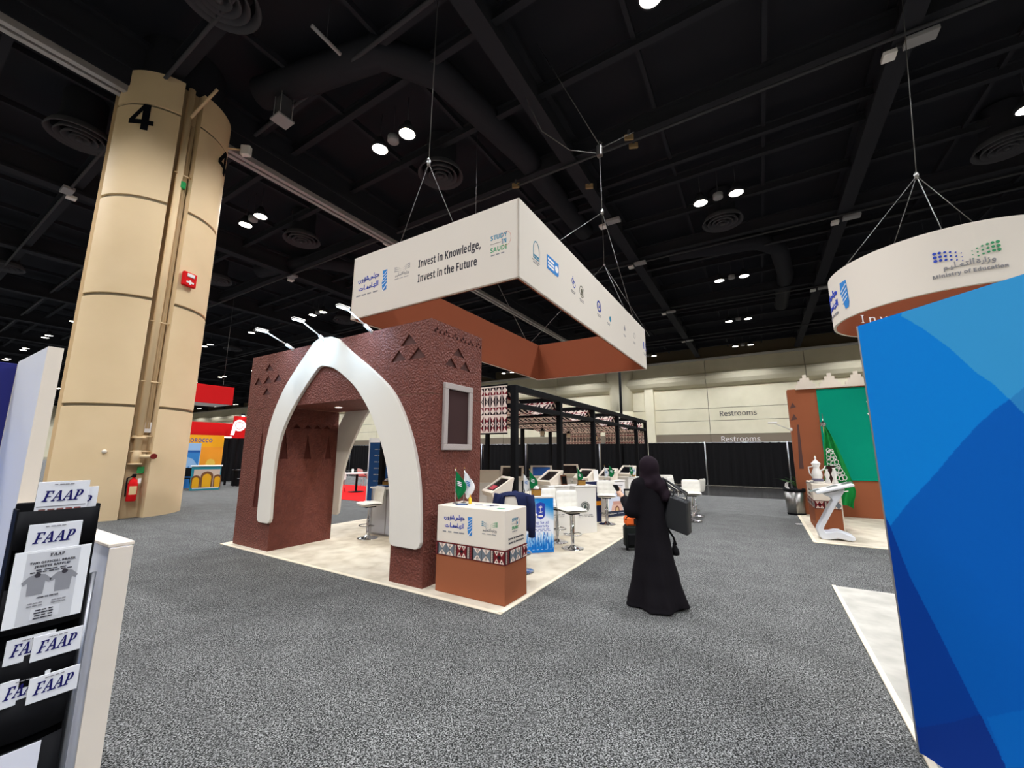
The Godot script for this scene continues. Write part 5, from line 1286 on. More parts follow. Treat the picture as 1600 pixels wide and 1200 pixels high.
func build_person():
	# local frame: she faces +z, her left hand is at +x
	var base := py(1024, 942, 0.0); var yaw := deg_to_rad(-135)
	var w := thing("person", "person in long black robe and headscarf walking away with a phone", "person", base, yaw)
	var skin := mat(c8(206, 158, 130), 0.55); var cloth := tri_mat(noise_tex(128, 0.2, c8(18, 16, 19), c8(26, 23, 27), 2, 61), 0.3, 0.9); cloth.rim_enabled = false
	# body: head, neck, arms, torso and legs as one skin
	var lw := Vector3(.19, 1.10, .27); var lp := Vector3(.18, 1.135, .355)
	var sk := func(p: Vector3) -> float:
		var d := cap(p, Vector3(0, 1.30, 0), Vector3(0, 1.42, .01), .05, .045)
		d = smin(d, cap(p, Vector3(0, .95, 0), Vector3(0, 1.22, 0), .12, .11), .05)
		d = smin(d, cap(p, Vector3(.08, .88, 0), Vector3(.09, .46, .03), .08, .055), .04); d = smin(d, cap(p, Vector3(.09, .46, .03), Vector3(.09, .09, .02), .055, .035), .02)
		d = smin(d, cap(p, Vector3(-.08, .88, 0), Vector3(-.09, .46, .0), .08, .055), .04); d = smin(d, cap(p, Vector3(-.09, .46, 0), Vector3(-.09, .09, -.12), .055, .035), .02)
		d = smin(d, cap(p, Vector3(.09, .05, .0), Vector3(.09, .035, .14), .035, .03), .02); d = smin(d, cap(p, Vector3(-.09, .05, -.14), Vector3(-.09, .035, .0), .035, .03), .02)
		d = smin(d, cap(p, Vector3(.12, 1.27, 0), Vector3(.215, 1.0, .05), .05, .04), .04); d = smin(d, cap(p, Vector3(.215, 1.0, .05), lw, .04, .027), .02)
		d = smin(d, cap(p, Vector3(-.12, 1.27, 0), Vector3(-.225, 1.0, .02), .05, .04), .04); d = smin(d, cap(p, Vector3(-.225, 1.0, .02), Vector3(-.14, 1.02, .22), .04, .027), .02)
		d = smin(d, cap(p, lw, lp, .027, .032), .02)
		return d
	var hd := func(p: Vector3) -> float:
		var d := ell(p, Vector3(0, 1.478, .0), Vector3(.072, .1, .09)); d = smin(d, ell(p, Vector3(0, 1.43, .035), Vector3(.055, .06, .055)), .03)
		d = smin(d, cap(p, Vector3(0, 1.40, 0), Vector3(0, 1.36, 0), .046, .046), .02)
		d = smin(d, cap(p, Vector3(0, 1.492, .088), Vector3(0, 1.452, .104), .009, .014), .012)          # nose
		d = smin(d, cap(p, Vector3(-.02, 1.422, .088), Vector3(.02, 1.422, .088), .008, .008), .006)       # mouth
		d = smin(d, cap(p, Vector3(-.045, 1.51, .075), Vector3(-.015, 1.514, .088), .007, .007), .01); d = smin(d, cap(p, Vector3(.045, 1.51, .075), Vector3(.015, 1.514, .088), .007, .007), .01)
		for s in [-1.0, 1.0]: d = max(d, -(p.distance_to(Vector3(s * .03, 1.488, .098)) - .013)); 
		for s in [-1.0, 1.0]: d = min(d, p.distance_to(Vector3(s * .03, 1.488, .078)) - .012); d = smin(d, ell(p, Vector3(s * .074, 1.475, 0), Vector3(.01, .03, .02)), .008)
		return d
	# left hand round the phone
	var hand := func(p: Vector3) -> float:
		var d := ell(p, lp + Vector3(.004, .01, .03), Vector3(.022, .022, .05)); d = smin(d, cap(p, lw, lp, .027, .026), .02)
		for k in 4:
			var r := lp + Vector3(.012, -.004 + .0 , .066); var o := Vector3(-.012 + .0, .022 - .016 * k, 0.004 - abs(k - 1.4) * .004)
			var a := r + o; var b := a + Vector3(-.012, .002, .03 - .003 * k); var c := b + Vector3(-.03, .002, .0)
			d = smin(d, cap(p, a, b, .0088, .0082), .006); d = smin(d, cap(p, b, c, .0082, .007), .004)
		var t0 := lp + Vector3(-.008, .018, .02); var t1 := t0 + Vector3(-.016, .03, .02); d = smin(d, cap(p, t0, t1, .011, .0095), .01); d = smin(d, cap(p, t1, t1 + Vector3(-.004, .022, .022), .0095, .008), .005)
		return d
	var st := new_st()
	surface_net(st, Vector3(-.3, 0, -.22), Vector3(.32, 1.42, .43), 0.014, sk)
	surface_net(st, Vector3(-.1, 1.34, -.11), Vector3(.1, 1.6, .13), 0.005, hd)
	surface_net(st, lp + Vector3(-.07, -.06, -.06), lp + Vector3(.05, .09, .13), 0.004, hand)
	part(w, "body", done(st), skin)
	# robe
	var tbl := [[0.0, .325, .35, -.03], [.06, .30, .325, -.03], [.25, .25, .265, -.02], [.5, .205, .21, -.01], [.75, .18, .17, 0], [.95, .165, .145, 0], [1.1, .165, .13, 0], [1.22, .175, .112, 0], [1.29, .17, .095, 0], [1.35, .105, .075, 0], [1.40, .07, .065, 0]]
	var robe := func(p: Vector3) -> float:
		var y := clampf(p.y, 0.0, 1.4); var a := prof_at(tbl, y, 1); var b := prof_at(tbl, y, 2); var oz := prof_at(tbl, y, 3)
		var q := Vector2(p.x / a, (p.z - oz) / b); var th := atan2(q.y, q.x); var low := clampf((0.95 - p.y) / 0.95, 0, 1)
		var fold := low * (0.085 * sin(th * 5.0 + 0.6 + p.y * 1.2) + 0.06 * sin(th * 9.0 + 2.0 - p.y * 2.0)) + 0.012 * sin(th * 7.0 + p.y * 9.0)
		var d: float = (q.length() - 1.0 - fold) * minf(a, b)
		d = max(d, p.y - 1.4); d = max(d, 0.012 + 0.02 * max(0.0, sin(th * 2.0 - 0.4)) - p.y)
		d = smin(d, cap(p, Vector3(.14, 1.27, 0), Vector3(.215, .99, .04), .08, .078), .05); d = smin(d, cap(p, Vector3(.215, .99, .04), Vector3(.195, 1.08, .225), .078, .056), .04)
		d = smin(d, cap(p, Vector3(-.14, 1.27, 0), Vector3(-.215, .99, .0), .08, .075), .05); d = smin(d, cap(p, Vector3(-.235, .99, .0), Vector3(-.15, 1.01, .2), .08, .06), .04)
		d = max(d, -cap(p, Vector3(.19, 1.10, .27), Vector3(.195, 1.08, .205), .042, .03))
		return d
	var s2 := new_st(); surface_net(s2, Vector3(-.42, 0, -.46), Vector3(.42, 1.41, .42), 0.0145, robe); part(w, "robe", done(s2), cloth)
	# headscarf: hood with a face opening, falling over shoulders and down the back
	var scarf := func(p: Vector3) -> float:
		var d := ell(p, Vector3(0, 1.478, -.012), Vector3(.106, .126, .128)); d = smin(d, cap(p, Vector3(0, 1.42, -.01), Vector3(0, 1.30, -.015), .088, .125), .05)
		d = smin(d, cap(p, Vector3(-.05, 1.30, -.09), Vector3(-.12, 1.14, -.13), .07, .05), .05); d = smin(d, cap(p, Vector3(-.10, 1.26, -.02), Vector3(-.14, 1.18, -.08), .07, .06), .04)
		d += (0.006 * sin(p.y * 42.0 + p.x * 30.0 + p.z * 16.0) + 0.004 * sin(p.x * 60.0 - p.y * 25.0)) * clampf((1.46 - p.y) * 8.0, 0.12, 1.0)
		d = max(d, -ell(p, Vector3(0, 1.475, .115), Vector3(.062, .088, .085)))
		return d
	var s3 := new_st(); surface_net(s3, Vector3(-.23, 1.06, -.24), Vector3(.17, 1.63, .17), 0.0075, scarf); part(w, "headscarf", done(s3), tri_mat(noise_tex(128, 0.2, c8(28, 20, 26), c8(40, 30, 37), 2, 62), 0.2, 0.85))
	for s in [-1.0, 1.0]:
		part(w, "eye", lathe([[0, -.011], [.008, -.008], [.011, 0], [.008, .008], [0, .011]], 10), M.black, at(s * .03, 1.488, .081))
	for q in [[.09, .10], [-.09, -.06]]:
		part(w, "shoe", cushion(.085, .23, .05, 1, 1), M.black, Transform3D(Basis(Vector3(1, 0, 0), Vector3(0, 0, -1), Vector3(0, 1, 0)), Vector3(q[0], 0.03, q[1] + .12)))
	part(w, "sleeve_tassel", lathe([[0, 0], [.035, .01], [.04, .06], [.015, .13], [0, .16]], 10), M.black, Transform3D(Basis(Vector3.RIGHT, 0.3), Vector3(-.235, .50, -.10)))
	part(w, "tassel_cord", tube([Vector3(-.16, .80, -.06), Vector3(-.22, .70, -.08), Vector3(-.235, .62, -.10)], 0.012, 6), M.black)
	var ph := thing("smartphone", "dark smartphone held in the woman's left hand", "phone", base, yaw)
	part(ph, "body", bbox(.068, .145, .008, .003), M.black, Transform3D(Basis(Vector3(0, 1, 0), 0.0) * Basis(Vector3.RIGHT, 1.0), lp + Vector3(-.018, .018, .05))); part(ph, "display", bbox(.062, .135, .002, .0), M.black_gloss, Transform3D(Basis(Vector3.RIGHT, 1.0), lp + Vector3(-.018, .018, .05)) * at(0, .005, -.0055))
	# tote bag on the right shoulder
	var tg := thing("tote_bag", "black leather tote bag hanging from the woman's right shoulder", "bag", base, yaw)
	var bagm := mat(c8(26, 27, 30), 0.5)
	var bb := basis_from(Vector3(-.62, -.2, -.76), Vector3(0.1, 1, 0.0))
	var outl := PackedVector2Array(V([-.14, .02, -.12, 0, .13, -.02, .15, 0, .10, .33, .09, .34, -.10, .36, -.11, .35]))
	part(tg, "bag_body", extrude(outl, 0.12, 0.016), bagm, Transform3D(bb, Vector3(-.27, .80, -.10)))
	part(tg, "top_edge", tube([bb * Vector3(-.1, .345, .06) + Vector3(-.27, .80, -.10), bb * Vector3(.09, .335, .06) + Vector3(-.27, .80, -.10)], 0.02, 8), bagm)
	for s in [0.02, 0.1]:
		var o := Vector3(-.27, .80, -.10)
		part(tg, "strap", tube([o + bb * Vector3(-.07, .32, s), o + bb * Vector3(-.06, .42, s * .9) , Vector3(-.20, 1.30, .02), Vector3(-.175, 1.345, -.01), Vector3(-.19, 1.32, -.06), o + bb * Vector3(.06, .42, s * .9), o + bb * Vector3(.06, .31, s)], 0.011, 6), bagm)

# ================= stand on the right with the green wall and the round banner =================
func build_right_stand():
	var WLZ := -13.6
	var f := thing("stand_carpet", "pale beige floor of the green-wall stand on the right", "carpet", Vector3(3.75, 0, -11.9))
	part(f, "surface", bbox(6.0, 0.014, 4.6, 0.004), M.stand_floor); part(f, "edge_strip", bbox(0.06, 0.014, 4.66, 0.004), M.edge, at(-3.03, 0, 0)); part(f, "edge_strip", bbox(6.1, 0.014, 0.06, 0.004), M.edge, at(0, 0, 2.33))
	var tl := pz(1229.5, 609, WLZ); var topy := tl.y; var x0 := tl.x; var x1 := 6.6
	var w := thing("green_feature_wall", "brown wall with large green panel and cream stepped crest", "display wall", Vector3(0, 0.014, 0))
	part(w, "wall_board", bbox(x1 - x0, topy - 0.014, 0.4, 0.008), M.brown_flat, at((x0 + x1) / 2, 0, WLZ - 0.2))
	var gl := pz(1275, 611, WLZ); var gb := pz(1310, 750, WLZ)
	part(w, "green_panel", bbox(x1 - 0.6 - gl.x, topy - 0.05 - gb.y, 0.03, 0.004), mat(c8(0, 140, 112), 0.7), at((gl.x + x1 - 0.6) / 2, gb.y - 0.014, WLZ + 0.012))
	# stepped crest
	var c0 := pz(1243, 611.5, WLZ + 0.05); var c1 := pz(1282, 601, WLZ + 0.05); var pitch := (c1.x - c0.x)
	pitch = pz(1258.5 + 39.5, 590, WLZ + 0.05).x - pz(1258.5, 590, WLZ + 0.05).x
	var u := pitch / 8.0; var hstep: float = (pz(1258, 587, WLZ).y - pz(1258, 609, WLZ).y) / 4.6
	var steps := [1, 2, 3, 4, 3, 2, 1, 0]
	var pts := PackedVector2Array(); var x := 0.0
	pts.append(Vector2(0, 0)); pts.append(Vector2(0, hstep * 1.3))
	for rep in 5:
		for k in 8:
			var y: float = hstep * (0.6 + steps[k])
			var wd := u * (1.3 if steps[k] == 4 else (1.3 if steps[k] == 0 else 0.9))
			pts.append(Vector2(x, y)); pts.append(Vector2(x + wd, y)); x += wd
	pts.append(Vector2(x, 0)); 
	var clean := PackedVector2Array()
	for p in pts:
		if clean.size() == 0 or clean[-1].distance_to(p) > 0.001: clean.append(p)
	clean.remove_at(1)
	part(w, "stepped_crest", extrude(clean, 0.06, 0.004), M.cream, at(c0.x, topy - 0.014 - hstep * 0.25, WLZ + 0.01))
	for q in [[143, 785, 178, 690, 238, 762], [158, 972, 203, 868, 262, 950]]:
		var t := tri_pts(q, Vector2(1220, 560), 10, "z", WLZ); var c: Vector3 = (t[0] + t[1] + t[2]) / 3; var p2 := PackedVector2Array()
		for v in t: p2.append(Vector2(v.x - c.x, v.y - c.y))
		part(w, "triangle_inlay", extrude(p2, 0.006), M.inlay, atv(Vector3(c.x, c.y - 0.014, WLZ - 0.002)))
	var sl := tri_pts([125, 375, 135, 375, 162, 650], Vector2(1210, 570), 4, "z", WLZ)
	part(w, "slit_inlay", extrude(PackedVector2Array([Vector2(sl[0].x, sl[2].y), Vector2(sl[0].x + 0.1, sl[2].y), Vector2(sl[0].x + 0.1, sl[0].y), Vector2(sl[0].x + 0.06, sl[0].y)]), 0.006), M.inlay, at(0, -0.014, WLZ - 0.002))
	var mk := new_st(); var m0 := pz(1357, 629, WLZ + 0.03); add_stroke(mk, Transform3D(), V([0, 0, .12, .05]), 0.1); add_stroke(mk, Transform3D(), V([0, -.28, .12, -.5, .4, -.5, .6, -.2]), 0.1)
	part(w, "white_mark", done(mk), M.ink_white, atv(m0 - Vector3(0, 0.014, 0)))
	# arm lamp reaching out from the wall edge
	var al := thing("arm_lamp", "white arm lamp reaching out from the brown wall edge", "lamp", pz(1234, 671, WLZ))
	var ve := pz(1207, 660.5, WLZ + 0.2) - al.position
	part(al, "arm", tube([Vector3.ZERO, ve], 0.012, 6), M.white); part(al, "clamp", bbox(0.06, 0.08, 0.06, 0.01), M.white, at(0.03, -0.04, 0)); part(al, "lamp_head", bbox(0.22, 0.04, 0.1, 0.01), M.white, atv(ve - Vector3(0, 0.02, 0)))
	# counter
	var fl := py(1277, 830, 0.014); var fr := py(1320.5, 833, 0.014); var bl := py(1260.5, 809.5, 0.014)
	var cw: float = fr.x - fl.x; var cd: float = min(fl.z - bl.z, 1.3); var ch := 0.96
	var c := thing("display_counter", "brown and cream counter with woven-pattern band near the green wall", "counter", Vector3((fl.x + fr.x) / 2, 0.014, (fl.z + fr.z) / 2 - cd / 2))
	part(c, "base_box", bbox(cw, 0.46, cd, 0.006), M.brown_flat); part(c, "top_box", bbox(cw, ch - 0.62, cd, 0.008), M.cream, at(0, 0.62, 0)); part(c, "band_core", bbox(cw - 0.01, 0.17, cd - 0.01, 0.0), M.inlay_dark, at(0, 0.455, 0))
	part(c, "pattern_band", band_panel(cw, 0.16, 0.5, cw / 0.56), M.band, at(0, 0.46, cd / 2 - 0.002)); part(c, "pattern_band", band_panel(cd, 0.16, 0.2, cd / 0.56), M.band, Transform3D(Basis(Vector3(0, 0, 1), Vector3(0, 1, 0), Vector3(-1, 0, 0)), Vector3(-cw / 2 + 0.002, 0.46, 0)))
	part(c, "corner_strip", bbox(0.02, ch, 0.02, 0.003), M.cream, at(cw / 2, 0, cd / 2))
	for k in 2: part(c, "slogan_print", fine_print(cd * 0.4, 0.03, 3), M.ink, Transform3D(Basis(Vector3(0, 0, 1), Vector3(0, 1, 0), Vector3(-1, 0, 0)), Vector3(-cw / 2 - 0.001, 0.8 - 0.09 * k, 0.05)))
	# white vessels on the counter
	var tp: float = 0.014 + ch
	var v1 := thing("white_coffee_pot", "tall white pot with pointed lid on the counter", "coffee pot", Vector3(c.position.x - 0.08, tp, c.position.z + 0.22))
	part(v1, "body", lathe([[0, 0], [0.1, 0], [0.11, 0.02], [0.085, 0.1], [0.1, 0.17], [0.095, 0.22], [0.06, 0.31], [0.055, 0.34], [0.085, 0.42], [0, 0.42]], 20), M.white); part(v1, "lid", lathe([[0.09, 0.42], [0.06, 0.46], [0.02, 0.5], [0.012, 0.53], [0.022, 0.55], [0.004, 0.59], [0, 0.59]], 16), M.white); part(v1, "grey_band", lathe([[0.101, 0.02], [0.112, 0.08], [0.09, 0.1]], 20), mat(c8(104, 100, 116), 0.6)); part(v1, "spout", tube([Vector3(0.06, 0.26, 0), Vector3(0.13, 0.3, 0), Vector3(0.17, 0.38, 0)], 0.02, 8, 0.008), M.white); part(v1, "handle", tube([Vector3(-0.05, 0.36, 0), Vector3(-0.14, 0.34, 0), Vector3(-0.13, 0.2, 0), Vector3(-0.09, 0.14, 0)], 0.012, 6), M.white); part(v1, "lid_tip", lathe([[0, 0], [0.01, 0.01], [0, 0.03]], 8), M.gold, at(0, 0.585, 0))
	for q in [[0.1, 0.2, "white curved vase beside the tall white pot", 0.3], [0.2, 0.42, "slim white vase at the counter end", 0.34]]:
		var v := thing("white_vase", q[2], "vase", Vector3(c.position.x + q[0], tp, c.position.z + q[1])); var h: float = q[3]
		part(v, "body", lathe([[0, 0], [0.05, 0], [0.055, h * .1], [0.03, h * .35], [0.05, h * .6], [0.02, h * .9], [0.03, h], [0, h]], 16), M.white); part(v, "foot", lathe([[0, 0], [0.06, 0], [0.055, 0.015], [0, 0.015]], 16), M.white)
	var bx := thing("dark_box", "tall dark brown box standing behind the white vases", "box", Vector3(c.position.x + 0.2, tp, c.position.z - 0.05)); part(bx, "box", bbox(0.14, 0.34, 0.12, 0.006), mat(c8(52, 28, 26), 0.6)); part(bx, "lid", bbox(0.15, 0.03, 0.13, 0.006), mat(c8(44, 24, 22), 0.6), at(0, 0.34, 0))
	var cup := thing("small_cup", "small white cup on a round tray at the counter corner", "cup", Vector3(c.position.x - 0.2, tp + 0.012, c.position.z + 0.3)); part(cup, "cup", lathe([[0, 0], [0.02, 0], [0.035, 0.05], [0.03, 0.05], [0.0, 0.01]], 12), M.white); part(cup, "rim", lathe([[0.033, 0.048], [0.036, 0.052], [0.032, 0.053]], 12), M.gold)
	var tr := thing("round_tray", "thin round tray under the small white cup", "tray", Vector3(c.position.x - 0.2, tp, c.position.z + 0.3)); part(tr, "dish", lathe([[0, 0], [0.1, 0], [0.115, 0.012], [0.1, 0.01], [0, 0.008]], 18), M.steel); part(tr, "rim", lathe([[0.112, 0.008], [0.118, 0.014], [0.112, 0.015]], 18), M.chrome)
	# standing flag
	var FZz := -13.15; var fp := pz(1291, 700, FZz); fp.y = 0.014
	var fg := thing("standing_flag", "tall green flag with white script on a silver-topped pole", "flag", fp)
	var ptop: float = pz(1290, 664, FZz).y - 0.014
	part(fg, "pole", tube([Vector3(0, 0.02, 0), Vector3(0, ptop, 0)], 0.015, 8), M.gold); part(fg, "foot", lathe([[0, 0], [0.18, 0], [0.18, 0.02], [0.03, 0.06], [0, 0.06]], 20), M.chrome)
	part(fg, "finial", lathe([[0, 0], [0.05, 0.03], [0.075, 0.08], [0.05, 0.13], [0.012, 0.15], [0.006, 0.36], [0, 0.36]], 14), M.chrome, at(0, ptop - 0.06, 0))
	var st := new_st(); st.set_smooth_group(0); var rows := 14; var segs := 28; var P := []
	for j in rows + 1:
		var t := float(j) / rows; var yy := ptop * 0.97 - t * (ptop * 0.97 - 0.3); var wd := 0.04 + 0.52 * pow(t, 0.8) * (1.0 - 0.3 * smoothstep(0.75, 1.0, t)); var ring := []
		for i in segs + 1:
			var s := float(i) / segs; ring.append(Vector3(-0.12 * t + wd * (s * 1.35 - 0.12), yy - 0.05 * sin(s * 7), 0.07 * sin(s * 16.0 + t * 3.0) * (0.35 + t) + 0.08))
		P.append(ring)
	for j in rows:
		for i in segs:
			quad(st, P[j][i], P[j][i + 1], P[j + 1][i + 1], P[j + 1][i]); var z := Vector3(0, 0, -0.006); quad(st, P[j][i] + z, P[j + 1][i] + z, P[j + 1][i + 1] + z, P[j][i + 1] + z)
	part(fg, "cloth", done(st), mat(c8(28, 132, 62), 0.7))
	var sc := new_st()
	for k in 8:
		var t := 0.3 + 0.048 * k; var yy := ptop * 0.97 - t * (ptop * 0.97 - 0.3); var wd := 0.04 + 0.52 * pow(t, 0.8); var a := -0.12 * t + wd * 0.06; var b := -0.12 * t + wd * (0.6 + 0.05 * k); var nl := 2 + k / 2
		for i in nl:
			var cx := lerpf(a, b, (i + 0.5) / nl); add_stroke(sc, Transform3D(), ring_pts(Vector2(cx, yy - 0.02 * (i % 2)), (b - a) / nl * 0.62, 8, 0.06), 0.011)
		if k % 2 == 0: add_stroke(sc, Transform3D(), [Vector2(a, yy - 0.05), Vector2(lerpf(a, b, .5), yy + 0.03), Vector2(b, yy - 0.04)], 0.018)
	add_stroke(sc, Transform3D(), V([-.05, ptop * .97 - .84 * (ptop * .97 - .3), .3, ptop * .97 - .8 * (ptop * .97 - .3)]), 0.02)
	part(fg, "white_script", done(sc), M.ink_white, at(0, 0, 0.2))
	# Z-shaped touch table
	var ZZ := -10.05; var zp := py(1290, 843, 0.014)
	var k := thing("touch_table", "white Z-shaped touch-screen table before the brown counter", "touch table", Vector3(zp.x, 0.014, ZZ))
	var out := PackedVector2Array(); var px := [360, 895, 372, 850, 600, 430, 560, 385, 470, 350, 480, 325, 780, 262, 755, 330, 650, 500, 470, 830, 456, 875, 490, 922, 560, 922, 640, 903, 720, 910, 800, 942, 900, 982, 945, 1008, 950, 1050, 905, 1070, 800, 1046, 680, 1022, 560, 1040, 440, 1032, 395, 990]
	var lowy := 1e9
	for i in range(0, px.size(), 2):
		var v := pz(1240 + px[i] / 10.0, 740 + px[i + 1] / 10.0, ZZ); out.append(Vector2(v.x - zp.x, v.y)); lowy = min(lowy, v.y)
	for i in out.size(): out[i].y -= lowy
	part(k, "z_frame", extrude(out, 0.34, 0.015), mat(c8(222, 224, 230), 0.4), at(0, 0, -0.17))
	var ta := pz(1240 + 35, 740 + 31, ZZ); var tb2 := pz(1240 + 88.5, 740 + 19.5, ZZ); var tv := tb2 - ta; var tb := basis_from(tv, Vector3(0, 0, -1)); var tc := (ta + tb2) / 2 - Vector3(zp.x, lowy + 0.0, ZZ); tc.z = 0
	var hb := Basis(tb.x, tb.x.cross(Vector3(0, 0, 1)) * -1.0, Vector3(0, 0, 1))
	part(k, "table_top", bbox(tv.length() + 0.04, 0.05, 0.62, 0.012), mat(c8(226, 228, 232), 0.35), Transform3D(hb, tc - hb.y * 0.02))
	part(k, "screen", bbox(tv.length() - 0.06, 0.004, 0.5, 0.001), M.white, Transform3D(hb, tc + hb.y * 0.03))
	for q in [-0.3, 0.0, 0.24]: part(k, "screen_picture", bbox(0.17, 0.003, 0.3, 0.0), mat(c8(66, 84, 76), 0.4), Transform3D(hb, tc + hb.y * 0.034 + hb.x * q))
	adopt(k, k.get_node("screen"), ["screen_picture"])
	# bin and plant
	var bp := py(1246, 805.5, 0.0)
	var b := thing("steel_bin", "brushed steel waste bin with black rim beside the brown wall", "waste bin", bp + Vector3(0, 0, -0.2))
	part(b, "body", lathe([[0, 0.02], [0.2, 0.02], [0.24, 0.62], [0.22, 0.62]], 26), M.steel); part(b, "rim", lathe([[0.245, 0.6], [0.255, 0.62], [0.255, 0.68], [0.22, 0.68], [0.2, 0.62]], 26), M.black); part(b, "base_ring", lathe([[0, 0], [0.205, 0], [0.21, 0.04], [0.2, 0.05]], 26), M.black); part(b, "liner_edge", lathe([[0.1, 0.66], [0.16, 0.72], [0.14, 0.8], [0.1, 0.84]], 6, true, 1.4), M.ink_white, at(-0.05, 0, 0, 3.6))
	var pp := pz(1237, 745, -14.5); pp.y = 0.0
	var pl := thing("floor_plant", "arching green palm in a dark pot behind the steel bin", "plant", Vector3(pp.x + 0.15, 0, -14.5))
	part(pl, "pot", lathe([[0, 0], [0.16, 0], [0.22, 0.5], [0.2, 0.5], [0, 0.46]], 18), M.black)
	var r := RandomNumberGenerator.new(); r.seed = 88
	for q in 26: part(pl, "frond", leaf_mesh(r.randf_range(0.3, 0.75), r.randf_range(0.35, 0.75), 0.022), M.leaf, at(0, 0.46, 0, TAU * q / 26.0 + r.randf() * 0.3))
	var litter := thing("paper_scrap", "small white paper scrap on the grey carpet", "paper", py(1249, 819, 0.0), 0.3); part(litter, "scrap", bbox(0.14, 0.004, 0.1, 0.001), M.ink_white); part(litter, "fold", bbox(0.06, 0.003, 0.1, 0.001), M.ink_white, at(0.02, 0.004, 0))
	# round hanging banner
	var RC := Vector3(3.5, 4.5, -11.5); var RR := 1.8; var RH := 1.12
	var h := thing("round_banner", "white round hanging banner with brown inside and ministry lettering", "hanging sign", RC)
	part(h, "outer_band", lathe([[RR, 0], [RR, RH]], 72), M.header); part(h, "inner_band", lathe([[RR - 0.05, RH], [RR - 0.05, 0]], 72), M.header_in)
	part(h, "bottom_rim", lathe([[RR - 0.05, 0], [RR - 0.025, -0.012], [RR, 0]], 72), M.header); part(h, "top_rim", lathe([[RR, RH], [RR - 0.025, RH + 0.012], [RR - 0.05, RH]], 72), M.header)
	var ring_hit := func(x: float, y: float) -> Array:
		var d := ray(x, y); var o := EYE - RC; var A := d.x * d.x + d.z * d.z; var Bq := o.x * d.x + o.z * d.z; var Cq := o.x * o.x + o.z * o.z - RR * RR
		var disc: float = max(Bq * Bq - A * Cq, 0.0); var t := (-Bq - sqrt(disc)) / A; var p := o + d * t; return [rad_to_deg(atan2(p.x, p.z)), p.y]
	var a1: Array = ring_hit.call(1512, 403); ministry_round(h, a1[0], a1[1], RR + 0.002)
	var a2: Array = ring_hit.call(1318, 462); bend_logo(h, a2[0], a2[1], RR + 0.002)
	var fd := ray(1345, 499); var fo := EYE - RC; var fA := fd.x * fd.x + fd.z * fd.z; var fB := fo.x * fd.x + fo.z * fd.z; var fC := fo.x * fo.x + fo.z * fo.z - (RR - 0.05) * (RR - 0.05)
	var fpnt := fo + fd * ((-fB + sqrt(max(fB * fB - fA * fC, 0.0))) / fA)
	part(h, "inside_lettering", wrapped_inside("I n v e s t", 0.2, RR - 0.056, rad_to_deg(atan2(fpnt.x, fpnt.z)), fpnt.y), M.ink_white)
	adopt(h, h.get_node("outer_band"), ["dot_wing", "arabic", "latin", "leaf", "small"]); adopt(h, h.get_node("inner_band"), ["inside"])
	var ap := pz(1432, 275, RC.z + 0.4)
	var rg := thing("rigging_bridle", "thin steel cable bridle above the round banner", "cable", ap)
	for dg in [-62.0, -12.0, 120.0, 200.0]:
		var e := RC + Vector3(sin(deg_to_rad(dg)) * RR, RH, cos(deg_to_rad(dg)) * RR); part(rg, "cable", tube([Vector3.ZERO, e - ap], 0.008, 5), M.wire)
	part(rg, "cable", tube([Vector3.ZERO, Vector3(0.4, 13.6 - ap.y, 0)], 0.009, 5), M.wire); part(rg, "shackle", lathe([[0, -0.08], [0.035, -0.06], [0.04, 0.05], [0, 0.12]], 8), M.steel)
	# pale carpet below the blue wall
	var wc := thing("stand_carpet", "pale worn carpet under the tall blue wall", "carpet", Vector3(3.4, 0, -3.1))
	part(wc, "surface", bbox(5.5, 0.012, 7.1, 0.004), M.pale_floor); part(wc, "edge_strip", bbox(0.04, 0.014, 7.14, 0.003), M.edge, at(-2.76, 0, 0))
func bend(st: SurfaceTool, m: ArrayMesh, r: float, deg: float, y: float):                         # wrap a flat print round the banner
	for s in m.get_surface_count():
		var arr := m.surface_get_arrays(s); var vs: PackedVector3Array = arr[Mesh.ARRAY_VERTEX]; var ix = arr[Mesh.ARRAY_INDEX]
		var n: int = vs.size() if ix == null or ix.size() == 0 else ix.size()
		for i in n:
			var p: Vector3 = vs[i] if ix == null or ix.size() == 0 else vs[ix[i]]
			var a := deg_to_rad(deg) + p.x / r; st.add_vertex(Vector3(sin(a), 0, cos(a)) * (r + p.z * 4.0) + Vector3(0, y + p.y, 0))
func bent(m: ArrayMesh, r: float, deg: float, y: float) -> ArrayMesh:
	var st := new_st(); st.set_smooth_group(-1); bend(st, m, r, deg, y); return done(st)
func ministry_round(h: Node3D, deg: float, y: float, r: float):
	var d := 0.064
	for wing in 2:
		var st := new_st()
		for c in 6:
			for k in 3:
				var t := c / 5.0; var x := (-6.0 + c) * d if wing == 0 else (6.0 - c) * d; var yy := (1.0 - k) * d * 1.1 - t * t * d * 1.4 + 0.13
				add_extrude(st, Transform3D(), disc2(Vector2(x, yy), d * lerpf(0.42, 0.13, t), 8), 0.002)
		part(h, "dot_wing", bent(done(st), r, deg, y), M.ink_blue if wing == 0 else M.ink_green).set_meta("kind", "stuff")
	part(h, "arabic_lettering", bent(strokes_mesh(scaled(ministry_line(), 0.073, Vector2(-0.41, -0.12)), 0.014), r, deg, y), M.ink_grey)
	part(h, "latin_lettering", wrapped_text("Ministry of Education", 0.064, r, deg, y - 0.235), M.ink_grey)
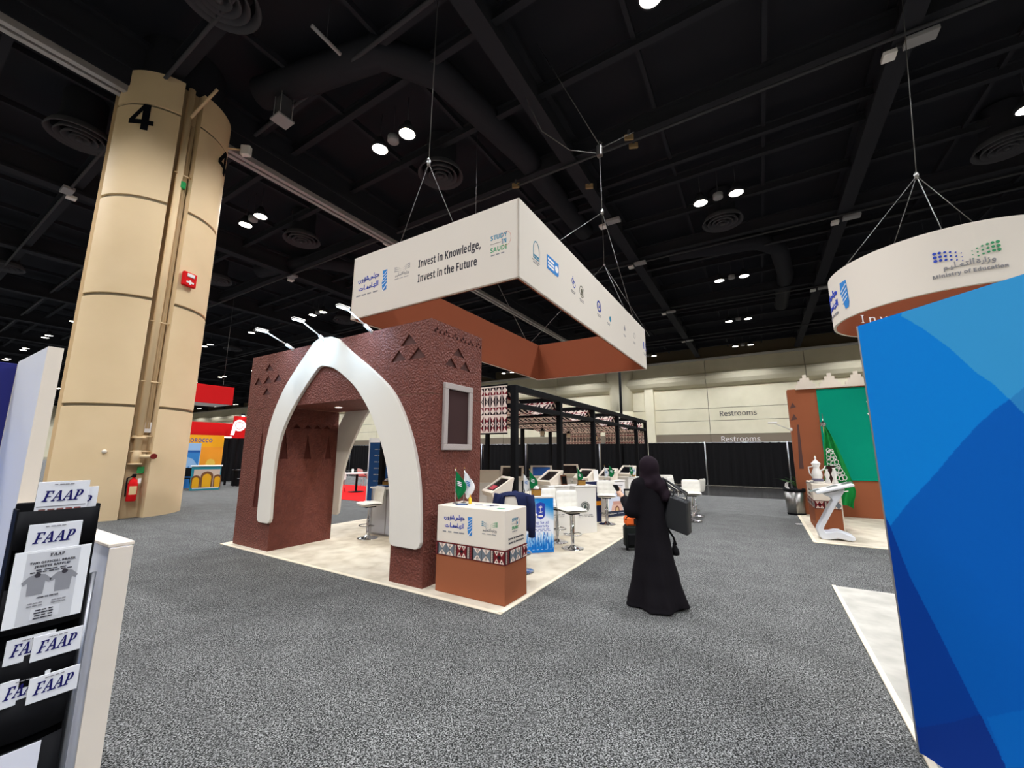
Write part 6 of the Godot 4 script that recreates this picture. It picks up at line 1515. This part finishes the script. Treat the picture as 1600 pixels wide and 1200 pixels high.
func bend_logo(h: Node3D, deg: float, y: float, r: float):
	var w := 1.25; var u := w * 0.074; var off := 0.0
	part(h, "arabic_lettering", bent(strokes_mesh(scaled(council_line_1(), u, Vector2(-w * 0.92, u * 1.5)) + scaled(council_line_2(), u, Vector2(-w * 0.92, -u * 1.3)), u * 0.26), r, deg, y), M.ink_blue)
	var hh := u * 3.3; var st := new_st(); add_extrude(st, Transform3D(), PackedVector2Array(V([-.06, hh, .13, hh * 1.02, .15, -hh * .6, .12, -hh * .95, .02, -hh, -.04, -hh * .2, -.08, hh * .2])), 0.002)
	part(h, "leaf_mark", bent(done(st), r, deg, y), M.ink_mid)
	var s2 := new_st()
	for k in 4: add_stroke(s2, Transform3D(), [Vector2(-.05, hh * (.5 - .3 * k) - .05), Vector2(.02, hh * (.5 - .3 * k)), Vector2(.12, hh * (.72 - .3 * k))], 0.016, 0.003)
	part(h, "leaf_veins", bent(done(s2), r, deg, y), M.ink_white)
	part(h, "small_print", bent(fine_print(0.9, 0.05, 4), r, deg - 22, y - u * 3.0), M.ink_grey)
func wrapped_inside(s: String, hgt: float, r: float, deg: float, y: float) -> ArrayMesh:             # lettering on the inner face, read from inside
	var t := text_mesh(s, hgt, font_r, 0.0, 0.006); var arr := t.get_mesh_arrays(); var vs: PackedVector3Array = arr[Mesh.ARRAY_VERTEX]; var ix: PackedInt32Array = arr[Mesh.ARRAY_INDEX]
	var st := new_st(); st.set_smooth_group(-1); var n := vs.size() if ix.size() == 0 else ix.size()
	for i in n:
		var p := vs[i] if ix.size() == 0 else vs[ix[i]]
		var a := deg_to_rad(deg) - (p.x - t.get_aabb().position.x) * 1.2 / r; st.add_vertex(Vector3(sin(a), 0, cos(a)) * (r - p.z) + Vector3(0, y + p.y, 0))
	return done(st)

func build_blue_wall():
	var A := py(1437, 1176, 0.012); var H := 2.45
	var q := py(1600, 428, 0.012 + H); var dir := Vector3(q.x - A.x, 0, q.z - A.z).normalized(); var L := 3.6
	var nrm := Vector3(-dir.z, 0, dir.x)                                                            # towards the left / camera side
	if nrm.dot(EYE - A) < 0: nrm = -nrm
	var W := 720; var Hp := 490; var img := Image.create(W, Hp, false, Image.FORMAT_RGB8)
	var map := func(px: Array) -> Array:
		var o := []
		for i in range(0, px.size(), 2):
			var d := ray(px[i], px[i + 1]); var t: float = (A - EYE).dot(nrm) / d.dot(nrm); var p := EYE + d * t - A
			o.append(Vector2(p.dot(dir) / L * W, (1.0 - (p.y) / H) * Hp))
		return o
	img.fill(c8(8, 124, 208))
	var far := [Vector2(W, 0)]
	var B: Array = map.call([1408, 494, 1440, 512, 1485, 545, 1525, 582, 1552, 600, 1577, 624, 1599, 646]); var last: Vector2 = B[-1]
	fill_poly(img, [Vector2(B[0].x + 4, -5), B[0]] + B + [Vector2(last.x + 120, last.y + 110), Vector2(W, last.y + 200), Vector2(W, -5)], c8(54, 148, 204))
	var D: Array = map.call([1391, 822, 1420, 785, 1462, 740, 1495, 700, 1525, 667, 1552, 642, 1577, 624, 1599, 606])
	var dl: Vector2 = D[-1]
	fill_poly(img, D + [Vector2(dl.x + 100, dl.y - 70), Vector2(W, dl.y - 130), Vector2(W, Hp), map.call([1572, 1198])[0], map.call([1421, 900])[0]], c8(4, 90, 180))
	fill_poly(img, map.call([1577, 624, 1599, 606]) + [dl + Vector2(100, -70), last + Vector2(120, 110)] + map.call([1599, 646]), c8(44, 128, 190))
	fill_poly(img, map.call([1542, 1121, 1599, 1109]) + [Vector2(W, Hp * 0.9), Vector2(W, Hp)] + map.call([1572, 1199]), c8(6, 100, 190))
	fill_poly(img, [Vector2(-2, map.call([1384, 808])[0].y)] + map.call([1384, 808, 1391, 822, 1421, 900, 1465, 985, 1525, 1105, 1572, 1199]) + [Vector2(map.call([1572, 1199])[0].x, Hp), Vector2(-2, Hp)], c8(6, 58, 146))
	fill_poly(img, [Vector2(-2, map.call([1437, 1137])[0].y)] + map.call([1437, 1137, 1490, 1128, 1532, 1116, 1572, 1199]) + [Vector2(map.call([1572, 1199])[0].x, Hp), Vector2(-2, Hp)], c8(14, 50, 134))
	var w := thing("blue_fabric_wall", "tall fabric wall printed with overlapping blue shapes", "display wall", A + dir * L / 2)
	var fb := Basis(dir, Vector3.UP, dir.cross(Vector3.UP))
	if fb.z.dot(nrm) < 0: fb = Basis(-dir, Vector3.UP, -dir.cross(Vector3.UP)); img.flip_x()
	part(w, "fabric", panel(L, H, 0.03), tex_mat(img, 0.75), Transform3D(fb, -nrm * 0.015))
	part(w, "rear_frame", bbox(L - 0.04, H - 0.04, 0.05, 0.006), M.white, Transform3D(fb, Vector3(0, 0.02, 0) - nrm * 0.056))
	for s in [-1, 1]: part(w, "edge_profile", bbox(0.012, H, 0.09, 0.002), M.alu, Transform3D(fb, fb.x * s * (L / 2 + 0.006) - nrm * 0.045))
	for s in [-1, 1]: part(w, "foot", bbox(0.08, 0.012, 0.5, 0.003), M.alu, Transform3D(fb, fb.x * s * (L / 2 - 0.25) - nrm * 0.2))

# ================= stand on the left with the brochure rack =================
func build_left_stand():
	var lw := thing("stand_side_wall", "white stepped side wall behind the brochure rack, tall then low", "partition wall", Vector3(0, 0, -0.74))
	var wm := mat(c8(226, 226, 230), 0.6)
	part(lw, "tall_panel", bbox(1.03, 2.44, 0.085, 0.004), wm, at(-5.14, 0, 0)); part(lw, "end_cap", bbox(0.006, 2.44, 0.085, 0.001), M.cream, at(-4.62, 0, 0))
	for x in [-4.1, -3.1]: part(lw, "low_panel", bbox(0.985, 1.205, 0.08, 0.003), wm, at(x, 0, 0))
	part(lw, "top_board", bbox(2.02, 0.016, 0.095, 0.003), M.cream, at(-3.615, 1.205, 0)); part(lw, "end_cap", bbox(0.006, 1.2, 0.085, 0.001), M.cream, at(-2.604, 0, 0))
	var bw := thing("navy_back_wall", "navy and bright blue graphic back wall beside the white partition", "partition wall", Vector3(-5.72, 0, 2.2))
	part(bw, "board", bbox(0.08, 2.42, 5.8, 0.004), mat(c8(42, 44, 108), 0.7)); part(bw, "blue_print", bbox(0.006, 1.5, 5.7, 0.001), mat(c8(60, 120, 220), 0.7), at(0.042, 0.3, 0)); part(bw, "edge_profile", bbox(0.09, 2.42, 0.012, 0.002), M.cream, at(0, 0, -2.905))
	# brochure rack facing the aisle (+x)
	var RX := -2.6; var zc := -0.52
	var r := thing("brochure_rack", "black upright brochure rack with curved pockets by the white wall", "brochure rack", Vector3(RX, 0, zc))
	part(r, "back_board", bbox(0.02, 1.40, 0.235, 0.004), M.black, at(-0.07, 0.03, 0)); part(r, "base_plate", bbox(0.36, 0.02, 0.3, 0.004), M.black, at(-0.05, 0, 0))
	for s in [-1, 1]: part(r, "side_rail", bbox(0.075, 1.38, 0.008, 0.002), M.black, at(-0.035, 0.03, s * 0.119))
	for y in [[1.25, 0.15], [0.93, 0.17], [0.72, 0.12], [0.53, 0.15], [0.1, 0.40]]:
		part(r, "pocket", pocket_mesh(0.235, y[1], 0.022), M.black, Transform3D(FX, Vector3(0, y[0], 0)))
	part(r, "side_post", tube([Vector3(-0.05, 0.02, -0.145), Vector3(-0.05, 1.1, -0.145)], 0.014, 8), M.alu)
	var bg := "brochures in the black rack"
	var navy_ink := mat(c8(30, 28, 92), 0.8); var page := mat(c8(226, 226, 228), 0.6)
	# [top-left px, top-right px, height, label, letters, x offset]
	var list := [
		[62, 749, 141, 754, 0.21, "topmost white brochure with large blue letters and small photos", "FAAP", 0.0, -0.14],
		[74, 764, 155, 759, 0.21, "white brochure half hidden behind the topmost one", "FAAP", -0.02, -0.10],
		[46, 822, 130, 811, 0.105, "white brochure card in the second pocket of the rack", "FAAP", 0.03, 0.0],
		[52, 1000, 131, 973, 0.093, "right brochure of the upper pair below the poster", "FAAP", 0.03, 0.0],
		[10, 1006, 89, 979, 0.093, "left brochure of the upper pair below the poster", "FAAP", 0.022, 0.0],
		[46, 1064, 126, 1034, 0.095, "right brochure of the lower pair near the rack foot", "FAAP", 0.03, 0.0],
		[0, 1072, 80, 1042, 0.095, "left brochure of the lower pair near the rack foot", "FAAP", 0.022, 0.0]]
	for q in list:
		var a := pxx(q[0], q[1], RX + q[7]); var b := pxx(q[2], q[3], RX + q[7]); var w: float = abs(b.z - a.z); var top: float = (a.y + b.y) / 2
		var t := thing("brochure", q[5], "brochure", Vector3(RX + q[7], top - q[4], (a.z + b.z) / 2), 0, bg)
		part(t, "pages", bbox(0.004, q[4], w, 0.001), page)
		var lf := letters(t, "letters", q[6], 0.042, navy_ink, Transform3D(FX * Basis(Vector3(1, 0, 0), Vector3(0.22, 1, 0), Vector3(0, 0, 1)), Vector3(0.0022, (q[4] - 0.062) if q[4] > 0.12 else 0.048, 0)), font_s, w * 0.74)
		lf.transform.basis = FX * Basis(Vector3(lf.transform.basis.x.length(), 0, 0), Vector3(0.22, 1, 0), Vector3(0, 0, 1))
		part(t, "small_print", fine_print(w * 0.4, 0.003, 4), M.ink_grey, Transform3D(FX, Vector3(0.0022, q[4] - 0.012, 0)))
		if q[7] == 0.0:
			for k in 5: part(t, "small_photo", bbox(0.001, 0.022, 0.02, 0.0), mat(c8(120 + k * 8, 84, 78), 0.7), at(0.0022, 0.075, w * (0.36 - 0.17 * k)))
			part(t, "rule_line", bbox(0.001, 0.004, w * 0.94, 0.0), M.ink_grey, at(0.0022, 0.105, 0))
	# letter-size poster
	var pa := pxx(25, 865, RX + 0.034); var pb := pxx(143, 850, RX + 0.034)
	var po := thing("raffle_poster", "grey printed raffle poster with two football shirts on the rack", "poster", Vector3(RX + 0.034, pa.y - 0.285, (pa.z + pb.z) / 2))
	var pw := 0.217
	part(po, "sheet", bbox(0.003, 0.285, pw, 0.0008), mat(c8(236, 236, 236), 0.5)); part(po, "print_ground", bbox(0.001, 0.272, pw * 0.7, 0.0), mat(c8(204, 204, 206), 0.6), at(0.0016, 0.004, 0.0))
	var xf := Transform3D(FX, Vector3(0.0024, 0, 0))
	letters(po, "lettering", "FAAP", 0.011, M.ink, xf * at(0.008, 0.262, 0), font_s, 0.042); letters(po, "lettering", "TWO OFFICIAL BRAZIL", 0.0085, M.ink, xf * at(0, 0.236, 0), font_b, 0.13); letters(po, "lettering", "JERSEYS RAFFLE!", 0.0085, M.ink, xf * at(0, 0.221, 0), font_b, 0.1)
	part(po, "small_print", fine_print(0.09, 0.004, 4), M.ink, xf * at(0, 0.207, 0)); part(po, "small_print", fine_print(0.12, 0.004, 7), M.ink, xf * at(0, 0.199, 0))
	for s in [-1, 1]:
		var sh := new_st(); add_extrude(sh, Transform3D(), PackedVector2Array(V([-.022, 0, .022, 0, .024, .05, .036, .042, .041, .054, .022, .075, .009, .078, 0, .074, -.009, .078, -.022, .075, -.041, .054, -.036, .042, -.024, .05])), 0.0006)
		part(po, "shirt_picture", done(sh), mat(c8(142, 142, 146), 0.7), xf * at(s * 0.038, 0.112, 0)); part(po, "shirt_collar", extrude(disc2(Vector2(0, .075), .009, 10), 0.001), M.ink, xf * at(s * 0.038, 0.112, 0))
	letters(po, "lettering", "HOW TO ENTER", 0.006, M.ink, xf * at(0, 0.099, 0), font_b, 0.06)
	for q in [[-.03, .08], [.036, .08], [-.03, .07], [.036, .07]]: part(po, "small_print", fine_print(0.045, 0.0035, 3), M.ink_grey, xf * at(q[0], q[1], 0))
	part(po, "print_box", bbox(0.001, 0.042, 0.08, 0.0), mat(c8(216, 216, 218), 0.6), at(0.0022, 0.016, 0)); 
	for k in 4: part(po, "small_print", fine_print(0.055 + 0.005 * (k % 2), 0.004, 3), M.ink, xf * at(0, 0.05 - 0.01 * k, 0.001))
	adopt(po, po.get_node("print_ground"), ["lettering", "small", "shirt"])
	var ba := pxx(48, 1148, RX + 0.03); var low := thing("lower_sheet", "large white sheet in the lowest pocket of the rack", "paper", Vector3(RX + 0.034, 0.17, zc + 0.03))
	part(low, "sheet", bbox(0.003, 0.33, 0.17, 0.0008), mat(c8(224, 224, 232), 0.5)); part(low, "fold_line", bbox(0.001, 0.33, 0.002, 0.0), M.grey, at(0.002, 0, 0.02)); part(low, "dark_emblem", extrude(disc2(Vector2.ZERO, 0.05, 20), 0.001), M.navy, Transform3D(FX, Vector3(0.002, 0.14, 0.045)))
func pocket_mesh(w: float, h: float, bulge: float) -> ArrayMesh:                                   # curved pocket front, in xy facing +z
	var st := new_st(); st.set_smooth_group(0); var n := 10
	for s in [0.004, 0.0]:
		for i in n:
			var u0 := float(i) / n * 2 - 1; var u1 := float(i + 1) / n * 2 - 1
			var a := Vector3(u0 * w / 2, 0, bulge * (1 - u0 * u0) + s); var b := Vector3(u1 * w / 2, 0, bulge * (1 - u1 * u1) + s); var up := Vector3(0, h, 0)
			if s > 0: quad(st, a, a + up, b + up, b)
			else: quad(st, b, b + up, a + up, a)
			if s > 0:
				var z := Vector3(0, 0, -s); quad(st, a + up, a + up + z, b + up + z, b + up); quad(st, a + z, a, b, b + z)
	return done(st)

# ================= stands far left =================
func build_background_left():
	# orange and blue travel booth: facing +x
	var bx := -21.8
	var ca := py(295, 767, 0.0); var cb := py(342, 765, 0.0); var dir := (cb - ca).normalized(); var yaw := atan2(-dir.z, dir.x); var cw := ca.distance_to(cb); var nb := Vector3(sin(yaw), 0, cos(yaw))
	var c := thing("travel_counter", "turquoise counter printed with golden archways", "counter", (ca + cb) / 2 - nb * 0.25, yaw)
	var teal := mat(c8(52, 140, 160), 0.7)
	part(c, "body", bbox(cw, 0.98, 0.5, 0.006), teal); part(c, "top_board", bbox(cw + 0.1, 0.04, 0.56, 0.006), M.ink_white, at(0, 0.98, 0)); part(c, "front_print", bbox(cw - 0.12, 0.76, 0.01, 0.0), mat(c8(206, 190, 176), 0.8), at(0.03, 0.1, 0.25))
	for q in [[-0.32, 0.3, 0.5], [0.04, 0.4, 0.66], [0.4, 0.26, 0.52]]:
		var p := []; var ww: float = q[1] * cw * 0.5; var hh: float = q[2]
		p.append(Vector2(-ww, 0)); p.append(Vector2(ww, 0))
		for k in 9: p.append(Vector2(cos(PI * k / 8.0) * ww * 1.05, hh - ww + sin(PI * k / 8.0) * ww))
		part(c, "arch_surround", extrude(PackedVector2Array(p), 0.006), mat(c8(120, 84, 60), 0.8), at(q[0] * cw, 0.12, 0.254))
		var p2 := PackedVector2Array()
		for v in p: p2.append(Vector2(v.x * 0.72, v.y * 0.84))
		part(c, "arch_door", extrude(p2, 0.008), mat(c8(226, 170, 40), 0.8), at(q[0] * cw, 0.12, 0.255))
	part(c, "base_strip", bbox(cw - 0.12, 0.04, 0.012, 0.0), M.ink_white, at(0.03, 0.07, 0.25))
	adopt(c, c.get_node("front_print"), ["arch_", "base_strip"])
	var b0 := pxx(283, 687, bx); var b1 := pxx(350, 687.5, bx); var bw: float = abs(b1.z - b0.z); var bh := 2.35
	var b := thing("travel_backdrop", "orange sunset backdrop reading MOROCCO behind the turquoise counter", "backdrop", Vector3(bx, 0, (b0.z + b1.z) / 2), PI / 2)
	var img := Image.create(256, 256, false, Image.FORMAT_RGB8); img.fill(c8(236, 158, 50)); img.fill_rect(Rect2i(0, 0, 256, 58), c8(240, 176, 40)); img.fill_rect(Rect2i(0, 40, 120, 216), c8(150, 190, 230))
	img.fill_rect(Rect2i(0, 76, 118, 10), c8(40, 90, 160)); fill_poly(img, V([0, 86, 118, 86, 112, 150, 80, 118, 40, 106, 0, 106]), c8(60, 132, 200)); fill_poly(img, V([0, 200, 20, 170, 46, 176, 60, 150, 80, 200, 80, 256, 0, 256]), c8(52, 120, 190))
	fill_poly(img, [Vector2(186, 118)] + [Vector2(206, 122), Vector2(216, 138), Vector2(212, 156), Vector2(196, 168), Vector2(176, 168), Vector2(160, 156), Vector2(158, 138), Vector2(168, 122)], c8(232, 196, 86)); fill_poly(img, V([112, 204, 130, 184, 136, 160, 146, 160, 152, 186, 160, 196, 176, 190, 184, 200, 200, 188, 206, 196, 214, 204, 256, 204, 256, 256, 112, 256]), c8(120, 50, 34))
	part(b, "printed_cloth", panel(bw, bh, 0.03), tex_mat(img, 0.8)); part(b, "frame", bbox(bw, bh, 0.05, 0.004), M.black, at(0, 0, -0.045))
	letters(b, "lettering", "MOROCCO", 0.17, mat(c8(60, 84, 150), 0.8), at(-0.1 * bw, bh - 0.25, 0.017), font_b, bw * 0.62)
	# red fascia of the booth beside, white lamp line below
	var fb := pxx(270, 680, bx - 0.3); var fe := pxx(363, 679, bx - 0.3); var fw: float = abs(fe.z - fb.z); var fy: float = pxx(327, 681, bx - 0.3).y; var ft: float = pxx(327, 660, bx - 0.3).y
	var f := thing("red_fascia", "red booth fascia with a bright white strip along its foot", "fascia", Vector3(bx - 0.3, fy, (fb.z + fe.z) / 2), PI / 2)
	part(f, "red_board", bbox(fw, ft - fy, 0.1, 0.006), M.red); part(f, "return_board", bbox(0.1, ft - fy, 2.0, 0.006), M.red, at(fw * 0.18, 0, -1.0)); part(f, "light_strip", bbox(fw, 0.06, 0.08, 0.004), glow(Color(1, 0.98, 0.95), 3.0), at(0, -0.07, 0.01)); part(f, "black_band", bbox(fw, 0.1, 0.06, 0.0), M.black, at(0, -0.18, 0))
	for sx in [-0.48, 0.48]: part(f, "support_post", bbox(0.08, fy, 0.08, 0.004), M.black, at(fw * sx, -fy, -0.1))
	# hanging red sign
	var hx := -30.0; var h0 := pxx(296, 599, hx); var h1 := pxx(366, 606, hx); var hb := pxx(362, 633, hx)
	var hs := thing("red_hanging_sign", "red hanging box sign with white underside above the far booths", "hanging sign", Vector3(hx, hb.y, (h0.z + h1.z) / 2), PI / 2); var hw: float = abs(h1.z - h0.z); var hh: float = h1.y - hb.y
	part(hs, "front_face", bbox(hw, hh, 0.06, 0.01), M.red); part(hs, "underside", bbox(hw, 0.04, 2.2, 0.006), M.ink_white, at(0, 0.0, -1.12)); part(hs, "rear_face", bbox(hw, hh, 0.06, 0.01), M.red, at(0, 0, -2.2))
	for s in [-0.4, 0.4]: part(hs, "cable", tube([Vector3(s * hw, hh, -1.0), Vector3(s * hw, 13.6 - hb.y, -1.0)], 0.012, 4), M.wire)
	for s in [-0.49, 0.49]: part(hs, "end_face", bbox(0.06, hh, 2.2, 0.01), M.red, at(s * hw, 0, -1.1))
	# red sign with the white round mark
	var sx0 := pxx(366, 650, bx + 0.6); var sx1 := pxx(391, 644, bx + 0.6); var sb := pxx(378, 685, bx + 0.6); var sw: float = abs(sx1.z - sx0.z); var sh: float = sx0.y - sb.y
	var s := thing("red_logo_sign", "red sign with glowing white rounded letter mark behind the portal", "sign", Vector3(bx + 0.6, sb.y, (sx0.z + sx1.z) / 2), PI / 2)
	part(s, "board", bbox(sw, sh, 0.08, 0.01), M.red)
	var mk := new_st(); var mc := Vector2(-sw * 0.13, sh * 0.58); var mr := sh * 0.26
	add_extrude(mk, Transform3D(), disc2(mc, mr, 18), 0.012); add_extrude(mk, Transform3D(), PackedVector2Array([mc + Vector2(-mr, 0), mc + Vector2(-mr * 0.5, -mr * 0.3), mc + Vector2(-mr * 0.75, -mr * 1.7), mc + Vector2(-mr * 1.25, -mr * 1.7)]), 0.012)
	add_extrude(mk, Transform3D(), PackedVector2Array([mc + Vector2(mr * 0.6, -mr * 0.3), mc + Vector2(mr * 2.0, -mr * 0.1), mc + Vector2(mr * 2.1, mr * 0.6), mc + Vector2(mr * 1.5, mr * 0.25), mc + Vector2(mr * 0.6, mr * 0.35)]), 0.012)
	part(s, "white_mark", done(mk), glow(Color(1, 1, 1), 1.2), at(0, 0, 0.04)); var mk2 := new_st(); add_stroke(mk2, Transform3D(), ring_pts(mc, mr * 0.62, 14), mr * 0.1, 0.003); part(s, "red_ring", done(mk2), M.red, at(0, 0, 0.052)); part(s, "post", bbox(0.08, sb.y, 0.08, 0.004), M.black, at(0, -sb.y, -0.1))
	var lp := thing("sign_spotlight", "small bright spotlight above the red logo sign", "lamp", Vector3(bx + 0.7, sb.y + sh + 0.02, (sx0.z + sx1.z) / 2)); part(lp, "lens", lathe([[0, 0], [0.08, 0], [0.07, 0.05], [0, 0.05]], 12), glow(Color(0.9, 1, 1), 8.0)); part(lp, "housing", lathe([[0.085, 0], [0.085, 0.1], [0, 0.12]], 12), M.black); part(lp, "bracket", tube([Vector3(0, 0.08, 0), Vector3(-0.1, 0.06, 0), Vector3(-0.1, -0.06, 0)], 0.02, 5), M.black)
	# black curtains and table behind the turquoise counter
	for q in [[-8.0, "left"], [-10.6, "right"]]:
		var d := thing("black_drape", "black side curtain behind the far travel booth, " + q[1] + " length", "curtain", Vector3(bx - 2.9, 0, q[0] - 1.2), PI / 2); part(d, "curtain_cloth", drape_mesh(2.6, 2.4, 90 + int(q[0])), M.drape); part(d, "top_rail", tube([Vector3(-1.3, 2.4, 0), Vector3(1.3, 2.4, 0)], 0.02, 6), M.alu)
	var tp := py(362, 763, 0.0)
	var t := thing("black_table", "black-draped table beside the travel booth", "table", tp + Vector3(-1.1, 0, -1.2), PI / 2); part(t, "table_top", bbox(1.3, 0.03, 0.6, 0.005), mat(c8(60, 60, 62), 0.3), at(0, 0.73, 0)); part(t, "skirt", bbox(1.26, 0.72, 0.56, 0.01), M.black, at(0, 0.01, 0)); part(t, "shelf_edge", bbox(1.28, 0.02, 0.02, 0.0), M.grey, at(0, 0.35, 0.28))
	var cp := py(289, 765, 0.0)
	var ch := thing("dark_chair", "dark chair beside the turquoise counter", "chair", cp + Vector3(-0.4, 0, 0), 0.4); part(ch, "seat", bbox(0.42, 0.05, 0.42, 0.02), M.black, at(0, 0.43, 0)); part(ch, "backrest", bbox(0.4, 0.38, 0.04, 0.02), M.black, at(0, 0.52, -0.2))
	for s2 in [[-1, -1], [1, -1], [-1, 1], [1, 1]]: part(ch, "leg", tube([Vector3(s2[0] * .18, 0.44, s2[1] * .18), Vector3(s2[0] * .2, 0.0, s2[1] * .2)], 0.014, 6), M.black)

# ================= what shows through the arch =================
func build_arch_view():
	var rc := thing("red_carpet", "bright red booth carpet seen through the portal", "carpet", Vector3(-15.0, 0, -11.1)); part(rc, "surface", bbox(8.4, 0.012, 3.9, 0.003), M.red_carpet); part(rc, "edge_strip", bbox(8.44, 0.013, 0.05, 0.003), M.red, at(0, 0, 1.96))
	# grey desk inside the portal
	var a := py(558.5, 837, 0.014)
	var d := thing("grey_desk", "pale grey panelled desk standing inside the portal", "desk", Vector3(a.x + 0.65, 0.014, a.z - 0.52)); part(d, "body", bbox(1.3, 0.88, 0.48, 0.004), mat(c8(196, 198, 204), 0.5)); part(d, "top_board", bbox(1.34, 0.03, 0.54, 0.004), M.white, at(0, 0.88, 0))
	for x in [-0.62, -0.2, 0.22, 0.62]: part(d, "panel_post", bbox(0.03, 0.86, 0.012, 0.002), M.alu, at(x, 0.01, 0.242))
	part(d, "kick_rail", bbox(1.28, 0.03, 0.014, 0.002), M.alu, at(0, 0.0, 0.242))
	var top := 0.925
	desk_flag(Vector3(a.x + 0.32, top, a.z - 0.57), "green", "drooping green flag on the grey desk inside the portal", 0.38, 0.4)
	var fp := thing("brown_pot", "small brown pot at the foot of the green flag", "pot", Vector3(a.x + 0.34, top, a.z - 0.47)); part(fp, "body", lathe([[0, 0], [0.04, 0], [0.05, 0.05], [0.04, 0.1], [0, 0.1]], 14), M.wood); part(fp, "rim", lathe([[0.038, 0.095], [0.045, 0.1], [0.04, 0.108]], 14), M.wood)
	basket(Vector3(a.x + 0.16, top, a.z - 0.52), "golden woven tray on the grey desk inside the portal")
	for q in [[0.06, 0.0, "blue leaflet stack at the left end of the grey desk"], [0.2, 0.06, "blue leaflet stack in the middle of the grey desk"]]:
		var l := thing("leaflet_stack", q[2], "leaflets", Vector3(a.x + 0.08 + q[0], top, a.z - 0.42 + q[1])); part(l, "leaflets", bbox(0.1, 0.03, 0.14, 0.002), mat(c8(60, 90, 150), 0.6)); part(l, "cover", bbox(0.098, 0.004, 0.138, 0.001), mat(c8(120, 150, 190), 0.6), at(0, 0.03, 0))
	plant(Vector3(a.x + 0.55, top, a.z - 0.5), 0.3, "small blue-white plant on the grey desk", M.gold)
	# café table and shell chairs on the red carpet
	var tp := py(556, 768.5, 0.012)
	var t := thing("cafe_table", "round white table on a black column on the red carpet", "table", tp); part(t, "table_top", lathe([[0, 0.72], [0.44, 0.72], [0.45, 0.735], [0.44, 0.75], [0, 0.75]], 26), M.white); part(t, "column", lathe([[0.045, 0.02], [0.045, 0.72]], 12), M.black); part(t, "foot", lathe([[0, 0], [0.3, 0], [0.3, 0.012], [0.05, 0.04], [0, 0.04]], 22), M.black)
	var cup := thing("white_cup", "white paper cup on the round table", "cup", tp + Vector3(-0.15, 0.75, 0.1)); part(cup, "cup", lathe([[0, 0], [0.035, 0], [0.045, 0.14], [0.04, 0.14], [0, 0.13]], 12), M.white); part(cup, "lid", lathe([[0.046, 0.135], [0.046, 0.15], [0.03, 0.16], [0, 0.16]], 12), M.white)
	var first: Node3D = null; var g := "shell chairs on the red carpet"
	for q in [[530, 769, 1.0, "pale shell chair left of the round table"], [580, 766, -2.3, "pale shell chair right of the round table"], [512, 767, 0.6, "pale shell chair behind the rear arch leg"], [566, 760, 3.0, "pale shell chair behind the round table"]]:
		var p := py(q[0], q[1], 0.012)
		if first == null:
			first = thing("shell_chair", q[3], "chair", p, q[2], g)
			var st := new_st(); st.set_smooth_group(0); var n := 14; var prof := [[0.2, 0.45, 0.2], [0.22, 0.44, -0.02], [0.23, 0.5, -0.18], [0.24, 0.66, -0.24], [0.21, 0.82, -0.27]]
			for i in n:
				for k in prof.size() - 1:
					var P := []
					for e in [[i, k], [i + 1, k], [i + 1, k + 1], [i, k + 1]]:
						var u: float = float(e[0]) / n * 2 - 1; var pr: Array = prof[e[1]]; P.append(Vector3(u * pr[0], pr[1] + 0.05 * u * u * (1 if e[1] < 3 else -1), pr[2] + 0.1 * u * u * (1.0 if e[1] > 1 else 0.2)))
					quad(st, P[0], P[1], P[2], P[3]); var dz := Vector3(0, 0.012, 0.012); quad(st, P[3] + dz, P[2] + dz, P[1] + dz, P[0] + dz)
			part(first, "shell", done(st), mat(c8(206, 196, 190), 0.6))
			for s in [[-1, -1], [1, -1], [-1, 1], [1, 1]]: part(first, "leg", tube([Vector3(s[0] * .14, 0.44, s[1] * .12), Vector3(s[0] * .2, 0.0, s[1] * .2)], 0.01, 6), M.chrome)
			part(first, "seat_pad", bbox(0.34, 0.03, 0.32, 0.01), mat(c8(160, 130, 124), 0.8), at(0, 0.46, 0.02))
		else: copy(first, p, q[2], q[3])
	# dark blue roll-up banner
	var bp := pz(593, 700, -9.0)
	var b := thing("rollup_banner", "dark blue roll-up banner with white frame behind the grey desk", "banner", Vector3(bp.x, 0, -9.0), 0.3)
	part(b, "sheet", bbox(0.7, 1.98, 0.012, 0.002), mat(c8(34, 66, 108), 0.7), at(0, 0.08, 0)); part(b, "frame_edge", bbox(0.03, 2.0, 0.03, 0.003), M.ink_white, at(-0.37, 0.06, 0)); part(b, "cassette", bbox(0.8, 0.08, 0.14, 0.01), M.alu); part(b, "white_top", bbox(0.7, 0.14, 0.014, 0.0), M.ink_white, at(0, 1.92, 0))
	for k in 7: part(b, "print_line", fine_print(0.42, 0.03, 3), M.ink_grey, at(0.05, 1.7 - 0.2 * k, 0.008))
